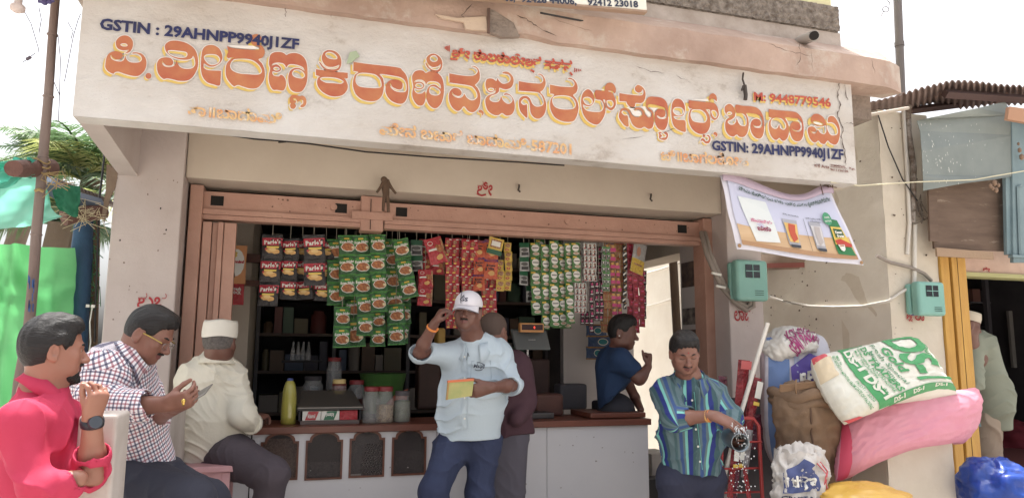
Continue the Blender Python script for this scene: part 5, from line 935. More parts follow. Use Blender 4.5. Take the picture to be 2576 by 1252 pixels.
# stub wall that carries the two long sacks
st = thing('stub_wall', 'low whitewashed stub wall under the pink sack', 'low wall', (4.1, 3.9, 0))
zt_ = P(2320, 1118, Y=3.55).z
V, F = grid_surface(lambda u, v: Vector((P(2232, 1150, Y=3.55).x + (P(2398, 1150, Y=3.55).x - P(2232, 1150, Y=3.55).x) * u, 3.55 + .006 * vnoise(u * 4, v * 9, 1), zt_ * v)), 10, 30)
xa_, xb_ = P(2232, 1150, Y=3.55).x, P(2398, 1150, Y=3.55).x
b = MB(); b.add(V, F, 0, True); b.box((xa_, 3.56, 0), (xb_, YN - .002, zt_ - .004)); b.build('wall', nb_front, st)
# pink sack
d0 = 3.55
net = [[D(2116, 1066, 4.15), D(2200, 1010, 4.2), D(2290, 990, 4.25), D(2380, 985, 4.4), D(2452, 974, 4.6)],
       [D(2112, 1135, 4.05), D(2200, 1105, 4.1), D(2295, 1080, 4.15), D(2380, 1050, 4.3), D(2440, 1035, 4.5)],
       [D(2103, 1210, 4.0), D(2195, 1170, 4.05), D(2295, 1130, 4.1), D(2370, 1110, 4.3), D(2400, 1118, 4.5)]]
pk, pb, ps_ = sack('pink_sack', 'long bright pink cloth sack sagging over the stub wall', 'sack', net, .105, weave('pink_cloth', (248, 168, 188), (242, 148, 174), transl=.15), nu=70, nv=40, wr=.006, seed=3, px=9, pz=2.6)
sband(pb, ps_, .0, .02, .03, .98, mkg('hot_pink', (236, 70, 110), .6), 1, 3, 20, 'seam_band')
# white and green sack
net = [[D(2040, 905, 4.15), D(2110, 882, 4.25), D(2190, 872, 4.35), D(2292, 852, 4.5)],
       [D(2060, 960, 4.05), D(2130, 938, 4.15), D(2225, 918, 4.25), D(2345, 905, 4.4)],
       [D(2090, 1020, 3.98), D(2175, 990, 4.05), D(2265, 968, 4.15), D(2375, 955, 4.35)],
       [D(2125, 1068, 3.95), D(2210, 1030, 4.0), D(2305, 1000, 4.1), D(2408, 990, 4.3)]]
wsk = weave('white_weave', (240, 238, 226), (228, 224, 206), transl=.1); gpr = mkg('sack_green', (46, 158, 84), .55)
ds, db, dsf = sack('printed_grain_sack', 'white woven sack with big green DS-1 lettering lying on the pink sack', 'sack', net, .085, wsk, nu=60, nv=44, wr=.006, seed=8, px=8, pz=7)
sprint(db, dsf, [(.25, .03), (.36, .03), (.40, .97), (.29, .97)], gpr, 1, 8, 'printed_band')
stext(db, dsf, 'DS-1', (.275, .10), (.325, .47), (.075, -.01), wsk, 3, .05); stext(db, dsf, 'DS-1', (.315, .55), (.35, .90), (.075, -.01), wsk, 3, .05)
sprint(db, dsf, [(.38, .90), (.98, .88), (.985, .99), (.38, .99)], gpr, 1, 8, 'printed_band'); sprint(db, dsf, [(.26, .0), (.52, .0), (.50, .06), (.26, .05)], gpr, 1, 4)
for x in (.42, .60, .80): stext(db, dsf, 'DS-1', (x, .965), (x + .10, .962), (0, -.05), wsk, 3, .04)
stext(db, dsf, 'DS-1', (.70, .03), (.715, .78), (.24, 0), gpr, 2, .035, 3)
stext(db, dsf, 'Gold', (.61, .20), (.63, .60), (.065, -.005), gpr, 2, .03)
stext(db, dsf, 'Fresh Special', (.555, .10), (.58, .80), (.036, 0), mkg('sack_green_dim', (90, 150, 110), .6), 2, .01); stext(db, dsf, 'Mitra menu', (.51, .22), (.53, .70), (.03, 0), mkg('sack_green_dim', (90, 150, 110), .6), 2, .01)
stext(db, dsf, 'DS TRADERS', (.455, .12), (.485, .88), (.05, 0), gpr, 2, .03); stext(db, dsf, 'Gangarajpet, NAVANGERE', (.425, .10), (.447, .86), (.022, 0), gpr, 2, .01); stext(db, dsf, 'Mob : 9901879796', (.39, .14), (.41, .62), (.022, 0), gpr, 2, .01); stext(db, dsf, 'Use No Hooks', (.365, .40), (.385, .84), (.028, 0), gpr, 2, .02)
stext(db, dsf, 'BEST BEFORE SIX MONTHS FROM DATE OF PACKING', (.13, .12), (.20, .92), (.032, 0), gpr, 2, .01); stext(db, dsf, 'MRP. Rs.', (.17, .14), (.19, .30), (.025, 0), gpr, 2, .01); stext(db, dsf, 'PKDT: / 2020', (.225, .56), (.25, .86), (.025, 0), gpr, 2, .01)
stext(db, dsf, 'Quality', (.90, .18), (.915, .52), (.05, 0), gpr, 2, .02)
for c_ in ([(.0, .0), (.10, .02), (.10, .09), (.0, .10)], [(.0, .92), (.10, .94), (.16, .99), (.02, .995)]): sprint(db, dsf, c_, mkg('sack_red', (226, 84, 96), .6), 1, 2)
sprint(db, dsf, [(.0, .08), (.12, .10), (.12, .40), (.0, .38)], mkg('sack_tan', (226, 206, 170), .7), .5, 3)
# standing blue and white striped sack, blue white red rice bag
net = [[D(1918, 868, 4.55), D(1960, 850, 4.55), D(2010, 846, 4.6), D(2048, 850, 4.65)], [D(1914, 950, 4.45), D(1965, 945, 4.42), D(2015, 940, 4.45), D(2060, 935, 4.55)], [D(1922, 1040, 4.45), D(1975, 1040, 4.40), D(2025, 1035, 4.42), D(2062, 1035, 4.5)], [D(1940, 1160, 4.45), D(1975, 1165, 4.42), D(2020, 1160, 4.42), D(2058, 1150, 4.5)]]
rb, rbb, rsf = sack('rice_sack', 'tall white sack with purple print and a blue striped side standing behind the jute sacks', 'sack', net, .16, weave('white_weave2', (214, 212, 222), (196, 192, 206)), nu=34, nv=44, wr=.010, seed=5, px=5, pz=7)
for x0, x1, m in ((.02, .09, mkg('pale_pinkish', (190, 170, 176), .6)), (.13, .33, mkg('stripe_blue', (92, 126, 186), .6, col2=srgb(112, 144, 198))), (.38, .44, mkg('pale_stripe', (170, 180, 210), .6))): sband(rbb, rsf, x0, .06, x1, .985, m, 1, 6, 30, 'woven_stripe')
pp_ = mkg('sack_purple', (96, 76, 170), .6)
sprint(rbb, rsf, [(.34, .30), (.55, .22), (.7, .25), (.99, .20), (.99, .42), (.7, .46), (.42, .50), (.36, .46)], pp_, 2, 6)
stext(rbb, rsf, 'BEST QU', (.42, .435), (.96, .375), (0, -.085), white, 4, .04)
for k in range(6): sprint(rbb, rsf, [(.42 + k * .09 + .05 * math.cos(t), .505 - k * .012 + .022 * math.sin(t)) for t in [i * .7 for i in range(9)]], pp_, 2, 1)
for k in range(6): sprint(rbb, rsf, [(.42 + k * .09 + .034 * math.cos(t), .503 - k * .012 + .014 * math.sin(t)) for t in [i * .7 for i in range(9)]], white, 3, 1)
mgt = mkg('sack_magenta', (170, 50, 120), .6)
# slumped top of the rice sack
V = []; net = [[D(1914, 880, 4.55), D(1950, 838, 4.6), D(2000, 834, 4.62), D(2050, 858, 4.62)], [D(1925, 895, 4.38), D(1960, 868, 4.36), D(2005, 856, 4.36), D(2052, 872, 4.42)], [D(1955, 905, 4.34), D(1990, 896, 4.30), D(2020, 886, 4.30), D(2050, 884, 4.38)]]
tp, tpb, tsf = sack('folded_sack_top', 'crumpled white sack with magenta lettering folded on top of the rice sack', 'sack', net, .05, weave('white_weave3', (232, 230, 222), (214, 208, 200)), nu=30, nv=22, wr=.012, seed=11, px=4, pz=4)
stext(tpb, tsf, 'KOLOGON', (.50, .75), (.97, .28), (-.04, -.22), mgt, 2, .03); stext(tpb, tsf, 'SEMI PASAND', (.46, .97), (.99, .62), (-.03, -.20), mgt, 2, .03)
# jute sacks
jute = mat('jute', srgb(150, 120, 92), .95, col2=srgb(118, 92, 70), scale=6, bump=.7, bscale=160, bdist=.004, col3=srgb(172, 144, 112), s3=12, thr3=.62)
net = [[D(1965, 985, 4.30), D(1995, 980, 4.28), D(2030, 980, 4.28), D(2062, 985, 4.32)], [D(1968, 1040, 4.26), D(2000, 1035, 4.2), D(2040, 1035, 4.2), D(2078, 1040, 4.28)], [D(1970, 1120, 4.26), D(2005, 1120, 4.2), D(2045, 1120, 4.2), D(2085, 1120, 4.28)], [D(1968, 1290, 4.26), D(2005, 1290, 4.2), D(2045, 1290, 4.2), D(2085, 1290, 4.28)]]
j1, j1b, j1f = sack('jute_sack', 'brown jute sack with a rolled open rim holding a bundle of broom sticks', 'sack', net, .14, jute, 30, 40, .014, 6, px=4, pz=8)
b = MB()
for r_, dz in ((.034, 0), (.030, -.045)):
    pts = []
    for i in range(25):
        t = 2 * math.pi * i / 24; q = D(2014, 992, 4.24); pts.append(q + Vector((.150 * math.cos(t), .17 * math.sin(t), dz + .016 * math.sin(3 * t) + .02 * vnoise(i * .7, dz * 9))))
    b.tube(pts, [r_ *  (1 + .3 * vnoise(i * .9, 4 + dz * 30)) for i in range(25)], 9)
b.build('rolled_rim', jute, j1)
b = MB(); b.tube([j1f(.48, v / 12, 1, .002) for v in range(1, 12)], .006, 6); b.build('stitched_seam', mkg('dark_jute', (104, 78, 60), .9), j1)
net = [[D(2060, 1000, 4.42), D(2090, 990, 4.4), D(2115, 1000, 4.45)], [D(2068, 1080, 4.4), D(2098, 1080, 4.35), D(2125, 1080, 4.4)], [D(2072, 1150, 4.38), D(2098, 1150, 4.33), D(2122, 1150, 4.4)], [D(2075, 1215, 4.38), D(2095, 1222, 4.36), D(2115, 1212, 4.4)]]
sack('jute_sack', 'narrow dark jute sack squeezed between the rimmed sack and the pink one', 'sack', net, .09, mat('jute_dark', srgb(120, 94, 72), .95, col2=srgb(96, 74, 58), scale=6, bump=.7, bscale=160, bdist=.004), 20, 30, .014, 9, px=4, pz=6)
b = MB()
for k in range(60): 
    q = D(1962 + rnd.uniform(-2, 6), 976 + rnd.uniform(-9, 9), 4.04); e = D(2058 + rnd.uniform(-8, 10), 966 + rnd.uniform(-9, 9), 4.1); b.tube([q, q.lerp(e, .5) + Vector((0, 0, rnd.uniform(-.006, .008))), e], .0028, 4)
b.tube([D(2003, 955, 4.05), D(2001, 972, 4.0), D(2003, 988, 4.05)], .006, 5)
o = tag(b.build('broom_bundle', mkg('broom_straw', (150, 116, 84), .9), org=D(2010, 975, 4.25)), 'bundle of brown broom sticks lying across the jute sack rim', 'broom')
# crumpled salt bag
net = [[D(1950, 1150, 3.95), D(1985, 1128, 3.95), D(2025, 1126, 3.95), D(2052, 1150, 4.0)], [D(1960, 1195, 3.88), D(1990, 1185, 3.82), D(2030, 1180, 3.82), D(2062, 1195, 3.9)], [D(1952, 1245, 3.85), D(1990, 1245, 3.78), D(2030, 1245, 3.78), D(2065, 1240, 3.85)], [D(1945, 1330, 3.85), D(1985, 1330, 3.78), D(2035, 1330, 3.78), D(2075, 1330, 3.85)]]
sb, sbb, ssf = sack('salt_bag', 'crumpled half-open white salt bag with blue print at the foot of the jute sacks', 'bag', net, .075, weave('salt_white', (222, 216, 210), (190, 182, 176)), 34, 34, .026, 2, px=3, pz=5)
sprint(sbb, ssf, [(.30, .42), (.52, .30), (.68, .40), (.66, .58), (.28, .62)], mkg('salt_blue', (70, 84, 140), .6), 2, 4); stext(sbb, ssf, 'ithya', (.33, .56), (.64, .52), (0, -.10), white, 4, .03)
stext(sbb, ssf, 'CRYSTAL SALT', (.26, .70), (.88, .68), (0, -.055), mkg('salt_dark', (60, 66, 96), .6), 2, .02); stext(sbb, ssf, 'WEIGHT', (.2, .80), (.5, .80), (0, -.045), mkg('salt_dark', (60, 66, 96), .6), 2, .02)
V, F = grid_surface(lambda u, v: D(2030 + 6 * v + 14 * math.sin(u * 4), 1165 + 130 * u, 3.80) , 10, 2)
b = MB(); b.tube([ssf(.72, .28, 1, .003), ssf(.82, .36, 1, .003), ssf(.80, .5, 1, .003), ssf(.86, .62, 1, .003), ssf(.90, .75, 1, .003)], .004, 5); b.tube([ssf(.68, .30, 1, .003), ssf(.77, .40, 1, .003), ssf(.76, .52, 1, .003), ssf(.82, .66, 1, .003), ssf(.86, .78, 1, .003)], .003, 5); b.build('red_line', mkg('sack_red', (226, 84, 96), .6), sbb)
b = MB(); q = D(2003, 1158, 3.86); pts = []
for i in range(29):
    t = 2 * math.pi * i / 28; pts.append(q + Vector((.10 * math.cos(t) + .03 * vnoise(i * .8, 1), .10 * math.sin(t), .055 + .035 * vnoise(i * .55, 7))))
V = []
for p_, k in zip(pts, range(29)): V += [p_ + Vector((0, 0, 0)), p_ * 1 + Vector((.016 * math.cos(k * 1.7), .012 * math.sin(k * 2.3), -.05)), p_ + Vector((.03 * vnoise(k * .6, 3), -.03 * math.sin(2 * math.pi * k / 28) * -1, -.13))]
F = [(3 * i + j, 3 * i + 3 + j, 3 * i + 4 + j, 3 * i + 1 + j) for i in range(28) for j in range(2)]
part('open_rim', weave('salt_white', (222, 216, 210)), sb, V, F, smooth=True)
# yellow and blue crumpled plastic
def heap(name, label, cat, c, r, m, seed, top=None, amp=.16):
    V = []; F = []; n, k = 56, 22
    for j in range(k + 1):
        ph = math.pi * .5 * j / k * 1.25
        for i in range(n):
            t = 2 * math.pi * i / n; d = Vector((math.cos(t) * math.sin(ph), math.sin(t) * math.sin(ph), math.cos(ph)))
            s_ = 1 + amp * vnoise(d.x * 2 + seed, d.y * 2, d.z * 2) + amp * .9 * (.5 - abs(vnoise(d.x * 4 + seed, d.y * 4, d.z * 5))) + amp * .35 * (.5 - abs(vnoise(d.x * 10 + seed, d.y * 10, d.z * 11)))
            V.append(Vector(c) + Vector((d.x * r[0], d.y * r[1], d.z * r[2])) * s_)
    F = [(j * n + i, (j + 1) * n + i, (j + 1) * n + (i + 1) % n, j * n + (i + 1) % n) for j in range(k) for i in range(n)]
    return tag(part(name, m, None, V, F, smooth=True, org=c), label, cat)
heap('yellow_sheet', 'crumpled yellow plastic sheet at the foot of the stub wall', 'plastic sheet', D(2165, 1262, 3.75), (.26, .2, .09), mkg('yellow_plastic', (236, 186, 40), .35, col2=srgb(214, 160, 24), scale=5, bump=.4, bscale=14), 3)
heap('blue_plastic_bag', 'crumpled bright blue plastic bag by the yellow door post', 'plastic bag', D(2510, 1235, 4.3), (.20, .2, .17), mkg('blue_plastic_bag', (26, 84, 190), .3, col2=srgb(16, 60, 160), scale=6, bump=.5, bscale=20), 5, amp=.26)
# stool with a green gourd in the next shop
stl = thing('blue_stool', 'grey blue wooden stool with a green gourd on it in the next shop', 'stool', P(2470, 1060, Y=4.9)); bl = mkg('blue_grey_wood', (120, 150, 156), .6)
a, c = P(2426, 1062, Y=4.75), P(2492, 1058, Y=4.75)
b = MB(); b.box((a.x, 4.7, a.z - .03), (c.x, 5.1, a.z)); b.build('seat', bl, stl)
for (x, y, dx) in ((a.x + .03, 4.73, -.03), (c.x - .03, 4.73, .09), (a.x + .03, 5.07, -.03), (c.x - .03, 5.07, .06)): b = MB(); b.tube([(x, y, a.z - .03), (x + dx, y, .45)], .022, 4, sm=False); b.build('leg', bl, stl)
q = P(2446, 1026, Y=4.85); b = MB(); b.lathe((q.x, 4.85, a.z), [(.01, 0), (.05, .01), (.075, .06), (.072, .12), (.045, .18), (.02, .20), (.008, .215)], 18); tag(b.build('green_gourd', mkg('gourd', (166, 184, 90), .4, col2=srgb(190, 204, 120), scale=6), org=q), 'pale green gourd standing on the blue stool', 'gourd')
heap('red_bundle', 'dark red cloth bundle on the floor of the next shop', 'bundle', P(2560, 1120, Y=6.0), (.3, .3, .25), mkg('dull_red_cloth', (120, 24, 40), .9), 6)
ns = thing('metal_rack', 'grey steel rack with dim goods inside the next shop', 'rack', P(2530, 900, Y=7))
for x in (P(2486, 800, Y=6.6).x, P(2600, 800, Y=6.6).x): b = MB(); b.box((x, 6.6, .45), (x + .05, 6.65, 2.4)); b.build('upright', mkg('shelf_steel', (80, 78, 84), .5), ns)
for z in (.8, 1.2, 1.6, 2.0): b = MB(); b.box((P(2440, 800, Y=6.7).x, 6.66, z), (P(2640, 800, Y=6.7).x, 7.1, z + .02)); b.build('shelf_board', mkg('shelf_steel', (80, 78, 84), .5), ns)
rr = random.Random(3)
for z in (.82, 1.22, 1.62, 2.02):
    for k in range(5):
        x = P(2440, 800, Y=6.7).x + .05 + k * .16; b = MB(); b.box((x, 6.68, z), (x + rr.uniform(.06, .14), 6.9, z + rr.uniform(.05, .16))); tag(b.build('rack_goods', mkg('goods_%d' % (k % 3), ((110, 70, 60), (90, 90, 96), (120, 110, 96))[k % 3], .6), org=(x, 6.68, z)), '%s box on the %s level of the steel rack in the next shop' % (('dull red', 'grey', 'olive')[k % 3], {.82: 'lowest', 1.22: 'second', 1.62: 'third', 2.02: 'top'}[z]), 'goods', 'boxes on the rack in the next shop')
o = tag(MB().box((P(2530, 700, Y=6.4).x, 6.4, 1.25), (P(2560, 700, Y=6.4).x + .35, 6.43, 1.9)).build('grey_sheet', mkg('grey_board', (120, 116, 112), .7), org=(7, 6.4, 1.5)), 'grey board leaning on the rack inside the next shop', 'board')
# ================================================================= the roof and sheets on the right
rust = mat('rusty_iron', srgb(136, 112, 102), .8, col2=srgb(104, 84, 78), scale=6, bump=.3, col3=srgb(170, 130, 108), s3=5, thr3=.6)
def corrug(name, label, net, m, waves, amp, nu=200, nv=12, along='u', group=None):
    def f(u, v):
        t = u if along == 'u' else v; return lag(net, u, v) + Vector((0, 0, amp * math.sin(t * waves * 2 * math.pi)))
    V, F = grid_surface(f, nu if along == 'u' else nv, nv if along == 'u' else nu)
    o = part(name, m, None, V, F, smooth=True, org=lag(net, .5, .5)); s_ = o.modifiers.new('s', 'SOLIDIFY'); s_.thickness = .004
    return tag(o, label, 'roof sheet', group)
net = [[P(2146, 292, Y=4.2), P(2260, 262, Y=3.9), P(2320, 272, Y=3.75), P(2420, 262, Y=3.6), P(2580, 268, Y=3.5), P(2750, 280, Y=3.4)],
       [P(2146, 284, Y=6.4) + Vector((0, 0, .18)), P(2260, 262, Y=6.2) + Vector((.6, 0, .35)), P(2350, 240, Y=6.2) + Vector((.8, 0, .5)), P(2450, 235, Y=6.2) + Vector((.9, 0, .5)), P(2600, 235, Y=6.2) + Vector((1, 0, .5)), P(2800, 250, Y=6.2) + Vector((1, 0, .5))]]
x0_, x1_ = 4.02, 9.0
net = [[Vector((x0_ + (x1_ - x0_) * i / 4, 3.62, [3.22, 3.60, 3.66, 3.62, 3.6][i] - .02)) for i in range(5)], [Vector((x0_ + (x1_ - x0_) * i / 4, 6.8, [3.45, 3.95, 4.05, 4.0, 3.95][i])) for i in range(5)]]
def roof_pt(u, v):
    # front edge rises from the left, ridge line runs back
    x = P(2146 + (2760 - 2146) * u, 300, Y=4.32).x
    vf = np.interp(2146 + 614 * u, [2146, 2200, 2287, 2350, 2420, 2500, 2576, 2760], [292, 284, 270, 262, 272, 268, 262, 262])
    zf = P(2146 + 614 * u, vf, Y=4.32).z
    vb = np.interp(2146 + 614 * u, [2146, 2180, 2287, 2340, 2390, 2420, 2500, 2576, 2760], [286, 262, 238, 222, 206, 206, 216, 222, 235])
    return Vector((x, 4.32, zf)), vb
def rf(u, v):
    p, vb = roof_pt(u, 0); q = P(2146 + 614 * u, vb - 2, Y=3.95 + .1 * (1 - min(1, u * 4)))
    w_ = .012 * math.sin(u * 40 * 2 * math.pi)
    return p.lerp(q, v) + Vector((0, 0, w_ * (1 if u > .2 else .4) + .02 * vnoise(u * 6, v * 2)))
V, F = grid_surface(rf, 352, 10); o = part('corrugated_roof', rust, None, V, F, smooth=True, org=(5.5, 4.8, 3.5)); o.modifiers.new('s', 'SOLIDIFY').thickness = .006
tag(o, 'rusty corrugated iron roof of the neighbouring shop', 'roof sheet')
b = MB(); b.tube([P(2150, 297, Y=3.9), P(2200, 287, Y=3.9), P(2285, 272, Y=3.9)], .012, 6); tag(b.build('roof_edge_strip', mkg('pale_tin', (190, 176, 160), .6), org=P(2200, 287, Y=3.9)), 'pale folded tin strip along the left edge of the rusty roof', 'strip')
b = MB(); b.tube([P(2376, 236, Y=4.02), P(2576, 250, Y=4.02), P(2700, 258, Y=4.02)], .035, 4, sm=False); tag(b.build('roof_beam', mkg('dark_rust', (84, 60, 56), .8), org=P(2400, 240, Y=4.02)), 'dark rusty beam under the corrugated roof', 'beam')
for (pts, nm, lb) in (([(2290, 278), (2420, 262)], 'roof_rafter', 'dark rafter under the left part of the rusty roof'),):
    b = MB(); b.tube([P(*p, Y=4.3) for p in pts], .03, 4, sm=False); tag(b.build(nm, mkg('dark_rust', (84, 60, 56), .8), org=P(*pts[0], Y=4.3)), lb, 'rafter')
gs = mat('galvanised', srgb(150, 158, 154), .5, col2=srgb(128, 138, 134), scale=4, amt=.6, bump=.15, bscale=8, col3=srgb(176, 182, 178), s3=9, thr3=.66, metal=.2)
shp = [(2306, 304), (2340, 296), (2400, 284), (2460, 272), (2528, 256), (2546, 290), (2554, 340), (2552, 400), (2550, 443), (2500, 452), (2420, 462), (2322, 480), (2321, 440), (2318, 380), (2314, 330)]
V, F = fill2d([np.array(shp, float)])
def bend(u, v): return P(u, v, Y=4.06 - .05 * math.sin((u - 2306) / 248 * 3) + (.04 if u < 2318 else 0))
o = part('metal_sheet', gs, None, [bend(u, v) for u, v in V], F, org=P(2430, 370, Y=4.06)); o.modifiers.new('s', 'SOLIDIFY').thickness = .003; tag(o, 'grey green galvanised sheet with scratches nailed under the rusty roof', 'metal sheet')
rs = random.Random(5); b = MB()
for k in range(90):
    u = 2316 + abs(rs.gauss(0, 60)); v = rs.uniform(310, 460)
    if u < 2545: q = bend(u, v) + Vector((0, -.004, 0)); s_ = rs.uniform(.002, .010); b.add([q, q + Vector((s_ * .6, 0, .3 * s_)), q + Vector((s_ * .5, 0, -s_ * 1.6)), q + Vector((-s_ * .2, 0, -s_ * 1.1))], [(0, 1, 2, 3)])
o2 = b.build('scratch_mark', mkg('scratch_pale', (206, 206, 198), .6), o); o2['kind'] = 'stuff'
ply = mat('old_plywood', srgb(128, 104, 86), .8, col2=srgb(96, 74, 60), scale=5, stretch=(.5, 1, 3), bump=.4, bscale=20, col3=srgb(162, 142, 122), s3=7, thr3=.6)
b = MB(); a, c = P(2355, 640, Y=4.12), P(2529, 452, Y=4.12); b.hexa([P(2350, 625, Y=4.14), P(2536, 632, Y=4.14), P(2528, 440, Y=4.14), P(2344, 460, Y=4.14)], (0, .015, 0)); o = b.build('plywood_board', ply, org=a); tag(o, 'weathered brown plywood board below the galvanised sheet', 'board')
b = MB(); b.hexa([P(2340, 606, Y=4.11), P(2362, 608, Y=4.11), P(2356, 470, Y=4.11), P(2336, 474, Y=4.11)], (0, .015, 0)); tag(b.build('wooden_batten', ply, org=a), 'narrow brown batten at the left edge of the plywood', 'batten')
b = MB(); b.hexa([P(2358, 644, Y=4.09), P(2500, 652, Y=4.09), P(2498, 634, Y=4.09), P(2356, 622, Y=4.09)], (0, .015, 0)); tag(b.build('wooden_batten', mkg('pale_batten', (170, 140, 110), .8, bump=.4), org=a), 'pale ragged batten along the foot of the plywood', 'batten')
bw = mkg('blue_green_wood', (136, 160, 166), .65, col2=srgb(112, 138, 146), scale=4, bump=.3, col3=srgb(140, 130, 118), s3=10, thr3=.7)
fw = thing('blue_wooden_panel', 'blue green wooden door panelling at the right edge above the next shop', 'panel', P(2560, 500, Y=4.0))
for (u0, u1, v0, v1, Y) in ((2530, 2545, 440, 640, 4.06), (2546, 2700, 300, 660, 4.04)): b = MB(); b.hexa([P(u0 + 4, v1, Y=Y), P(u1 + 4, v1, Y=Y), P(u1, v0, Y=Y), P(u0, v0, Y=Y)], (0, .03, 0)); bevel(b.build('plank', bw, fw), .004)
b = MB(); b.tube([P(2566, 640, Y=4.03), P(2560, 470, Y=4.03), P(2568, 466, Y=4.03)], .010, 4, sm=False); b.build('beading', bw, fw)
b = MB(); b.box(P(2548, 640, Y=4.02), P(2640, 654, Y=4.06)); b.build('foot_rail', bw, fw)
b = MB(); b.hexa([P(2535, 300, Y=3.9), P(2700, 330, Y=3.9), P(2700, 290, Y=3.9), P(2540, 268, Y=3.9)], (0, .03, 0)); tag(b.build('brown_board', mkg('board_orange', (190, 140, 106), .8), org=P(2560, 290, Y=3.9)), 'short orange brown board under the roof at the right edge', 'board')
b = MB()
for (u, v, r_) in ((2502, 460, .022), (2492, 468, .018), (2512, 466, .016), (2506, 478, .02), (2498, 474, .014), (2565, 378, .018), (2570, 395, .022), (2562, 362, .012)): b.ball(P(u, v, Y=4.0), r_, 0, 6, (1, .7, 1.2))
tag(b.build('dry_garland', mkg('dry_flower', (150, 120, 96), .9, bump=1), org=P(2502, 465, Y=4.0)), 'dried flower garland remnants hanging on the wire by the plywood', 'garland')
# pole behind the cornice on the right
b = MB(); b.tube([P(2268, 260, Y=5.2), P(2262, 100, Y=5.2), P(2258, 0, Y=5.2), P(2254, -200, Y=5.2)], .038, 10); b.lathe(P(2262.5, 112, Y=5.2), [(.045, -.02), (.045, .02)], 10); tag(b.build('steel_pole', mkg('pole_grey', (120, 112, 110), .6), org=P(2262, 100, Y=5.2)), 'thin grey steel pole rising behind the end of the cornice', 'pole')
b = MB(); q = P(2228, 20, Y=5.2)
b.tube([P(2236 + 3 * math.sin(i), -10 + i * 2.5, Y=5.2) for i in range(10)], .004, 5); b.tube([P(2228 + 8 * math.cos(i * .6), 24 + 7 * math.sin(i * .6), Y=5.2) for i in range(13)], .004, 5); b.tube([P(2222, 30, Y=5.2), P(2216, 42, Y=5.2)], .004, 5)
tag(b.build('hanging_thread', mkg('dull_thread', (130, 120, 120), .8), org=q), 'loop of tangled thread hanging beside the steel pole', 'thread')
# ================================================================= incense rack beside the right pillar
redm = mkg('red_enamel', (176, 44, 44), .4)
rk = thing('red_wire_rack', 'red wire display rack holding foil incense tubes', 'rack', D(1860, 1200, 4.05))
b = MB(); b.tube([D(1812, 1290, 4.0), D(1816, 1080, 4.05), D(1822, 1057, 4.1), D(1850, 1050, 4.15), D(1895, 1052, 4.15), D(1908, 1070, 4.15), D(1920, 1290, 4.05)], .011, 8); b.build('hoop', redm, rk)
for v in (1112, 1178, 1238): b = MB(); b.tube([D(1815, v, 4.03), D(1915, v - 2, 4.12)], .006, 6); b.build('crossbar', redm, rk)
fred = foil('incense_red', (206, 24, 40), .2, col2=srgb(120, 16, 30), scale=16); fsil = foil('incense_silver', (190, 186, 190), .25); fdk = foil('incense_plum', (110, 30, 60), .2)
for i, (u0, v0, u1, v1, d, w_, m, lb) in enumerate([(1872, 905, 1852, 1140, 4.35, .080, fred, 'widest clear-topped red foil incense packet'), (1896, 940, 1868, 1130, 4.3, .028, fred, 'narrow red packet behind the white pipe'), (1908, 950, 1880, 1100, 4.28, .050, fred, 'red foil packet with a white printed head'), (1850, 1110, 1836, 1250, 4.1, .04, fred, 'lower red packet left in the rack'), (1866, 1100, 1846, 1260, 4.12, .035, fdk, 'plum coloured packet in the middle of the rack'), (1872, 1170, 1892, 1300, 4.1, .03, fred, 'red packet leaning right in the rack'), (1846, 1090, 1820, 1290, 4.14, .028, fsil, 'silver packet in the rack'), (1818, 945, 1822, 1020, 4.4, .06, fdk, 'red and plum packet behind the striped sleeve'), (1886, 1080, 1872, 1200, 4.2, .045, fsil, 'pale packet at the right of the rack'), (1900, 1040, 1902, 1130, 4.35, .1, fdk, 'dark plum packet behind the rack')]):
    a, c = D(u0, v0, d), D(u1, v1, d - .05); t_ = (c - a).normalized(); s_ = t_.cross(Vector((0, -1, 0))).normalized() * w_ / 2; f = Vector((0, -.012, 0))
    b = MB(); V = []
    n = 10
    for j in range(n + 1):
        p_ = a.lerp(c, j / n); k = 1 if 0 < j < n else .3
        V += [p_ - s_, p_ + f * k * (1.2 + .6 * math.sin(j * 2.1)), p_ + s_, p_ - f * .5 * k]
    F = [(4 * j + q, 4 * j + 4 + q, 4 * j + 4 + (q + 1) % 4, 4 * j + (q + 1) % 4) for j in range(n) for q in range(4)] + [(0, 1, 2, 3), (4 * n + 3, 4 * n + 2, 4 * n + 1, 4 * n)]
    b.add(V, F); t = thing('incense_packet', lb, 'packet', a, 'foil incense packets in and behind the red rack'); b.build('wrapper', m, t)
    if i in (2, 4, 6, 3):
        b = MB(); q0 = a + (c - a) * .06 + f * 2.2; q1 = a + (c - a) * .34 + f * 2.2; b.add([q0 - s_ * .8, q0 + s_ * .8, q1 + s_ * .8, q1 - s_ * .8], [(0, 1, 2, 3)]); q2 = a + (c - a) * .40 + f * 2.2; q3 = a + (c - a) * .46 + f * 2.2; b.add([q2 - s_ * .8, q2 + s_ * .8, q3 + s_ * .8, q3 - s_ * .8], [(0, 1, 2, 3)], 1); b.build('label', [white, yel], t)
    if i == 0:
        b = MB(); q0 = a + (c - a) * .01 + f * 2.2; q1 = a + (c - a) * .10 + f * 2.2; b.add([q0 - s_ * .9, q0 + s_ * .9, q1 + s_ * .9, q1 - s_ * .9], [(0, 1, 2, 3)]); b.build('label', mkg('pink_red_print', (226, 100, 100), .4), t)
b = MB(); b.tube([D(1931, 812, 4.25), D(1862, 1045, 4.15), D(1826, 1180, 4.08), D(1800, 1290, 4.05)], .013, 10); tag(b.build('white_pipe', wpvc, org=D(1862, 1045, 4.15)), 'long white plastic pipe leaning against the shop pillar through the rack', 'pipe')
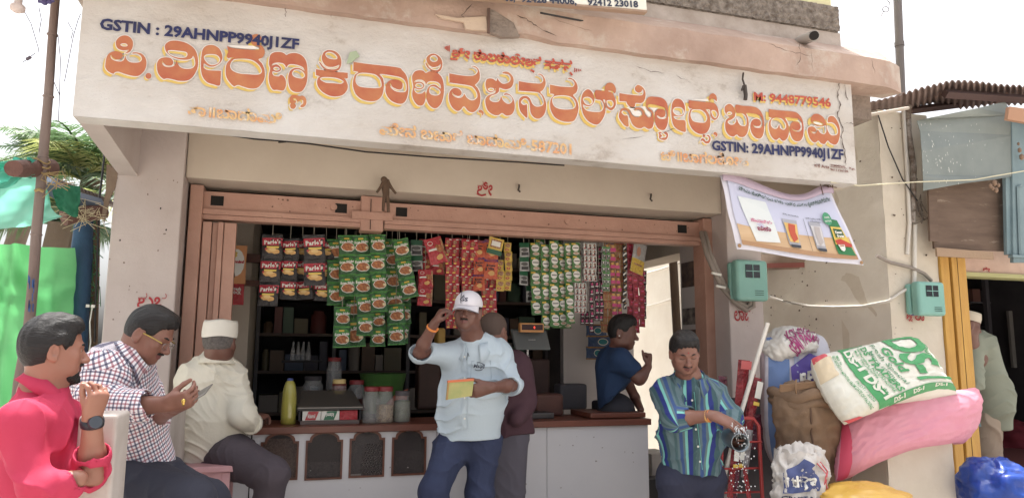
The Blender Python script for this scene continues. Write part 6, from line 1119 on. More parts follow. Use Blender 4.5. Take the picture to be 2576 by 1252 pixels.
# dark tin sheet, box and rubbish behind
b = MB(); b.box(D(1800, 1000, 4.6), D(1990, 1290, 4.62)); tag(b.build('dark_tin', mkg('dark_tin', (92, 86, 92), .6, col2=srgb(70, 64, 72)), org=D(1800, 1000, 4.6)), 'dark grey tin sheet behind the red rack and sacks', 'tin sheet')
b = MB(); a, c = P(1640, 1142, Y=5.1), P(1662, 1252, Y=5.1); b.box((a.x, 5.1, c.z - .1), (c.x + .12, 5.4, a.z)); tag(b.build('white_carton', mkg('carton_white', (214, 206, 196), .8), org=a), 'pale torn carton in the side doorway beside the counter end', 'carton')
b = MB(); a, c = P(1632, 1205, Y=4.9), P(1668, 1290, Y=4.9); b.box((a.x, 4.9, c.z), (c.x + .1, 5.05, a.z)); tag(b.build('black_bin', mkg('bin_black', (40, 38, 42), .5), org=a), 'black box on the ground beside the counter end', 'box')
# ================================================================= left side
bam = mat('bamboo_grey', srgb(150, 132, 124), .75, col2=srgb(116, 92, 82), scale=5, stretch=(2, 2, .3), bump=.5, bscale=20)
pts = [(142, -30), (132, 90), (122, 240), (114, 330), (105, 440), (92, 580), (84, 700), (72, 830), (48, 960), (30, 1120), (14, 1300)]
b = MB(); pw = [P(u, v, Y=3.9) for u, v in pts]; pw.append(Vector((pw[-1].x - .04, 3.9, 0))); b.tube(pw, [.020, .020, .021, .022, .022, .023, .023, .024, .024, .024, .024, .024], 12); pl = b.build('wooden_pole', bam, org=pw[6]); tag(pl, 'tall weathered bamboo pole tied with rope at the left edge', 'pole')
for v in (88, 243, 396, 590): 
    u = np.interp(v, [p[1] for p in pts], [p[0] for p in pts]); b = MB(); b.lathe(P(u, v, Y=3.9), [(.022, -.006), (.0265, 0), (.022, .006)], 12); b.build('node_ring', bam, pl)
b = MB(); q = P(78, 745, Y=3.87)
for k in range(14): u = 78 + rnd.uniform(-7, 7); v = rnd.uniform(690, 790); b.add([P(u, v, Y=3.862), P(u + 2.5, v + 2, Y=3.862), P(u + 1.5, v + 22, Y=3.862), P(u - 1, v + 20, Y=3.862)], [(0, 1, 2, 3)])
b.build('blue_paint_mark', mkg('mark_blue', (50, 90, 150), .8), pl)
lg = mkg('cut_log', (132, 92, 80), .85, col2=srgb(96, 62, 54), scale=12, bump=.8)
b = MB(); b.tube([P(34, 424, Y=3.55), P(70, 424, Y=3.8), P(125, 422, Y=4.15)], [.036, .042, .046], 12); cl = b.build('tied_log', lg, org=P(70, 424, Y=3.8)); tag(cl, 'short sawn log lashed across the bamboo pole', 'log')
rope = mkg('jute_rope', (186, 156, 96), .9, bump=.8, bscale=200); b = MB()
for (c_, r_) in (((106, 408), .04), ((104, 420), .045), ((103, 434), .042)):
    q = P(*c_, Y=3.9); b.tube([q + Vector((r_ * math.cos(t) * .8, r_ * math.sin(t) * .8, .012 * math.sin(2 * t))) for t in [i * .5236 for i in range(13)]], .004, 6)
for k in range(8): q = P(112, 436, Y=3.86); b.tube([q, q + Vector((rnd.uniform(-.02, .10), 0, rnd.uniform(-.06, .02))), q + Vector((rnd.uniform(0, .13), 0, rnd.uniform(-.12, 0)))], .002, 5)
b.tube([P(88, 480, Y=3.86), P(98, 476, Y=3.855), P(110, 482, Y=3.86)], .008, 6)
tag(b.build('rope_lashing', rope, org=P(105, 420, Y=3.9)), 'frayed jute rope lashing the log to the bamboo pole', 'rope')
def netmat(n, c, c2, tl): 
    m = mat(n, srgb(*c), .7, col2=srgb(*c2), scale=3, transl=tl, bump=.3, bscale=14); return m
tealn = netmat('teal_net', (60, 200, 170), (120, 226, 206), .6); greenn = netmat('green_net', (84, 196, 110), (140, 222, 150), .6)
def cloth(name, label, poly, Y, m, org, ridges=0.03, fan=None, n=26):
    net_ = [[P(*p, Y=Y) for p in row] for row in poly]
    def f(u, v):
        p = lag(net_, u, v); k = math.sin((u * 9 if fan is None else (math.atan2(v - fan[1], u - fan[0]) * 14)) + 2 * vnoise(u * 3, v * 3)) ; return p + Vector((0, ridges * (k + vnoise(u * 7, v * 7, 3)), 0))
    V, F = grid_surface(f, n, n); o = part(name, m, None, V, F, smooth=True, org=org); return tag(o, label, 'net')
cloth('green_net', 'bright translucent green net screen behind the bamboo pole', [[(-60, 612), (0, 614), (60, 616), (186, 622)], [(-60, 740), (0, 742), (70, 745), (184, 745)], [(-60, 880), (0, 882), (70, 885), (176, 880)], [(-60, 1300), (0, 1300), (70, 1300), (165, 1300)]], 4.6, greenn, P(60, 800, Y=4.6), .05)
cloth('teal_net', 'sagging pale teal net stretched below the log', [[(-80, 440), (0, 428), (70, 428), (98, 430)], [(-80, 480), (0, 478), (90, 474), (120, 500)], [(-80, 540), (0, 545), (80, 534), (140, 535)], [(-80, 592), (0, 578), (80, 566), (162, 545)]], 4.15, mat('pale_teal_net', srgb(120, 226, 200), .7, col2=srgb(200, 244, 232), scale=1.5, transl=.6), P(40, 500, Y=4.1), .02, fan=(1.1, -.1))
cloth('teal_net', 'gathered darker teal net tied round the log', [[(-80, 412), (0, 404), (50, 398), (86, 400)], [(-80, 425), (0, 420), (50, 414), (84, 412)], [(-80, 452), (0, 448), (40, 440), (82, 436)], [(-80, 490), (0, 478), (50, 452), (80, 446)]], 3.75, tealn, P(40, 430, Y=3.75), .025, fan=(1.05, .5))
cloth('teal_net', 'small dark green net flap right of the pole under the shed beam', [[(130, 478), (150, 470), (175, 466), (200, 468)], [(135, 495), (155, 490), (178, 488), (202, 490)], [(140, 512), (160, 512), (180, 514), (200, 512)], [(150, 530), (165, 535), (182, 545), (196, 540)]], 4.3, netmat('dark_net', (20, 110, 80), (30, 140, 100), .3), P(165, 500, Y=4.3), .01)
bluep = mkg('blue_post', (44, 92, 130), .7, col2=srgb(30, 66, 100), scale=6, bump=.4)
b = MB(); b.tube([P(112, 460, Y=4.5), P(180, 500, Y=4.6), P(252, 520, Y=4.7)], .05, 4, sm=False); tag(b.build('shed_beam', mkg('grey_blue_beam', (90, 104, 124), .7), org=P(180, 500, Y=4.6)), 'sloping grey blue beam under the corrugated shed edge', 'beam')
b = MB(); b.tube([P(214, 520, Y=4.75), P(205, 640, Y=4.75), P(195, 800, Y=4.75), P(186, 1000, Y=4.75), P(180, 1300, Y=4.75)], [.045, .06, .06, .06, .06], 8); tag(b.build('blue_post', bluep, org=P(205, 640, Y=4.75)), 'thick blue painted post between the green net and the pillar', 'post')
b = MB(); b.tube([P(236, 520, Y=4.85), P(234, 700, Y=4.85), P(228, 900, Y=4.85), P(220, 1300, Y=4.85)], .035, 8); tag(b.build('wooden_post', mkg('brown_bark', (120, 92, 72), .9, col2=srgb(150, 126, 100), scale=10, bump=1), org=P(234, 700, Y=4.85)), 'rough brown post wrapped in torn green net', 'post')
b = MB()
for k in range(60):
    q = P(228 + rnd.uniform(-8, 8), 560 + k * 3.6, Y=4.76); b.tube([q, q + Vector((rnd.uniform(-.04, .04), rnd.uniform(-.02, .02), rnd.uniform(-.05, .05))), q + Vector((rnd.uniform(-.06, .06), rnd.uniform(-.02, .02), rnd.uniform(-.09, .03)))], .0025, 4)
tag(b.build('torn_net', netmat('torn_green', (110, 180, 130), (60, 150, 90), .3), org=P(228, 650, Y=4.76)), 'shredded green net tangled on the brown post', 'net')
b = MB(); b.tube([P(250, 500, Y=4.7), P(262, 400, Y=4.75), P(258, 340, Y=4.8)], .006, 6); b.tube([P(250, 500, Y=4.7), P(246, 620, Y=4.7), P(240, 768, Y=4.7), P(238, 860, Y=4.7)], .006, 6, 0); tag(b.build('black_cable', blk2, org=P(250, 500, Y=4.7)), 'black cable running down beside the left pillar', 'cable')
b = MB(); b.box(P(216, 765, Y=4.68), P(226, 773, Y=4.7)); b.box(P(229, 766, Y=4.68), P(240, 774, Y=4.7)); b.tube([P(232, 774, Y=4.69), P(226, 810, Y=4.69), P(228, 860, Y=4.69), P(222, 900, Y=4.69)], .004, 5); tag(b.build('wire_connector', white, org=P(226, 769, Y=4.7)), 'two white wire connectors on the post beside the pillar', 'connector')
lgs = MB(); lgs.tube([P(160, 548, Y=4.55), P(200, 538, Y=4.6), P(262, 532, Y=4.7)], .045, 10); tag(lgs.build('shed_log', lg, org=P(200, 538, Y=4.6)), 'horizontal bark-covered log under the shed edge', 'log')
b = MB()
for k in range(30):
    q = P(rnd.uniform(158, 252), rnd.uniform(512, 548), Y=4.55 - rnd.uniform(0, .08)); b.tube([q, q + Vector((rnd.uniform(-.07, .07), 0, rnd.uniform(-.05, .05))), q + Vector((rnd.uniform(-.12, .12), 0, rnd.uniform(-.14, .02)))], .0016, 4)
o = tag(b.build('dry_straw', mkg('dry_straw', (206, 190, 150), .9), org=P(200, 530, Y=4.5)), 'dry straw and rope fibres hanging over the shed log', 'straw', kind='stuff')
def shed(u, v):
    p0 = P(135 + 120 * u, 450 + 46 * u, Y=4.9); p1 = Vector((p0.x - .1, 6.4, p0.z + .16)); return p0.lerp(p1, v) + Vector((0, 0, .012 * math.sin(u * 13 * 2 * math.pi)))
V, F = grid_surface(shed, 110, 4); o = part('corrugated_roof', mkg('dark_tin_roof', (96, 82, 76), .7), None, V, F, smooth=True, org=P(190, 470, Y=4.9)); o.modifiers.new('s', 'SOLIDIFY').thickness = .006; tag(o, 'small dark corrugated shed roof left of the pillar', 'roof sheet')
# insulator and wires at top left
b = MB(); q = P(45, 16, Y=3.6); b.lathe(q, [(.014, -.03), (.03, -.02), (.03, 0), (.016, .012), (.016, .04)], 12); tag(b.build('lamp_holder', mkg('dusty_white', (214, 196, 190), .6), org=q), 'dusty white lamp holder hanging at the top left corner', 'lamp holder')
wm = mkg('thin_wire', (96, 84, 96), .7)
for k, pts_ in enumerate([[(56, 20), (78, 60), (96, 120), (98, 132)], [(146, 90), (152, 150), (150, 230), (147, 306)], [(133, 200), (150, 240), (151, 232)], [(203, 35), (196, 52), (185, 90), (162, 206)], [(56, 158), (72, 147), (88, 134)], [(98, 20), (104, 50), (98, 84)], [(170, 55), (184, 80), (178, 100)]]):
    b = MB(); b.tube([P(u, v, Y=3.7) for u, v in pts_], .0018, 5)
    if k == 4: b.tube([P(66, 150, Y=3.7), P(72, 147, Y=3.7), P(78, 143, Y=3.7)], .008, 6)
    tag(b.build('loose_wire', wm, org=P(*pts_[0], Y=3.7)), ['loose thin wire falling from the lamp holder', 'long loose wire hanging right of the bamboo pole', 'short wire bent back to the pole', 'thin slanting thread beside the fascia', 'short wire twig against the sky left of the pole', 'faint short wire near the lamp holder', 'short crossing thread near the fascia'][k], 'wire')
b = MB(); b.tube([P(96, 4, Y=3.7), P(120, 6, Y=3.7), P(136, 2, Y=3.7)], .008, 6); b.ball(P(112, 6, Y=3.7), .016, 0, 6); b.ball(P(124, 4, Y=3.7), .014, 0, 6); tag(b.build('blue_clamp', mkg('clamp_violet', (80, 70, 130), .5), org=P(112, 5, Y=3.7)), 'violet clamp and wire at the very top of the pole', 'clamp')
# ---- palms behind
def palm(name, lb, base, hgt, fronds, seed, cr):
    rr = random.Random(seed); t = thing(name, lb, 'tree', base); b = MB(); c = Vector(base) + Vector((0, 0, hgt))
    b.tube([Vector(base) + Vector((.1 * math.sin(i), 0, hgt * i / 8)) for i in range(9)], [.16 - .006 * i for i in range(9)], 10); b.build('trunk', mkg('palm_trunk', (120, 104, 88), .9, bump=1), t)
    mats_ = [mat('palm_green', srgb(92, 124, 76), .5, col2=srgb(130, 156, 98), scale=3, transl=.5), mat('palm_yellow', srgb(180, 190, 100), .5, col2=srgb(214, 210, 140), scale=3, transl=.5), mat('palm_dark', srgb(80, 116, 84), .5, col2=srgb(120, 144, 110), scale=3, transl=.3)]
    for f in range(fronds):
        az = 2 * math.pi * f / fronds * 2.618 + rr.uniform(-.3, .3); el = rr.uniform(.1, 1.45); L = cr * rr.uniform(.8, 1.1); d = Vector((math.cos(az), math.sin(az), 0)); V = []; F = []
        sp = [c + d * (L * s * math.cos(el * (1 - .3 * s))) + Vector((0, 0, L * (s * math.sin(el) - .55 * s * s))) for s in [i / 14 for i in range(15)]]
        fb = MB(); fb.tube(sp, [.018 * (1 - i / 16) + .003 for i in range(15)], 5)
        side = d.cross(Vector((0, 0, 1)))
        for i in range(44):
            s = .12 + .88 * i / 44; k = s * 14; j = min(13, int(k)); p = sp[j].lerp(sp[j + 1], k - j); tdir = (sp[j + 1] - sp[j]).normalized(); ln = L * .34 * math.sin(math.pi * min(1, .18 + s * .85)) * rr.uniform(.8, 1.1) + .05
            for sg in (1, -1):
                v = (side * sg * .85 + tdir * .6 + Vector((0, 0, rr.uniform(-.35, .25)))).normalized(); m_ = p + v * ln * .5; e = p + v * ln + Vector((0, 0, -.22 * ln)); wv = tdir * .010
                fb.add([p - wv, p + wv, m_ + wv * .9 , m_ - wv * .9, e], [(0, 1, 2, 3), (3, 2, 4)])
        fb.build('frond', mats_[rr.choice((0, 0, 1, 2))], t)
palm('palm_tree', 'dense green date palm crown behind the shed beside the left pillar', Vector(P(200, 520, Y=9.0)) * 1 - Vector((0, 0, P(200, 520, Y=9.0).z)), P(205, 450, Y=9.0).z, 34, 3, 1.25)
palm('palm_tree', 'low drooping palm behind the bamboo pole and nets', Vector((P(120, 600, Y=8.4).x, 8.4, 0)), P(120, 560, Y=8.4).z, 18, 8, 1.0)
palm('palm_tree', 'far palm whose tips show left of the bamboo pole', Vector((P(60, 420, Y=11).x, 11, 0)), P(60, 425, Y=11).z - .2, 10, 12, 1.0)
# ---- stub walls at left front
for (u0, u1, vt, Y, dep, lb) in ((197, 296, 1044, 2.62, .20, 'low concrete stub wall with a worn top under the checked elbow'), (386, 424, 1036, 3.7, .8, 'second low concrete wall behind the man in the checked shirt')):
    a, c = P(u0, vt, Y=Y), P(u1, vt, Y=Y); t = thing('stub_wall', lb, 'low wall', (a.x, Y, 0))
    V, F = grid_surface(lambda u, v: Vector((a.x + (c.x - a.x) * u, Y + .003 * vnoise(u * 5, v * 20, 3), a.z * v)), 8, 30); b = MB(); b.box((a.x, Y, 0), (c.x, Y + dep, a.z)); o = b.build('wall', mkg('stub_plaster', (206, 196, 190), .9, col2=srgb(176, 162, 152), scale=5, bump=.5, bscale=18, col3=srgb(140, 122, 108), s3=8, thr3=.64), t); bevel(o, .012, 3)
# ---- pink stool of the seated man
sd = mkg('stool_pink', (226, 170, 176), .5, col2=srgb(206, 146, 152), scale=6, bump=.2)
s0 = thing('pink_stool', 'pink painted wooden stool under the seated old man', 'stool', D(515, 1170, 4.0))
a = D(432, 1168, 3.85); c = D(592, 1168, 3.85); zs = a.z; YT = a.y + .02
b = MB(); b.box((a.x, c.y - .02, zs - .032), (c.x, c.y + .32, zs)); bevel(b.build('seat', sd, s0), .006)
b = MB(); b.box((a.x + .03, c.y + .0, zs - .13), (c.x - .03, c.y + .02, zs - .034)); b.build('apron', sd, s0)
for x in (a.x + .03, c.x - .065):
    for y in (c.y + .0, c.y + .26): b = MB(); b.box((x, y - .004, 0), (x + .042, y + .038, zs - .034)); bevel(b.build('leg', sd, s0), .004)
b = MB(); b.box((a.x + .05, c.y + .012, .25), (c.x - .05, c.y + .03, .29)); b.build('stretcher', sd, s0)
# ================================================================= people: smooth implicit bodies turned into one surface each
F32 = np.float32
class Sdf:
    def __init__(s): s.ops = []; s.fold = None
    def add(s, f, k=.015, op='u', meta=None): s.ops.append((f, k, op, meta)); return s
    def cap(s, a, b, ra, rb=None, k=.015, flat=None, fd=None, op='u', meta=None):
        """tapered limb from a to b; flat<1 squeezes it along direction fd"""
        a = np.array(a, F32); b = np.array(b, F32); rb = ra if rb is None else rb
        n = None if fd is None else np.array(Vector(fd).normalized(), F32)
        if n is not None:
            g = (1 / flat - 1); a2 = a; b2 = b + n * ((b - a) @ n) * g
        else: b2 = b
        ba = b2 - a; L2 = float(ba @ ba) + 1e-9
        def f(p):
            q = p - a
            if n is not None: q = q + np.outer(q @ n, n) * g
            t = np.clip(q @ ba / L2, 0, 1); d = np.linalg.norm(q - t[:, None] * ba, axis=1) - (ra + (rb - ra) * t)
            return d * (flat if n is not None else 1) if n is not None else d
        return s.add(f, k, op, meta or ('cap', a, b, max(ra, rb)))
    def ell(s, c, r, R=None, k=.015, op='u', meta=None):
        """ellipsoid; R rows = its axes"""
        c = np.array(c, F32); r = np.array(r, F32); R = np.eye(3, dtype=F32) if R is None else np.array(R, F32)
        def f(p):
            q = (p - c) @ R.T; k0 = np.linalg.norm(q / r, axis=1) + 1e-9; k1 = np.linalg.norm(q / (r * r), axis=1) + 1e-9
            return k0 * (k0 - 1) / k1
        return s.add(f, k, op, meta or ('ell', c, R, float(r.mean())))
    def plane(s, p0, n, k=.004, meta=None):
        """cut away everything beyond the plane (n points to the removed side)"""
        p0 = np.array(p0, F32); n = np.array(Vector(n).normalized(), F32)
        return s.add(lambda p: (p - p0) @ n, k, 'i', meta)
    def __call__(s, p):
        d = None
        for f, k, op, _ in s.ops:
            e = f(p)
            if d is None: d = e; continue
            if op == 'u': h = np.maximum(k - np.abs(d - e), 0) / k; d = np.minimum(d, e) - h * h * k * .25
            elif op == 's': e = -e; h = np.maximum(k - np.abs(d - e), 0) / k; d = np.maximum(d, e) + h * h * k * .25
            else: h = np.maximum(k - np.abs(d - e), 0) / k; d = np.maximum(d, e) + h * h * k * .25
        if s.fold is not None: d = d + s.fold(p)
        return d.astype(F32)
def surf_mesh(f, lo, hi, h):
    lo = np.array(lo, F32); hi = np.array(hi, F32); H = h * 4
    n = np.ceil((hi - lo) / H).astype(int)
    g = np.stack(np.meshgrid(*[np.arange(k) for k in n], indexing='ij'), -1).reshape(-1, 3)
    d = f(lo + (g + .5).astype(F32) * H); g = g[np.abs(d) < H * 1.0 + .016]
    for m in (2, 2):
        g = (g[:, None, :] * 2 + np.array([[i, j, k] for i in (0, 1) for j in (0, 1) for k in (0, 1)])[None]).reshape(-1, 3); H /= 2
        d = f(lo + (g + .5).astype(F32) * H); g = g[np.abs(d) < H * 1.0 + (.010 if H > h * 1.5 else .004)]
    S_ = np.int64(n.max() * 4 + 3); key = lambda q: (q[..., 0].astype(np.int64) * S_ + q[..., 1]) * S_ + q[..., 2]
    off = np.array([[i, j, k] for i in (0, 1) for j in (0, 1) for k in (0, 1)])
    corners = (g[:, None] + off[None]); ck = key(corners); uk, inv = np.unique(ck, return_inverse=True); inv = inv.reshape(ck.shape)
    uc = np.stack([uk // (S_ * S_), (uk // S_) % S_, uk % S_], 1); val = f(lo + uc.astype(F32) * h); cv = val[inv]
    act = (cv.min(1) < 0) & (cv.max(1) >= 0); g = g[act]; cv = cv[act]; inv = inv[act]
    E_ = [(0, 4, 0), (1, 5, 0), (2, 6, 0), (3, 7, 0), (0, 2, 1), (1, 3, 1), (4, 6, 1), (5, 7, 1), (0, 1, 2), (2, 3, 2), (4, 5, 2), (6, 7, 2)]
    acc = np.zeros((len(g), 3), F32); cnt = np.zeros(len(g), F32)
    for a, b, _ in E_:
        va, vb = cv[:, a], cv[:, b]; m = (va < 0) != (vb < 0); t = np.where(m, va / (va - vb + 1e-12), 0)
        acc += m[:, None] * (off[a] + (off[b] - off[a]) * t[:, None]); cnt += m
    V = lo + (g + acc / cnt[:, None]).astype(F32) * h
    ck_ = key(g); order = np.argsort(ck_); sk = ck_[order]
    def find(q):
        k = key(q); i = np.clip(np.searchsorted(sk, k), 0, len(sk) - 1); return np.where(sk[i] == k, order[i], -1)
    faces = []
    for ax, (a, b) in enumerate(((0, 4), (0, 2), (0, 1))):
        m = (cv[:, a] < 0) != (cv[:, b] < 0); q = g[m]; s_ = cv[m, a] < 0
        o1 = np.zeros(3, int); o2 = np.zeros(3, int); o1[(ax + 1) % 3] = 1; o2[(ax + 2) % 3] = 1
        i0, i1, i2, i3 = find(q), find(q - o1), find(q - o1 - o2), find(q - o2); ok = (i0 >= 0) & (i1 >= 0) & (i2 >= 0) & (i3 >= 0)
        fq = np.stack([i0, i1, i2, i3], 1); fq[~s_] = fq[~s_][:, ::-1]; faces.append(fq[ok])
    return V, np.concatenate(faces)
def sdf_obj(name, S_, m, parent, lo, hi, h, uvmap=False, paint=None):
    V, F = surf_mesh(S_, lo, hi, h); o0 = np.array(ORG[parent.name], F32)
    me = bpy.data.meshes.new(name); me.vertices.add(len(V)); me.vertices.foreach_set('co', (V - o0).astype(F32).ravel())
    me.loops.add(len(F) * 4); me.loops.foreach_set('vertex_index', F.ravel().astype(np.int32)); me.polygons.add(len(F)); me.polygons.foreach_set('loop_start', np.arange(len(F), dtype=np.int32) * 4)
    me.polygons.foreach_set('use_smooth', np.ones(len(F), bool))
    ms = m if isinstance(m, (list, tuple)) else [m]
    for q in ms: me.materials.append(q)
    if paint is not None: me.polygons.foreach_set('material_index', paint(V[F].mean(1)).astype(np.int32))
    if uvmap:
        C_ = V[F].mean(1); prims = [(f, me_) for f, k, op, me_ in S_.ops if op == 'u' and me_ is not None and me_[0] in ('cap', 'ell', 'torso')]
        ds = np.stack([f(C_) for f, _ in prims], 1); best = ds.argmin(1); uv = np.zeros((len(F), 4, 2), F32)
        for i, (f, mt) in enumerate(prims):
            s_ = best == i
            if not s_.any(): continue
            if mt[0] == 'cap': a, ax, r = mt[1], mt[2] - mt[1], mt[3]
            elif mt[0] == 'torso': a, ax, r = mt[1], mt[2], mt[3]
            else: a, ax, r = mt[1], np.array([0, 0, 1], F32), mt[3]
            ax = ax / (np.linalg.norm(ax) + 1e-9); rf_ = np.array([.3, .9, .1], F32) if mt[0] == 'torso' else np.array([.9, .3, .2], F32); e1 = rf_ - ax * (rf_ @ ax); e1 /= np.linalg.norm(e1); e2 = np.cross(ax, e1)
            def co_(q): q = q - a; return np.arctan2(q @ e2, q @ e1), q @ ax
            cg, _ = co_(C_[s_]); P4 = V[F[s_]].reshape(-1, 3); g_, l_ = co_(P4); g_ = g_.reshape(-1, 4); dg = (g_ - cg[:, None] + np.pi) % (2 * np.pi) - np.pi
            uv[s_, :, 0] = (cg[:, None] + dg) * r; uv[s_, :, 1] = l_.reshape(-1, 4)
        l = me.uv_layers.new(name='UVMap'); l.data.foreach_set('uv', uv.ravel())
    me.update(calc_edges=True); me.validate(); return link(name, me, parent)
def fold_fn(amp, fr=18, seed=0., dirv=(0, 0, 1), thr=0.15):
    """cloth creases: broad drapes plus clusters of narrow slanting ridges"""
    rr = np.random.RandomState(int(seed * 10) + 3); A = rr.randn(8, 3).astype(F32); A /= np.linalg.norm(A, axis=1, keepdims=True); ph = rr.uniform(0, 6.28, 12); dv = np.array(dirv, F32)
    def f(p):
        w_ = p + .030 * np.sin(p[:, [1, 2, 0]] * 17 + ph[:3]).astype(F32) + .010 * np.sin(p[:, [2, 0, 1]] * 43 + ph[3:6]).astype(F32); d = 0
        for i, (k, a_) in enumerate(((17, .9), (27, 1.0), (41, .75), (60, .45))):
            s_ = 1 - np.abs(np.sin(w_ @ (A[i] * .8 + dv * .6) * k * fr / 14 + ph[6 + i])); env = np.clip(.25 + 1.1 * np.sin(p @ A[7 - i] * (9 + 4 * i) + ph[5 - i]), 0, 1); d = d + a_ * env * s_ ** 2.4
        b_ = np.sin(w_ @ A[4] * 9 + ph[10]) * np.sin(w_ @ A[5] * 13 + ph[11])
        return (amp * (.25 - 1.15 * d - .5 * b_)).astype(F32)
    return f
def frame(fwd, pitch=0, roll=0):
    """rows: right, forward, up of a head that faces fwd (pitch>0 looks down)"""
    f = Vector(fwd).normalized(); r = f.cross(Vector((0, 0, 1))).normalized(); u = r.cross(f)
    q = Matrix.Rotation(math.radians(-pitch), 3, r); f, u = q @ f, q @ u
    q = Matrix.Rotation(math.radians(roll), 3, f); r, u = q @ r, q @ u
    return np.array([r, f, u], F32)
def head_sdf(S_, c, R, s=1.0, jaw=1.0, fat=1.0, smile=False):
    c = np.array(c, F32); W_ = lambda x, y, z: c + (np.array([x, y, z], F32) * s) @ R
    E = lambda p, r, k=.012, op='u': S_.ell(W_(*p), np.array(r, F32) * s, R, k * s, op)
    E((0, -.006, .040), (.076 * fat, .092, .080)); E((0, .020, -.020), (.062 * fat, .068, .078), .03); E((0, -.022, .0), (.066 * fat, .068, .07), .03)
    E((0, .058, -.084), (.030 * jaw * fat, .030, .025), .035); E((.044 * fat, .005, -.062), (.022, .040, .030), .03); E((-.044 * fat, .005, -.062), (.022, .040, .030), .03)
    for q in (1, -1):
        E((q * .043 * fat, .058, -.016), (.024, .022, .022), .025); E((q * .034, .055, -.05), (.024, .026, .03), .02)
        S_.cap(W_(q * .012, .086, .026), W_(q * .044, .072, .026), .010 * s, .007 * s, .014 * s)
        E((q * .033, .094, .008), (.017, .014, .011), .012, 's'); E((q * .032, .070, .007), (.015, .014, .0125), .004); S_.cap(W_(q * .020, .084, .014), W_(q * .045, .074, .011), .0042 * s, .003 * s, .005 * s); S_.cap(W_(q * .022, .083, .001), W_(q * .043, .075, .001), .0034 * s, .003 * s, .005 * s)
        E((q * .013, .096, -.030), (.0085, .011, .008), .007); E((q * .008, .104, -.037), (.004, .006, .004), .003, 's')
        E((q * .079 * fat, -.010, .0), (.010, .020, .033), .006); E((q * .087 * fat, -.004, .004), (.006, .011, .020), .004, 's'); E((q * .080 * fat, -.002, -.024), (.008, .010, .012), .006)
    S_.cap(W_(0, .084, .014), W_(0, .108, -.022), .0075 * s, .0115 * s, .012 * s); E((0, .108, -.027), (.0125, .012, .010), .008)
    sm = .006 if smile else 0
    S_.cap(W_(-.022, .077, -.050 + sm), W_(0, .089, -.049), .0048 * s, .0065 * s, .006 * s); S_.cap(W_(.022, .077, -.050 + sm), W_(0, .089, -.049), .0048 * s, .0065 * s, .006 * s)
    S_.cap(W_(-.019, .077, -.056 + sm), W_(0, .087, -.061), .005 * s, .0085 * s, .005 * s); S_.cap(W_(.019, .077, -.056 + sm), W_(0, .087, -.061), .005 * s, .0085 * s, .005 * s)
    S_.cap(W_(-.026, .082, -.0535 + sm * 1.3), W_(0, .100, -.0545), .0016 * s, .0018 * s, .003 * s, op='s'); S_.cap(W_(.026, .082, -.0535 + sm * 1.3), W_(0, .100, -.0545), .0016 * s, .0018 * s, .003 * s, op='s')
    return W_
def hand_sdf(S_, wrist, dirv, nrm, s=1.0, curl=(20, 25, 30, 35), spread=4, thumb=(40, 20), side=1, flat=1.0):
    """palm from the wrist along dirv, palm facing nrm; side=+1 puts the thumb on dirv x nrm"""
    d = Vector(dirv).normalized(); n = Vector(nrm); n = (n - d * n.dot(d)).normalized(); t = d.cross(n) * side; w_ = Vector(wrist)
    tips = []
    for i, off in enumerate((.030, .010, -.010, -.028)):
        k0 = w_ + t * off * .55 * s + d * .012 * s; kn = w_ + d * (.088 - .004 * abs(i - 1.2)) * s + t * off * s; S_.cap(k0, kn, .0135 * s, .0105 * s, .012 * s, .9, n)
        L = (.074, .082, .077, .060)[i] * s; r_ = .0088 * s; p = kn; a = math.radians(spread * (1.5 - i)); fd_ = (d * math.cos(a) + t * math.sin(a)).normalized(); ang = 0
        for j, fr in enumerate((.44, .31, .25)):
            ang += math.radians(curl[i] * (1, 1.15, .7)[j]); v = fd_ * math.cos(ang) + n * math.sin(ang); q = p + v * L * fr; S_.cap(p, q, r_, r_ * .9, .004 * s); p = q; r_ *= .93
        tips.append(p)
    b0 = w_ + d * .022 * s + t * .020 * s; a1 = math.radians(thumb[0]); v = (d * math.cos(a1) + t * math.sin(a1) + n * math.sin(math.radians(thumb[1]))).normalized(); p1 = b0 + v * .042 * s
    S_.cap(b0, p1, .016 * s, .0115 * s, .014 * s); v2 = (v * .8 + d * .45).normalized(); p2 = p1 + v2 * .034 * s; S_.cap(p1, p2, .0108 * s, .0098 * s, .006 * s); p3 = p2 + (v2 * .8 + d * .4).normalized() * .027 * s; S_.cap(p2, p3, .0098 * s, .0082 * s, .005 * s)
    S_.cap(w_ - d * .01 * s, w_ + d * .05 * s, .024 * s, .030 * s, .02 * s, .55, n); return tips, p3
def arm(S_, sh, el, wr, r=(.05, .042, .040, .026), k=.02):
    S_.cap(sh, el, r[0], r[1], k); m = Vector(el).lerp(Vector(wr), .3); S_.cap(el, m, r[1] * .95, r[2], k); S_.cap(m, wr, r[2], r[3], k)
def bounds(pts, m=.12):
    a = np.array([list(p) for p in pts]); return a.min(0) - m, a.max(0) + m
skin = lambda n, c, c2: mat(n, srgb(*c), .42, col2=srgb(*c2), scale=7, amt=.6, bump=.12, bscale=240, bdist=.002, sss=.12, spec=.45)
sk_a = skin('skin_brown', (176, 120, 96), (156, 100, 80)); sk_b = skin('skin_deep', (156, 106, 88), (134, 88, 72)); sk_c = skin('skin_dark', (132, 88, 74), (112, 72, 60))
lip = mat('lips', srgb(126, 70, 66), .4, bump=.1); hair_m = mat('black_hair', srgb(22, 20, 21), .5, col2=srgb(44, 40, 40), scale=70, stretch=(.14, 1, 1), bump=1, bscale=110, bdist=.006, spec=.35); grey_h = mat('grey_hair', srgb(120, 112, 108), .7, col2=srgb(80, 74, 72), scale=80, bump=.6, bscale=200)
eye_w = mat('eye_white', srgb(214, 204, 196), .2); eye_b = mat('eye_dark', srgb(24, 16, 14), .15)
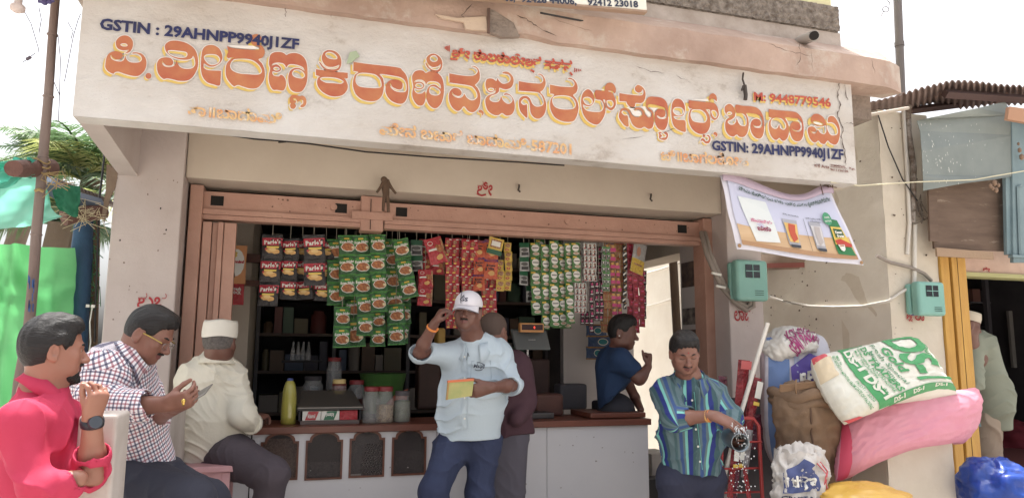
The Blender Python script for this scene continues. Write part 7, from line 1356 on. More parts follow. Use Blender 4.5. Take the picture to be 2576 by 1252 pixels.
def lips_paint(c, R, s):
    c = np.array(c, F32)
    def f(p): q = ((p - c) @ R.T) / s; return ((q[:, 1] > .074) & (q[:, 2] < -.042) & (q[:, 2] > -.068) & (np.abs(q[:, 0]) < .024 - .6 * np.abs(q[:, 2] + .0545))).astype(int)
    return f
def hair_sdf(c, R, s, W_, grow_=.012, front=.066, back=-.055, seed=1., tuft=.006, quiff=0, fat=1.):
    H = Sdf(); H.ell(W_(0, -.008, .044), np.array([.078 * fat + grow_, .094 + grow_, .080 + grow_ * 1.3]) * s, R); H.ell(W_(0, -.026, .0), np.array([.069 * fat + grow_, .069 + grow_, .072]) * s, R, .03 * s)
    if quiff: H.cap(W_(-.036, .050, .094), W_(.036, .050, .094), .022 * s, .022 * s, .03 * s); H.ell(W_(0, .012, .100), np.array([.066, .070, .028 + quiff]) * s, R, .03 * s)
    cc = np.array(c, F32); rr = np.random.RandomState(int(seed)); ph = rr.uniform(0, 6, 6)
    def cut(p):
        q = ((p - cc) @ R.T) / s; x, y, z = q[:, 0], q[:, 1], q[:, 2]; ax = np.abs(x)
        zl = np.interp(y, [-.14, -.07, -.030, -.022, .012, .030, .048, .062, .085, .12], [back, back, back + .010, .022, .022, .012, .030, front - .006, front + .006, front + .02])
        zl = zl + np.where((y > .045), -.10 * np.maximum(0, ax - .048), 0) + .004 * np.sin(x * 300 + ph[0]) + .003 * np.sin(y * 260 + ph[1])
        return ((zl - z) * s * .8).astype(F32)
    H.add(cut, .006 * s, 'i')
    def fo(p):
        q = ((p - cc) @ R.T) / s; a = np.sin(q[:, 0] * 95 + 1.6 * np.sin(q[:, 1] * 26 + ph[2]) + ph[3]) * .6 + .5 * np.sin(q[:, 0] * 210 + q[:, 1] * 60 + 2 * np.sin(q[:, 2] * 30) + ph[4]) + .5 * np.sin(q[:, 1] * 120 + q[:, 0] * 70 + ph[5])
        return (-tuft * .55 * a * s * np.clip(q[:, 2] * 12 + .3, .15, 1)).astype(F32)
    H.fold = fo; return H
def eyes(root, W_, s, look=(0, 1, 0), both=True, closed=False):
    for q in (1, -1):
        if closed:
            b = MB(); b.tube([W_(q * .019, .0885, .006), W_(q * .032, .0915, .0025), W_(q * .047, .081, .004)], .0013 * s, 5); b.build('eyelashes', hair_m, root); continue
        b = MB(); b.ball(W_(q * .032, .0735, .0075), .0118 * s, 0, 12); e = b.build('eye', eye_w, root)
        b = MB(); b.ball(Vector(W_(q * .032, .0735, .0075)) + Vector(look) * .0072 * s, .0062 * s, 0, 10); b.build('iris', eye_b, e)
def brow_tache(root, W_, s, c, R, tache=True, beard=False, h=.0022, beardlen=.0):
    B = Sdf()
    for q in (1, -1): B.cap(W_(q * .013, .093, .0255), W_(q * .032, .089, .031), .0036 * s, .0042 * s, .002 * s); B.cap(W_(q * .032, .089, .031), W_(q * .050, .072, .026), .0042 * s, .0022 * s, .002 * s)
    lo, hi = bounds([W_(0, .08, .03)], .07 * s); sdf_obj('eyebrows', B, hair_m, root, lo, hi, h)
    if tache:
        T = Sdf()
        for q in (1, -1): T.cap(W_(0, .0985, -.0425), W_(q * .017, .092, -.0425), .0046 * s, .0052 * s, .003 * s); T.cap(W_(q * .017, .092, -.0425), W_(q * .029, .078, -.051), .005 * s, .0022 * s, .003 * s)
        lo, hi = bounds([W_(0, .08, -.045)], .06 * s); sdf_obj('moustache', T, hair_m, root, lo, hi, h)
    if beard:
        T = Sdf(); T.ell(W_(0, .064, -.094), np.array([.030, .030, .019 + beardlen]) * s, R); T.cap(W_(-.024, .066, -.082), W_(-.050, .022, -.078), .012 * s, .007 * s, .014 * s); T.cap(W_(.024, .066, -.082), W_(.050, .022, -.078), .012 * s, .007 * s, .014 * s)
        T.cap(W_(-.02, .078, -.074), W_(.02, .078, -.074), .007 * s, .007 * s, .01 * s); T.fold = fold_fn(.003, 90, 3.); lo, hi = bounds([W_(0, .05, -.085)], .075 * s); sdf_obj('beard', T, hair_m, root, lo, hi, h)
def collar(root, c, R, m, r=(.066, .074), hgt=.034, fall=.040, open_=25, pts=.045, s=1.0, inner=None):
    """shirt collar round the neck: stand plus folded leaf with points; R rows right, forward, up of the shoulders"""
    c = Vector(c); rt, fw, up = (Vector(x) for x in R); V = []; n = 40; c = c + up * .010; r = (r[0] + .008, r[1] + .008)
    for i in range(n + 1):
        a = math.radians(open_ + (360 - 2 * open_) * i / n); d = rt * math.sin(a) * r[0] + fw * math.cos(a) * r[1]; dn = d.normalized(); k = abs(2 * i / n - 1); tip = max(0, (k - .72) / .28)
        slope = up * (.018 * -math.cos(a))
        V += [c + d * 1.0 + slope * .2 - up * .012, c + d * .98 + up * hgt + slope, c + d * 1.05 + up * (hgt + .003) + slope, c + d * 1.16 + up * (hgt - fall * .55) + slope * .8 - up * tip * pts * .35, c + d * (1.30 + .16 * tip) + up * (hgt - fall) + slope * .6 - up * tip * pts - dn * .004 * math.sin(i)]
    F = [(5 * i + j, 5 * i + 5 + j, 5 * i + 6 + j, 5 * i + 1 + j) for i in range(n) for j in range(4)]
    o = part('collar', m, root, V, F, smooth=True); q = o.modifiers.new('s', 'SOLIDIFY'); q.thickness = .0025; return o
def uvcollar(o, sc=1):
    me = o.data; uv = me.uv_layers.new(name='UVMap')
    for l in me.loops: uv.data[l.index].uv = (.05 + (l.vertex_index // 5) * .0105, (l.vertex_index % 5) * .013)
def march(S_, o, d, mx=.6):
    o = np.array(o, F32); d = np.array(Vector(d).normalized(), F32); t = 0
    for _ in range(60):
        v = float(S_((o + d * t)[None])[0])
        if v < .0008: break
        t += v * .8
        if t > mx: break
    return Vector([float(x) for x in o + d * t])
def person(lb, loc): return thing('person', lb, 'person', loc)

# ----------------------------------------------------------------- man in the pink shirt, front left
def man_pink():
    h = .0034; R = frame(facing(130, 97), 2, 0); c = D(133, 885, 2.34); s = .90
    root = person('man in a bright pink shirt with a chin beard, hand raised to his chin', D(110, 1250, 2.3))
    B = Sdf(); W_ = head_sdf(B, c, R, s)
    nb_ = D(104, 985, 2.32); B.cap(W_(0, -.018, -.05), nb_, .048, .054, .03); chest = D(95, 1100, 2.3); B.cap(nb_, chest, .06, .09, .04)
    # near arm folded across, far arm upright with the hand at the chin
    elN, wrN = D(84, 1222, 2.10), D(196, 1205, 2.14); elF, wrF = D(232, 1195, 2.24), D(232, 1046, 2.20)
    B.cap(chest, D(60, 1090, 2.15), .05, .04, .03); B.cap(D(60, 1090, 2.15), elN, .04, .036, .02); B.cap(elN, wrN, .036, .027, .02)
    B.cap(chest, D(150, 1060, 2.42), .05, .04, .03); B.cap(D(150, 1060, 2.42), elF, .04, .036, .02); m_ = Vector(elF).lerp(wrF, .35); B.cap(elF, m_, .036, .035, .02); B.cap(m_, wrF, .035, .0255, .02)
    up = (D(250, 985, 2.19) - wrF).normalized(); toface = (D(150, 985, 2.24) - D(236, 985, 2.16)).normalized(); cam_ = Vector((0, 0, CAMH)) - wrF
    side = -cam_.normalized() * 0 + up.cross(toface)
    hand_sdf(B, wrF, up + toface * -.05, toface, .84, (38, 46, 52, 60), 8, (24, 40), side=1 if up.cross(toface).dot(cam_) > 0 else -1)
    ptsb = [W_(0, 0, .12), W_(0, .1, -.1), W_(0, -.12, 0), chest, elN, wrN, elF, D(190, 930, 2.12), D(70, 1050, 2.1), nb_, D(262, 960, 2.15)]
    lo, hi = bounds(ptsb, .10); sdf_obj('body', B, [sk_a, lip], root, lo, hi, h, paint=lips_paint(c, R, s))
    H = hair_sdf(c, R, s, W_, .009, .074, -.062, 3, .004, quiff=.010); lo, hi = bounds([W_(0, 0, .03)], .15); sdf_obj('hair', H, hair_m, root, lo, hi, .0026)
    eyes(root, W_, s, Vector([float(x) for x in R[1]])); brow_tache(root, W_, s, c, R, True, True)
    # shirt
    pm = mat('pink_shirt', srgb(214, 46, 92), .75, col2=srgb(200, 38, 80), scale=4, bump=.25, bscale=60, bdist=.004, spec=.3)
    T = Sdf(); dn = (D(60, 1330, 2.35) - nb_).normalized(); yaw = facing(130, 90); fl = yaw
    shN, shF = D(48, 1058, 2.14), D(160, 1050, 2.42); hip = D(92, 1330, 2.34)
    T.cap(D(90, 1128, 2.28), D(85, 1200, 2.28), .138, .140, .06, .76, fl); T.cap(D(85, 1200, 2.28), hip, .150, .150, .06, .76, fl)
    T.cap(shN, shF, .060, .058, .07); T.cap(nb_ + Vector((-.01, 0, -.085)), nb_ + Vector((0, 0, -.01)), .092, .062, .05)
    T.cap(shN, elN, .056, .048, .03); T.cap(elN, D(170, 1214, 2.12), .048, .044, .02)
    T.cap(shF, D(215, 1180, 2.28), .062, .062, .03); T.cap(D(215, 1180, 2.28), D(226, 1190, 2.24), .060, .058, .02); T.cap(D(226, 1188, 2.235), D(232, 1150, 2.215), .054, .060, .015)
    T.cap(D(236, 1150, 2.195), D(238, 1250, 2.3), 1, 1, .001, op='u') if 0 else None
    # open cuffs
    T.cap(D(180, 1210, 2.13), D(240, 1200, 2.2), .030, .034, .004, op='s'); T.cap(D(231, 1152, 2.212), D(232, 1070, 2.19), .036, .062, .004, op='s')
    T.cap(D(106, 1000, 2.32), D(114, 900, 2.32), .052, .070, .006, op='s')
    T.fold = fold_fn(.0105, 15, 2.3, (.5, .2, .9)); lo, hi = bounds([shN, shF, hip, elN, D(275, 1150, 2.2)], .17); sdf_obj('shirt', T, pm, root, lo, hi, .0042)
    Rs = frame(facing(130, 92), 30, 0); co_ = collar(root, D(106, 988, 2.32), Rs, pm, (.058, .062), .026, .045, 32, .034)
    
    pass
    # watch
    wq = Vector(wrF).lerp(elF, .10); ax = (Vector(elF) - wrF).normalized(); b = MB(); b.lathe(wq, [(.0285, -.012), (.0325, -.011), (.0335, 0), (.0325, .011), (.0285, .012)], 24, axis=ax, cap=False); wt = b.build('watch_strap', mkg('watch_black', (36, 40, 50), .5), root)
    q = wq + (D(252, 1060, 2.13) - D(236, 1060, 2.17)).normalized() * .030; b = MB(); b.lathe(q, [(.020, -.005), (.022, 0), (.018, .006)], 18, axis=(D(262, 1056, 2.1) - D(236, 1060, 2.17))); b.build('watch_case', mkg('watch_metal', (90, 96, 106), .3, metal=.7), wt)
    L = Sdf(); L.cap(hip + Vector((-.07, 0, .1)), Vector((hip.x - .08, hip.y, .08)), .10, .07, .05); L.cap(hip + Vector((.07, .05, .1)), Vector((hip.x + .1, hip.y + .08, .08)), .10, .07, .05); lo, hi = bounds([hip + Vector((0, 0, .15)), Vector((hip.x, hip.y, .05))], .22); sdf_obj('trousers', L, mkg('dark_trousers', (50, 50, 60), .85), root, lo, hi, .009)
# ----------------------------------------------------------------- man in the checked shirt with a phone
def man_check():
    R = frame(facing(380, 66), 28, 0); c = D(374, 843, 2.92); s = .92
    root = person('man in a red blue and white checked shirt and glasses looking down at a phone', D(380, 1250, 2.95))
    B = Sdf(); W_ = head_sdf(B, c, R, s, fat=1.06, jaw=1.1); nb_ = D(318, 918, 2.92); B.cap(W_(0, -.025, -.035), nb_, .060, .064, .03); chest = D(300, 990, 2.95); B.cap(nb_, chest, .07, .10, .04)
    sh, el, wr = D(262, 950, 2.78), D(243, 1026, 2.74), D(418, 1016, 2.74); shF, elF, wrF = D(330, 960, 3.05), D(385, 1050, 3.02), D(436, 1028, 2.86)
    B.cap(chest, sh, .06, .05, .03); arm(B, sh, el, wr, (.048, .044, .045, .029)); B.cap(chest, shF, .06, .04, .03); arm(B, shF, elF, wrF, (.04, .038, .036, .026))
    ph = D(492, 1005, 2.76); d = (D(470, 1005, 2.74) - wr).normalized(); cam_ = (Vector((0, 0, CAMH)) - wr).normalized(); n_ = Vector((-.05, .75, .55))
    hand_sdf(B, wr, d, n_, .98, (38, 46, 50, 54), 3, (32, 50), side=1 if d.cross(n_).z > 0 else -1); hand_sdf(B, wrF, (D(480, 1016, 2.80) - wrF), Vector((0, -.3, 1)), .95, (20, 28, 32, 36), 3, (35, 30), side=-1)
    lo, hi = bounds([W_(0, 0, .12), W_(0, .12, -.1), W_(0, -.12, 0), chest, sh, el, D(490, 1020, 2.74), elF, shF, D(480, 970, 2.8)], .09); sdf_obj('body', B, [sk_b, lip], root, lo, hi, .0036, paint=lips_paint(c, R, s))
    H = hair_sdf(c, R, s, W_, .007, .070, -.050, 5, .003, quiff=.002, fat=1.06); lo, hi = bounds([W_(0, 0, .03)], .15); sdf_obj('hair', H, hair_m, root, lo, hi, .003); eyes(root, W_, s, closed=True); brow_tache(root, W_, s, c, R, True)
    # glasses
    g = MB(); yw_ = 0
    for q in (1, -1): g.tube([W_(q * .083, -.012, .012), W_(q * .080, .04, .014), W_(q * .066, .094, .010)], .0024, 6); g.tube([W_(q * .040 + .021 * q * math.cos(t), .108 - .014 * abs(math.cos(t) + .2 if q > 0 else math.cos(t) + .2) * .5, .0 + .0145 * math.sin(t)) for t in [i * .5236 for i in range(13)]], .0010, 5, 1)
    g.tube([W_(-.018, .110, .006), W_(0, .114, .008), W_(.018, .110, .006)], .0014, 5, 1); gl = g.build('glasses', [mkg('gold_temple', (206, 176, 70), .3, metal=.6), mkg('rim_silver', (170, 170, 170), .25, metal=.8)], root)
    chk = stripes('checked_cloth', [(.06, .26, (.36, .02, .06), .66), (.56, .78, (.012, .02, .12), .74)], 0, .030, (.86, .84, .88), .8, (1, .030, [(.06, .26, (.36, .02, .06), .66), (.56, .78, (.012, .02, .12), .74)]))
    T = Sdf(); hip = D(366, 1165, 3.02); mid = D(330, 1050, 3.0); top = D(296, 962, 2.94); fl = facing(340, 90)
    T.cap(top, mid, .150, .140, .06, .82, fl, meta=('torso', np.array(hip, F32), np.array(top - hip, F32), .15)); T.cap(mid, hip, .145, .142, .06, .82, fl, meta=('torso', np.array(hip, F32), np.array(top - hip, F32), .15)); tm = ('torso', np.array(hip, F32), np.array(top - hip, F32), .15); T.cap(D(228, 985, 2.98), D(262, 935, 2.94), .10, .09, .08, meta=tm)
    T.cap(D(262, 938, 2.80), D(345, 955, 3.06), .078, .066, .07, meta=tm); T.cap(nb_ + Vector((-.05, 0, -.05)), D(326, 912, 2.91), .09, .068, .05, meta=tm)
    T.cap(D(262, 945, 2.80), D(240, 1015, 2.74), .082, .072, .04); T.cap(D(240, 1015, 2.74), D(352, 1019, 2.73), .070, .062, .03); T.cap(D(336, 1018, 2.73), D(356, 1018, 2.73), .060, .063, .008)
    T.cap(D(345, 965, 3.05), D(388, 1045, 3.02), .066, .062, .04); T.plane(D(359, 1018, 2.73), (D(400, 1012, 2.73) - D(350, 1019, 2.73)), .003) if 0 else None
    T.cap(D(349, 1018, 2.73), D(420, 1016, 2.73), .050, .056, .004, op='s'); T.fold = fold_fn(.0085, 16, 5.1, (.8, .2, .5)); 
    T.plane(hip + Vector((0, 0, -.02)), Vector((-.1, 0, -1)), .01)
    lo, hi = bounds([top, mid, hip, D(205, 1000, 2.9), D(225, 1015, 2.7), D(360, 1010, 2.7), nb_, D(388, 1045, 3.0)], .16); sh_ = sdf_obj('shirt', T, chk, root, lo, hi, .0044, uvmap=True)
    co_ = collar(root, D(332, 905, 2.90), frame(facing(330, 78), 42, 0), chk, (.060, .064), .032, .045, 22, .040); uvcollar(co_)
    L = Sdf(); nv = mat('navy_trousers', srgb(48, 50, 66), .9, bump=.2, bscale=80); L.cap(hip, D(335, 1215, 2.98), .150, .155, .05, .85, fl); L.cap(D(345, 1215, 2.92), D(480, 1262, 2.72), .12, .092, .05); L.cap(D(390, 1205, 3.1), D(520, 1262, 2.95), .11, .088, .05)
    L.cap(D(480, 1262, 2.72), Vector((D(500, 1262, 2.7).x, D(500, 1262, 2.7).y, .1)), .088, .06, .03); L.cap(D(520, 1262, 2.95), Vector((D(535, 1262, 2.9).x, D(535, 1262, 2.9).y, .1)), .088, .06, .03); L.plane(D(362, 1150, 3.0), Vector((.1, 0, 1)), .01); L.fold = fold_fn(.006, 12, 1.7, (.5, .5, .5))
    lo, hi = bounds([hip, D(300, 1230, 2.95), D(535, 1262, 2.7), D(535, 1262, 3.0), Vector((D(500, 1262, 2.7).x, D(500, 1262, 2.7).y, .05))], .17); sdf_obj('trousers', L, nv, root, lo, hi, .006)
    b = MB(); q = D(437, 1008, 2.70); q = D(462, 1012, 2.685); b.lathe(q, [(.0115, -.004), (.013, 0), (.0115, .004)], 14, axis=(1, .1, -.1)); b.ball(q + Vector((0, -.010, .006)), .0085, 0, 8, (1, .6, 1)); b.build('ring', mkg('gold', (226, 186, 70), .25, metal=.9), root)
    b = MB(); a = D(474, 1017, 2.74); e = D(517, 992, 2.80); lx = (e - a); wv = Vector((.02, .062, .035)); b.hexa([a, a + lx, a + lx + wv, a + wv], lx.cross(wv).normalized() * .008); pm_ = b.build('mobile_phone', mkg('phone_grey', (120, 116, 110), .3), org=a); bevel(pm_, .003); tag(pm_, 'grey mobile phone held by the man in the checked shirt', 'phone')
# ----------------------------------------------------------------- seated old man seen from behind
def man_seated():
    R = frame(facing(553, 158), 6, 0); c = D(553, 862, 4.0); s = 1.0
    root = person('old man in a cream shirt and white cap seated on the pink stool', D(540, 1200, 4.0))
    B = Sdf(); W_ = head_sdf(B, c, R, s); nb_ = D(545, 905, 4.02); B.cap(W_(0, -.02, -.04), nb_, .058, .062, .03); ch = D(530, 960, 4.02); B.cap(nb_, ch, .06, .08, .03); wr = D(642, 1052, 4.10); B.cap(ch, D(600, 960, 4.05), .05, .04, .03); arm(B, D(600, 960, 4.05), D(618, 1062, 3.95), wr, (.03, .026, .026, .026)); hand_sdf(B, wr, Vector((.4, .8, .1)), Vector((0, 0, -1)), 1, side=1)
    lo, hi = bounds([W_(0, 0, .12), W_(0, .12, 0), W_(0, -.12, 0), W_(.1, 0, 0), W_(-.1, 0, 0), ch, D(600, 960, 4.0), D(660, 1045, 4.2), D(618, 1070, 3.95)], .09); sdf_obj('body', B, sk_c, root, lo, hi, .005)
    H = hair_sdf(c, R, s, W_, .006, .07, -.062, 2, .002); lo, hi = bounds([W_(0, 0, .03)], .15); sdf_obj('hair', H, grey_h, root, lo, hi, .004)
    cm = mat('cap_white', srgb(236, 230, 216), .8, bump=.2, bscale=50); V = []; n = 36
    for j, (rr_, z) in enumerate(((1.0, .030), (1.02, .060), (.98, .108), (.93, .122), (.70, .112), (.0, .100))):
        for i in range(n): a = 2 * math.pi * i / n; V.append(W_(.089 * rr_ * math.sin(a), -.012 + .110 * rr_ * math.cos(a) * (1 if j < 4 else .9), z + .010 * math.cos(a) + .004 * math.sin(3 * a)))
    part('side_cap', cm, root, V, [(j * n + i, j * n + (i + 1) % n, (j + 1) * n + (i + 1) % n, (j + 1) * n + i) for j in range(5) for i in range(n)], smooth=True)
    cr_ = mat('cream_shirt', srgb(230, 224, 206), .85, bump=.2, bscale=60, transl=.05); fl = facing(540, 0); T = Sdf()
    T.cap(D(530, 968, 4.03), D(526, 1050, 4.02), .176, .176, .06, .62, fl); T.cap(D(526, 1050, 4.02), D(528, 1125, 4.03), .176, .182, .06, .66, fl); T.cap(D(492, 950, 4.03), D(590, 945, 4.08), .078, .075, .06); T.cap(nb_ + Vector((0, 0, -.05)), nb_ + Vector((0, 0, .0)), .085, .068, .05)
    T.cap(D(590, 958, 4.06), D(612, 1045, 3.96), .074, .066, .04); T.cap(D(612, 1045, 3.96), D(628, 1062, 4.02), .066, .056, .03); T.cap(D(482, 962, 4.05), D(470, 1060, 4.12), .08, .07, .04); T.cap(D(470, 1060, 4.12), D(500, 1080, 4.25), .07, .06, .03)
    T.plane(D(500, 1166, 4.0), (0, 0, -1), .02); T.plane(D(645, 1065, 4.05), (.8, .5, .2), .01)
    T.fold = fold_fn(.0095, 13, 7.2, (.3, .1, 1)); lo, hi = bounds([D(532, 968, 4.0), D(530, 1150, 4.0), D(482, 962, 4.0), D(640, 1060, 4.0), D(470, 1070, 4.2), nb_], .20); sdf_obj('shirt', T, cr_, root, lo, hi, .0052)
    collar(root, D(546, 915, 4.03), frame(facing(545, 160), 0, 0), cr_, (.072, .078), .028, .040, 25)
    q = D(628, 1062, 3.98); b = MB(); ax = (wr - D(618, 1062, 3.95)).normalized(); b.lathe(D(633, 1064, 4.01), [(.056, -.022), (.060, -.018), (.058, .018), (.050, .020)], 18, axis=ax); b.build('rolled_cuff', cr_, root)
    L = Sdf(); tr = mat('grey_trousers', srgb(92, 82, 92), .85, bump=.2, bscale=70, col2=srgb(78, 68, 78), scale=4); L.cap(D(520, 1150, 4.05), D(590, 1150, 4.02), .125, .115, .04); L.cap(D(590, 1148, 3.98), D(685, 1188, 3.82), .118, .088, .05); kn = D(685, 1192, 3.82); L.cap(kn, Vector((D(650, 1290, 3.95).x, D(650, 1290, 3.95).y, .12)), .086, .06, .03); L.cap(D(500, 1150, 4.1), D(560, 1170, 4.5), .11, .085, .04); L.cap(D(560, 1170, 4.5), Vector((D(560, 1170, 4.5).x, D(560, 1170, 4.5).y, .12)), .085, .06, .03)
    L.fold = fold_fn(.009, 13, 4.1, (.6, .1, .6)); L.plane(D(520, 1168, 4.0), (-.55, 0, -.85), .03) if 0 else None
    lo, hi = bounds([D(520, 1150, 4.0), kn, D(560, 1170, 4.5), Vector((D(640, 1290, 3.95).x, D(650, 1290, 3.95).y, .1))], .15); sdf_obj('trousers', L, tr, root, lo, hi, .0062)
# ----------------------------------------------------------------- man in the white cap and pale blue shirt
def man_cap():
    R = frame(facing(1178, -14), 2, -4); c = D(1177, 785, 3.99); s = .89
    root = person('smiling man in a white cap, pale blue shirt and jeans standing before the counter', D(1180, 1250, 4.0))
    B = Sdf(); W_ = head_sdf(B, c, R, s, fat=1.0); nb_ = D(1193, 862, 4.06); B.cap(W_(0, -.02, -.05), nb_, .060, .064, .03); ch = D(1192, 920, 4.06); B.cap(nb_, ch, .065, .085, .03)
    shR, elR, wrR = D(1128, 880, 4.03), D(1054, 888, 3.92), D(1094, 812, 3.84); shL, elL, wrL = D(1262, 885, 4.10), D(1290, 968, 3.98), D(1232, 974, 3.80)
    B.cap(ch, shR, .03, .028, .03); arm(B, shR, elR, wrR, (.030, .032, .035, .025)); B.cap(ch, shL, .04, .035, .03); arm(B, shL, elL, wrL, (.030, .032, .035, .025))
    d = (D(1108, 786, 3.83) - wrR).normalized(); hand_sdf(B, wrR, d, Vector((.75, .1, -.45)), .84, (38, 42, 46, 48), 6, (30, 40), side=-1 if d.cross(Vector((.75, .1, -.45))).y > 0 else 1)
    d = (D(1190, 984, 3.76) - wrL).normalized(); n_ = Vector((-.1, .9, .3)); hand_sdf(B, wrL, d, n_, .98, (18, 24, 28, 34), 4, (35, 30), side=1 if d.cross(n_).z > 0 else -1)
    lo, hi = bounds([W_(0, 0, .12), W_(0, .12, -.1), W_(.1, -.1, 0), W_(-.1, 0, 0), ch, elR, wrR, D(1140, 770, 3.8), elL, D(1160, 990, 3.72), shL, shR], .08); sdf_obj('body', B, [sk_c, lip], root, lo, hi, .0044, paint=lips_paint(c, R, s))
    H = hair_sdf(c, R, s, W_, .004, .060, -.045, 2, .002); lo, hi = bounds([W_(0, 0, .03)], .15); sdf_obj('hair', H, hair_m, root, lo, hi, .004); eyes(root, W_, s, closed=True); brow_tache(root, W_, s, c, R, True, h=.003)
    cm = mat('cap_cloth', srgb(232, 228, 236), .7, bump=.15, bscale=80); C_ = Sdf(); C_.ell(W_(0, -.006, .050), np.array([.086, .106, .086]) * s, R); C_.fold = None
    C_.plane(W_(0, 0, .034), -R[2] + R[1] * .05, .004); C_.cap(W_(-.05, .085, .040), W_(.05, .085, .040), .004, .004, .02) if 0 else None
    lo, hi = bounds([W_(0, 0, .06)], .15); cp = sdf_obj('cap', C_, cm, root, lo, hi, .0042)
    def brim(u, v):
        a = math.radians(-62 + 124 * u); r1 = .094; x = math.sin(a); y = math.cos(a); k = 1 + .62 * v * max(0, math.cos(a)) ** .6
        return Vector(W_(x * .088 * (1 + .08 * v), -.006 + y * .106 * k, .040 - .020 * v - .030 * x * x * v))
    V, F = grid_surface(brim, 20, 6); o = part('brim', cm, cp, V, F, smooth=True); o.modifiers.new('s', 'SOLIDIFY').thickness = .004
    nv = mkg('navy_print', (50, 56, 80), .5); b = MB(); b.tube([W_(.022 * 1 + .012 * math.sin(t), -.006 + .110 * math.cos(t), .052 + .088 * math.sin(t)) for t in [.0 + i * .22 for i in range(8)]], .0020, 5); b.tube([brim(i / 14, 1) for i in range(15)], .002, 4); b.build('piping', nv, cp)
    V2, F2, wd = text2d('GS', .03, 2); 
    def onc(x, z): p0 = Vector(W_(x, .3, z)); q = march(C_, p0, [-float(k) for k in R[1]]); return q + Vector([float(k) for k in R[1]]) * .0015
    mb = MB(); mb.add([onc(.034 - .0 - (x / wd) * .052 + .0, .066 + y * .022) for x, y in V2], F2); tx = mb.build('logo', nv, cp)
    mb = MB(); mb.tube([onc(.022, .090), onc(.014, .098), onc(.006, .090)], .0022, 4); mb.tube([onc(.014, .098), onc(.012, .104)], .002, 4); mb.build('logo', nv, cp)
    # shirt
    ps = mat('pale_blue_shirt', srgb(196, 214, 226), .8, bump=.2, bscale=70, col2=srgb(188, 206, 220), scale=3, transl=.03); fl = facing(1190, 0); T = Sdf()
    T.cap(D(1193, 925, 4.06), D(1190, 1000, 4.05), .165, .166, .06, .62, fl); T.cap(D(1190, 1000, 4.05), D(1182, 1095, 4.06), .166, .178, .06, .62, fl); T.cap(D(1135, 893, 4.05), D(1258, 893, 4.10), .070, .072, .06); T.cap(nb_ + Vector((0, 0, -.05)), nb_ + Vector((0, 0, -.0)), .085, .070, .05)
    T.cap(D(1132, 893, 4.03), elR, .064, .058, .04); T.cap(elR, Vector(elR).lerp(wrR, .16), .062, .058, .02)
    T.cap(D(1260, 900, 4.10), elL, .062, .052, .04); T.cap(elL, D(1283, 974, 3.95), .060, .056, .02)
    T.cap(Vector(elR).lerp(wrR, .10), Vector(elR).lerp(wrR, .5), .050, .06, .004, op='s'); T.cap(D(1280, 972, 3.93), D(1240, 974, 3.8), .050, .06, .004, op='s')
    T.cap(nb_ + Vector((0, 0, .0)), nb_ + Vector((0, 0, .1)), .058, .07, .006, op='s'); T.plane(D(1182, 1106, 4.05), (.04, 0, -1), .006)
    T.fold = fold_fn(.0125, 13, 9.4, (.2, .1, .9), .3); lo, hi = bounds([D(1193, 925, 4.05), D(1182, 1100, 4.06), elR, elL, D(1135, 893, 4.05), D(1258, 893, 4.1), nb_], .20); sdf_obj('shirt', T, ps, root, lo, hi, .005)
    fr_ = frame(facing(1190, -8), 8, 0); collar(root, D(1193, 873, 4.05), fr_, ps, (.074, .080), .030, .046, 26, .055)
    fw = Vector([float(x) for x in fr_[1]])
    def onT(u, v, e=.002): p0 = D(u, v, 3.5); dr = (D(u, v, 4.2) - p0); return march(T, p0, dr, 1.0) - dr.normalized() * e
    b = MB(); b.tube([onT(1176, 875 + i * 12, .0035) for i in range(18)], .0022, 4); b.tube([onT(1162, 880 + i * 12, .0015) for i in range(18)], .0012, 4); b.build('placket', ps, root)
    for v in (897, 950, 1000, 1052): b = MB(); b.lathe(onT(1169, v), [(.0055, 0), (.005, .003)], 10, axis=-fw * -1); b.build('button', white, root)
    b = MB(); pk_ = [(1186, 908), (1234, 906), (1236, 950), (1232, 958), (1190, 960), (1184, 952)]; b.tube([onT(*p, .002) for p in pk_ + pk_[:1]], .0016, 4); pck = b.build('pocket', mkg('pocket_edge', (160, 180, 196), .8), root)
    b = MB(); V2, F2, wd = text2d('Msipl', .015, 2, .3); b.add([onT(1191 + x / wd * 29, 924 - y * 9 + 2 * 0, .004) for x, y in V2], F2); b.tube([onT(1204 + 14 * math.cos(t), 921 + 10 * math.sin(t), .004) for t in [-1.9 + i * .3 for i in range(9)]], .0018, 4); b.tube([onT(1204 + 14 * math.cos(t), 921 + 10 * math.sin(t), .004) for t in [.8 + i * .3 for i in range(6)]], .0018, 4); b.build('embroidery', nv, pck)
    b = MB(); b.tube([onT(1177, 886, .006), onT(1174, 905, .006)], .0022, 5); b.tube([onT(1177, 886, .006), onT(1180, 896, .008)], .0016, 4); b.build('pen', mkg('pen_steel', (90, 96, 106), .3, metal=.7), root)
    b = MB(); q = Vector(wrR).lerp(elR, .16); ax = (Vector(elR) - wrR).normalized(); b.lathe(q, [(.029, -.007), (.033, -.003), (.033, .004), (.029, .007)], 18, axis=ax, cap=False); b.ball(q + Vector((.024, -.018, -.006)), .009, 0, 6); b.build('wrist_thread', mkg('orange_thread', (246, 140, 30), .7, bump=.5, bscale=200), root)
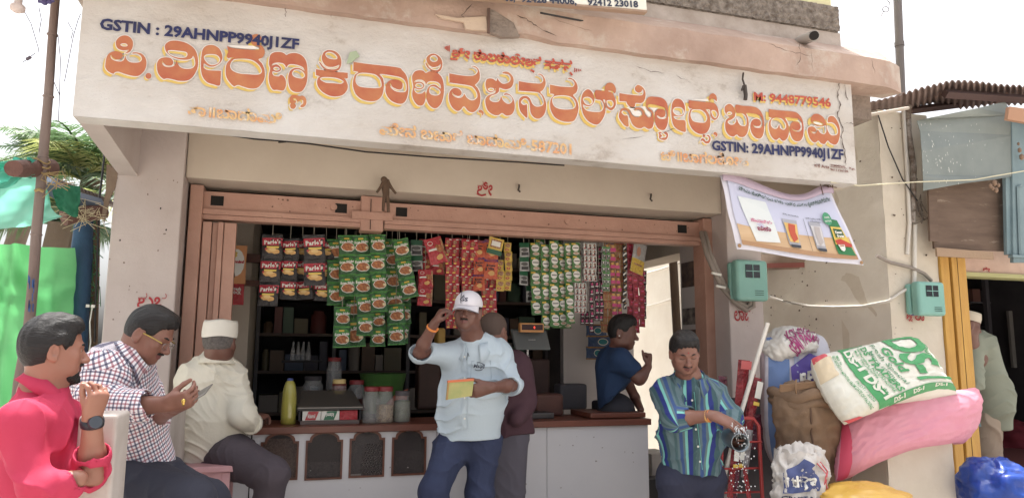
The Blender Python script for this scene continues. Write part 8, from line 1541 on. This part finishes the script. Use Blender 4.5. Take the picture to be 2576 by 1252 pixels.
    L = Sdf(); jn = mat('blue_jeans', srgb(40, 50, 84), .85, col2=srgb(56, 68, 104), scale=5, amt=.5, bump=.3, bscale=120); L.cap(D(1137, 1118, 4.06), D(1223, 1118, 4.08), .088, .086, .05); L.cap(D(1137, 1125, 4.05), D(1090, 1235, 3.92), .090, .074, .05); L.cap(D(1090, 1235, 3.92), Vector((D(1150, 1400, 4.0).x, D(1150, 1400, 4.0).y, .1)), .08, .06, .03); L.cap(D(1222, 1110, 4.08), D(1205, 1240, 4.06), .090, .074, .03); L.cap(D(1205, 1240, 4.06), Vector((D(1200, 1400, 4.1).x, D(1200, 1400, 4.1).y, .1)), .082, .06, .03)
    L.fold = fold_fn(.008, 14, 6.6, (.4, .1, .8)); lo, hi = bounds([D(1135, 1100, 4.06), D(1225, 1100, 4.08), D(1085, 1235, 3.9), Vector((D(1150, 1400, 4.0).x, D(1150, 1400, 4.0).y, .1)), Vector((D(1200, 1400, 4.1).x, D(1200, 1400, 4.1).y, .1))], .14); sdf_obj('jeans', L, jn, root, lo, hi, .006)
    for k in (0, 1): b = MB(); q = Vector((D((1150, 1200)[k], 1400, 4.0).x, D((1150, 1200)[k], 1400, 4.0).y, .0)); b.ball(q + Vector((0, -.06, .04)), .06, 0, 10, (.8, 1.9, .8)); b.build('shoe', mkg('dark_shoe', (50, 40, 38), .5), root)
    # booklet
    a, c2, d2, e2 = D(1122, 1005, 3.70), D(1187, 995, 3.73), D(1192, 957, 3.75), D(1126, 962, 3.72); bk = thing('booklet', 'small green and orange booklet held in front of the pale blue shirt', 'booklet', a)
    b = MB(); b.hexa([a, c2, d2, e2], (0, .012, .0)); b.build('cover', mkg('booklet_green', (140, 160, 80), .45, col2=srgb(196, 176, 96), scale=9, amt=.4), bk)
    b = MB(); b.hexa([e2 + Vector((0, -.003, .0)), d2 + Vector((0, -.003, 0)), d2 + Vector((0, -.003, .012)), e2 + Vector((0, -.003, .012))], (0, .016, 0)); b.build('orange_edge', mkg('booklet_orange', (222, 110, 50), .5), bk)
    b = MB(); b.hexa([a.lerp(c2, .0) + Vector((0, -.0015, 0)), a.lerp(c2, .07) + Vector((0, -.0015, 0)), e2.lerp(d2, .07) + Vector((0, -.0015, 0)), e2 + Vector((0, -.0015, 0))], (0, .001, 0)); b.build('spine', mkg('booklet_spine', (176, 130, 60), .5), bk)
# ----------------------------------------------------------------- man half hidden behind him
def man_behind():
    R = frame(facing(1243, 150), 12, 0); c = D(1240, 838, 4.35); s = 1.0
    root = person('bald man in a dark plum shirt half hidden behind the man in the white cap', D(1280, 1250, 4.4)); B = Sdf(); W_ = head_sdf(B, c, R, s); nb_ = D(1252, 890, 4.35); B.cap(W_(0, -.02, -.04), nb_, .058, .062, .03); ch = D(1268, 950, 4.38); B.cap(nb_, ch, .06, .1, .05)
    lo, hi = bounds([W_(0, 0, .1), W_(0, .12, -.1), W_(.1, -.1, 0), W_(-.1, -.1, 0), ch], .1); sdf_obj('body', B, sk_b, root, lo, hi, .006); H = hair_sdf(c, R, s, W_, .001, .075, -.062, 2, .001); lo, hi = bounds([W_(0, 0, .03)], .15); sdf_obj('hair', H, mat('stubble', srgb(96, 76, 66), .8), root, lo, hi, .005)
    T = Sdf(); fl = facing(1280, 0); T.cap(D(1272, 950, 4.42), D(1275, 1075, 4.42), .165, .165, .05, .66, fl); T.cap(D(1235, 915, 4.42), D(1300, 915, 4.42), .075, .072, .06); T.cap(D(1303, 925, 4.42), D(1322, 1010, 4.40), .07, .062, .04); T.cap(D(1322, 1010, 4.40), D(1300, 1050, 4.3), .06, .05, .03); T.plane(D(1275, 1090, 4.4), (0, 0, -1), .01); T.fold = fold_fn(.008, 13, 3.3); lo, hi = bounds([D(1272, 950, 4.4), D(1275, 1080, 4.4), D(1322, 1010, 4.4), D(1235, 915, 4.4)], .17); sdf_obj('shirt', T, mat('plum_shirt', srgb(82, 50, 62), .85, bump=.2), root, lo, hi, .007)
    L = Sdf(); L.cap(D(1255, 1090, 4.42), D(1258, 1260, 4.42), .10, .08, .04); L.cap(D(1292, 1090, 4.42), D(1288, 1260, 4.42), .095, .075, .04); L.cap(D(1258, 1260, 4.42), Vector((D(1258, 1260, 4.42).x, D(1258, 1260, 4.42).y, .02)), .08, .06); L.cap(D(1288, 1260, 4.42), Vector((D(1288, 1260, 4.42).x, D(1288, 1260, 4.42).y, .02)), .075, .06); L.fold = fold_fn(.006, 10, 3.9); lo, hi = bounds([D(1255, 1090, 4.42), Vector((D(1288, 1260, 4.42).x, D(1288, 1260, 4.42).y, .0))], .14); sdf_obj('trousers', L, mat('slate_trousers', srgb(96, 92, 106), .85, bump=.2), root, lo, hi, .008)
# ----------------------------------------------------------------- man in dark blue inside
def man_blue():
    R = frame(facing(1563, 80), 8, 0); c = D(1566, 838, 5.25); s = 1.02
    root = person('man in a dark blue t-shirt inside the shop facing right with a raised fist', D(1555, 1040, 5.3)); B = Sdf(); W_ = head_sdf(B, c, R, s); nb_ = D(1553, 885, 5.28); B.cap(W_(0, -.02, -.05), nb_, .058, .062, .03); ch = D(1545, 930, 5.3); B.cap(nb_, ch, .06, .09, .04); sh, el, wr = D(1562, 905, 5.15), D(1608, 952, 5.10), D(1630, 922, 5.12); B.cap(ch, sh, .05, .045, .03); arm(B, sh, el, wr, (.05, .045, .042, .028)); hand_sdf(B, wr, (D(1633, 905, 5.12) - wr), Vector((-.3, .2, .2)), 1.0, (80, 85, 85, 80), 1, (20, 60), side=1)
    B.cap(D(1565, 930, 5.4), D(1598, 1000, 5.45), .04, .035, .02); B.cap(D(1598, 1000, 5.45), D(1612, 1030, 5.3), .034, .025, .02)
    lo, hi = bounds([W_(0, 0, .12), W_(0, .12, -.1), W_(0, -.12, 0), ch, el, D(1640, 900, 5.1), D(1612, 1030, 5.3), D(1598, 1000, 5.45)], .09); sdf_obj('body', B, sk_c, root, lo, hi, .006); H = hair_sdf(c, R, s, W_, .008, .064, -.055, 2, .004, quiff=.006); lo, hi = bounds([W_(0, 0, .03)], .15); sdf_obj('hair', H, hair_m, root, lo, hi, .005)
    b = MB(); b.ball(W_(.084, -.004, -.02), .007, 0, 6); b.build('earring', white, root)
    T = Sdf(); fl = facing(1550, 90); T.cap(D(1545, 925, 5.3), D(1550, 1030, 5.32), .155, .150, .05, .9, fl); T.cap(D(1530, 900, 5.42), D(1560, 902, 5.16), .08, .075, .06); T.cap(sh, D(1590, 930, 5.12), .078, .068, .04); T.cap(nb_ + Vector((0, 0, -.06)), nb_, .085, .066, .04); T.plane(D(1597, 942, 5.1), (el - sh), .004); T.plane(D(1550, 1040, 5.3), (0, 0, -1), .01); T.fold = fold_fn(.006, 12, 8.3); lo, hi = bounds([D(1545, 925, 5.3), D(1550, 1040, 5.3), D(1597, 942, 5.1), D(1530, 900, 5.4), nb_], .17); sdf_obj('shirt', T, mat('navy_tshirt', srgb(30, 62, 104), .85, bump=.2), root, lo, hi, .007)
    L = Sdf(); p = D(1550, 1035, 5.32); L.cap(p, Vector((p.x, p.y, .8)), .14, .13); L.cap(Vector((p.x, p.y, .8)), Vector((p.x, p.y, .12)), .12, .08); lo, hi = bounds([p, Vector((p.x, p.y, .1))], .16); sdf_obj('trousers', L, mkg('dark_trousers', (50, 50, 60), .85), root, lo, hi, .01)
# ----------------------------------------------------------------- man in the striped shirt rinsing a pot
def man_stripe():
    R = frame(facing(1722, 14), 24, 3); c = D(1722, 888, 3.94); s = .94
    root = person('man in a blue green striped shirt rinsing a metal pot by the right pillar', D(1735, 1250, 3.9)); B = Sdf(); W_ = head_sdf(B, c, R, s); nb_ = D(1733, 948, 4.0); B.cap(W_(0, -.02, -.05), nb_, .056, .062, .03); ch = D(1735, 1010, 4.02); B.cap(nb_, ch, .06, .1, .04)
    shR, elR, wrR = D(1672, 985, 3.98), D(1700, 1052, 3.78), D(1795, 1045, 3.66); shL, elL, wrL = D(1795, 985, 4.08), D(1838, 1050, 3.95), D(1833, 1090, 3.72)
    B.cap(ch, shR, .05, .045, .03); arm(B, shR, elR, wrR, (.045, .042, .038, .026)); B.cap(ch, shL, .05, .045, .03); arm(B, shL, elL, wrL, (.045, .04, .036, .026))
    d = (D(1850, 1068, 3.62) - wrR).normalized(); n_ = Vector((0, .6, -.8)); hand_sdf(B, wrR, d, n_, .98, (10, 12, 14, 18), 2, (22, 30), side=1 if d.cross(n_).z > 0 else -1); d = (D(1848, 1122, 3.62) - wrL).normalized(); n_ = Vector((.7, .1, .3)); hand_sdf(B, wrL, d, n_, .95, (34, 38, 40, 44), 5, (40, 30), side=1)
    lo, hi = bounds([W_(0, 0, .12), W_(0, .12, -.1), W_(.1, -.1, 0), W_(-.1, 0, 0), ch, elR, D(1865, 1078, 3.6), elL, D(1860, 1130, 3.6), shL, shR], .08); sdf_obj('body', B, [sk_b, lip], root, lo, hi, .0044, paint=lips_paint(c, R, s))
    H = hair_sdf(c, R, s, W_, .007, .066, -.03, 7, .003, quiff=.006); lo, hi = bounds([W_(0, 0, .03)], .15); sdf_obj('hair', H, hair_m, root, lo, hi, .0036); eyes(root, W_, s, closed=True); brow_tache(root, W_, s, c, R, True, h=.003)
    b = MB(); b.ball(W_(0, .090, .042), .004, 0, 6); b.build('forehead_mark', dred_paint, root)
    g0 = srgb(98, 126, 134); cols = [(.0, .09, srgb(116, 206, 196), 1), (.10, .26, srgb(36, 52, 140), 1), (.26, .40, srgb(58, 96, 104), 1), (.62, .72, srgb(70, 106, 112), 1), (.80, .92, srgb(56, 90, 150), 1)]
    st_ = stripes('striped_cloth', cols, 0, .158, g0, .75); fl = facing(1735, 0); tm = ('torso', np.array(D(1738, 1200, 4.02), F32), np.array((0, 0, 1.), F32), .17); T = Sdf()
    T.cap(D(1736, 1010, 4.03), D(1738, 1090, 4.0), .158, .156, .06, .66, fl, meta=tm); T.cap(D(1738, 1090, 4.0), D(1740, 1180, 4.0), .156, .162, .06, .66, fl, meta=tm); T.cap(D(1678, 985, 4.02), D(1790, 985, 4.08), .066, .066, .06, meta=tm); T.cap(nb_ + Vector((0, 0, -.05)), nb_ + Vector((0, 0, -.01)), .082, .066, .05, meta=tm)
    T.cap(D(1676, 990, 4.0), elR, .074, .068, .04); T.cap(elR, D(1728, 1050, 3.76), .068, .060, .02); T.cap(D(1795, 990, 4.08), elL, .072, .062, .04); T.cap(elL, D(1838, 1072, 3.86), .06, .055, .02)
    T.cap(D(1724, 1050, 3.76), D(1790, 1046, 3.66), .046, .06, .004, op='s'); T.cap(nb_, nb_ + Vector((0, -.02, .1)), .056, .068, .006, op='s'); T.cap(nb_ + Vector((.01, -.10, -.03)), nb_ + Vector((.01, -.14, -.10)), .03, .008, .01, op='s'); T.plane(D(1738, 1190, 4.0), (-.03, 0, -1), .006)
    T.fold = fold_fn(.0100, 13, 4.9, (.3, .1, .8), .3); lo, hi = bounds([D(1736, 1010, 4.0), D(1740, 1190, 4.0), elR, elL, D(1678, 985, 4.0), D(1795, 985, 4.08), nb_], .18); sdf_obj('shirt', T, st_, root, lo, hi, .005, uvmap=True)
    co_ = collar(root, D(1734, 958, 4.0), frame(facing(1735, 8), 12, 0), st_, (.072, .080), .028, .045, 30, .05); uvcollar(co_)
    def onT(u, v, e=.002): p0 = D(u, v, 3.5); dr = (D(u, v, 4.2) - p0); return march(T, p0, dr, 1.0) - dr.normalized() * e
    for v in (1006, 1079, 1122, 1160): b = MB(); q = onT(1741 + (v - 1006) * .13, v); b.lathe(q, [(.006, 0), (.0055, .003)], 10, axis=(-.3, -.9, 0)); b.build('button', white, root)
    b = MB(); b.tube([onT(1746 + i * 1.6, 985 + i * 15, .003) for i in range(14)], .0018, 4); b.build('placket', st_, root)
    for k, f_ in enumerate((.10, .16)): b = MB(); q = Vector(wrR).lerp(elR, f_); ax = (Vector(elR) - wrR).normalized(); b.lathe(q, [(.029, -.006), (.0325, 0), (.029, .006)], 18, axis=ax, cap=False); b.build('bangle', mkg('orange_thread', (246, 140, 30), .7) if k == 0 else mkg('gold_bangle', (226, 170, 80), .35), root)
    L = Sdf(); nv = mat('navy_jeans', srgb(58, 62, 88), .85, bump=.25, bscale=90, col2=srgb(48, 52, 76), scale=5); L.cap(D(1700, 1200, 4.02), D(1775, 1200, 4.04), .105, .105, .05); a1, a2 = D(1700, 1260, 4.02), D(1775, 1260, 4.04); L.cap(D(1700, 1200, 4.02), a1, .10, .09, .04); L.cap(D(1775, 1200, 4.04), a2, .10, .09, .04); L.cap(a1, Vector((a1.x, a1.y, .08)), .09, .06, .03); L.cap(a2, Vector((a2.x, a2.y, .08)), .09, .06, .03); L.fold = fold_fn(.006, 12, 2.6); lo, hi = bounds([D(1700, 1190, 4.02), D(1775, 1190, 4.04), Vector((a1.x, a1.y, .05)), Vector((a2.x, a2.y, .05))], .13); sdf_obj('trousers', L, nv, root, lo, hi, .0065)
    # pot and splashing water
    a, e = D(1832, 1096, 3.72), D(1861, 1112, 3.55); ax = (e - a).normalized(); b = MB(); L_ = (e - a).length; b.lathe(a, [(.0, 0), (.040, .004), (.046, .03), (.046, L_ * .7), (.036, L_ * .82), (.040, L_), (.046, L_ + .01), (.042, L_ + .01), (.034, L_ * .82), (.040, L_ * .6), (.040, .04), (.0, .03)], 28, axis=ax, cap=False); pt = b.build('metal_pot', mkg('worn_steel', (140, 150, 156), .28, metal=.85, bump=.1), org=a); tag(pt, 'small shiny metal pot held sideways under splashing water', 'pot')
    wt = mat('water', (.9, .93, .95), .05, spec=1, alpha=.55); b = MB(); rr = random.Random(9)
    for k in range(120):
        t = rr.random(); q = D(1866 + rr.gauss(0, 9 + 10 * t), 1076 + 170 * t ** 1.2 + rr.gauss(0, 5), 3.58 + rr.uniform(-.06, .08)); b.ball(q, rr.uniform(.0014, .0038), 0, 6, (1, 1, rr.uniform(1, 2)))
    for k in range(16): q = D(1858 + rr.uniform(-16, 16), 1078 + rr.uniform(-6, 12), 3.6); e = q + Vector((rr.uniform(-.03, .06), rr.uniform(-.02, .02), rr.uniform(-.06, .04))); b.tube([q, q.lerp(e, .5) + Vector((0, 0, .008)), e], [.0012, .0028, .0006], 5)
    o = tag(b.build('splashing_water', wt, org=D(1860, 1100, 3.6)), 'splashing water drops falling from the metal pot', 'water', kind='stuff')
# ----------------------------------------------------------------- old man in the next shop
def man_far():
    R = frame(facing(2420, 120), 14, 0); c = D(2432, 818, 5.9); s = 1.0
    root = person('old man in a loose grey green shirt and pale cap bending inside the next shop', D(2475, 1060, 6.0)); B = Sdf(); W_ = head_sdf(B, c, R, s); ch = D(2455, 900, 5.95); B.cap(W_(0, -.02, -.04), ch, .06, .09, .04); arm(B, D(2440, 900, 5.9), D(2446, 975, 5.8), D(2425, 960, 5.7), (.045, .04, .036, .026)); lo, hi = bounds([W_(0, 0, .1), W_(.1, .1, -.1), W_(-.1, -.1, 0), ch, D(2446, 975, 5.8), D(2425, 960, 5.65)], .1); sdf_obj('body', B, sk_c, root, lo, hi, .008)
    V = []; n = 24
    for j, (r_, z) in enumerate(((1, .035), (1.02, .07), (.95, .11), (.6, .115), (0, .105))):
        for i in range(n): a = 2 * math.pi * i / n; V.append(W_(.087 * r_ * math.sin(a), -.012 + .108 * r_ * math.cos(a), z))
    part('side_cap', mkg('cap_cream', (220, 206, 184), .8), root, V, [(j * n + i, j * n + (i + 1) % n, (j + 1) * n + (i + 1) % n, (j + 1) * n + i) for j in range(4) for i in range(n)], smooth=True)
    T = Sdf(); fl = facing(2470, 0); T.cap(D(2462, 880, 6.0), D(2490, 1000, 6.0), .15, .16, .06, .8, fl); T.cap(D(2490, 1000, 6.0), D(2496, 1070, 6.0), .16, .15, .06, .6, fl); T.cap(D(2445, 862, 5.95), D(2475, 870, 6.05), .09, .09, .06); T.cap(D(2448, 885, 5.92), D(2452, 960, 5.82), .085, .07, .04); T.plane(D(2496, 1082, 6), (.1, 0, -1), .01); T.fold = fold_fn(.014, 9, 2.1, (.1, .1, .3)); lo, hi = bounds([D(2462, 860, 6), D(2496, 1080, 6), D(2452, 965, 5.8)], .19); sdf_obj('shirt', T, mat('sage_shirt', srgb(148, 154, 136), .85, bump=.2), root, lo, hi, .008)
    L = Sdf(); L.cap(D(2478, 1060, 6.02), D(2478, 1150, 6.02), .13, .12); L.cap(D(2478, 1150, 6.02), Vector((D(2478, 1150, 6.02).x, 0, 0)) + Vector((0, D(2478, 1150, 6.02).y, .46)), .11, .09); L.fold = fold_fn(.015, 9, 5.5, (1, .2, .1)); lo, hi = bounds([D(2478, 1050, 6.02), D(2478, 1200, 6.0)], .2); sdf_obj('dhoti', L, mat('tan_dhoti', srgb(176, 156, 136), .85, bump=.2), root, lo, hi, .009)
for f in (man_pink, man_check, man_seated, man_cap, man_behind, man_blue, man_stripe, man_far): f()
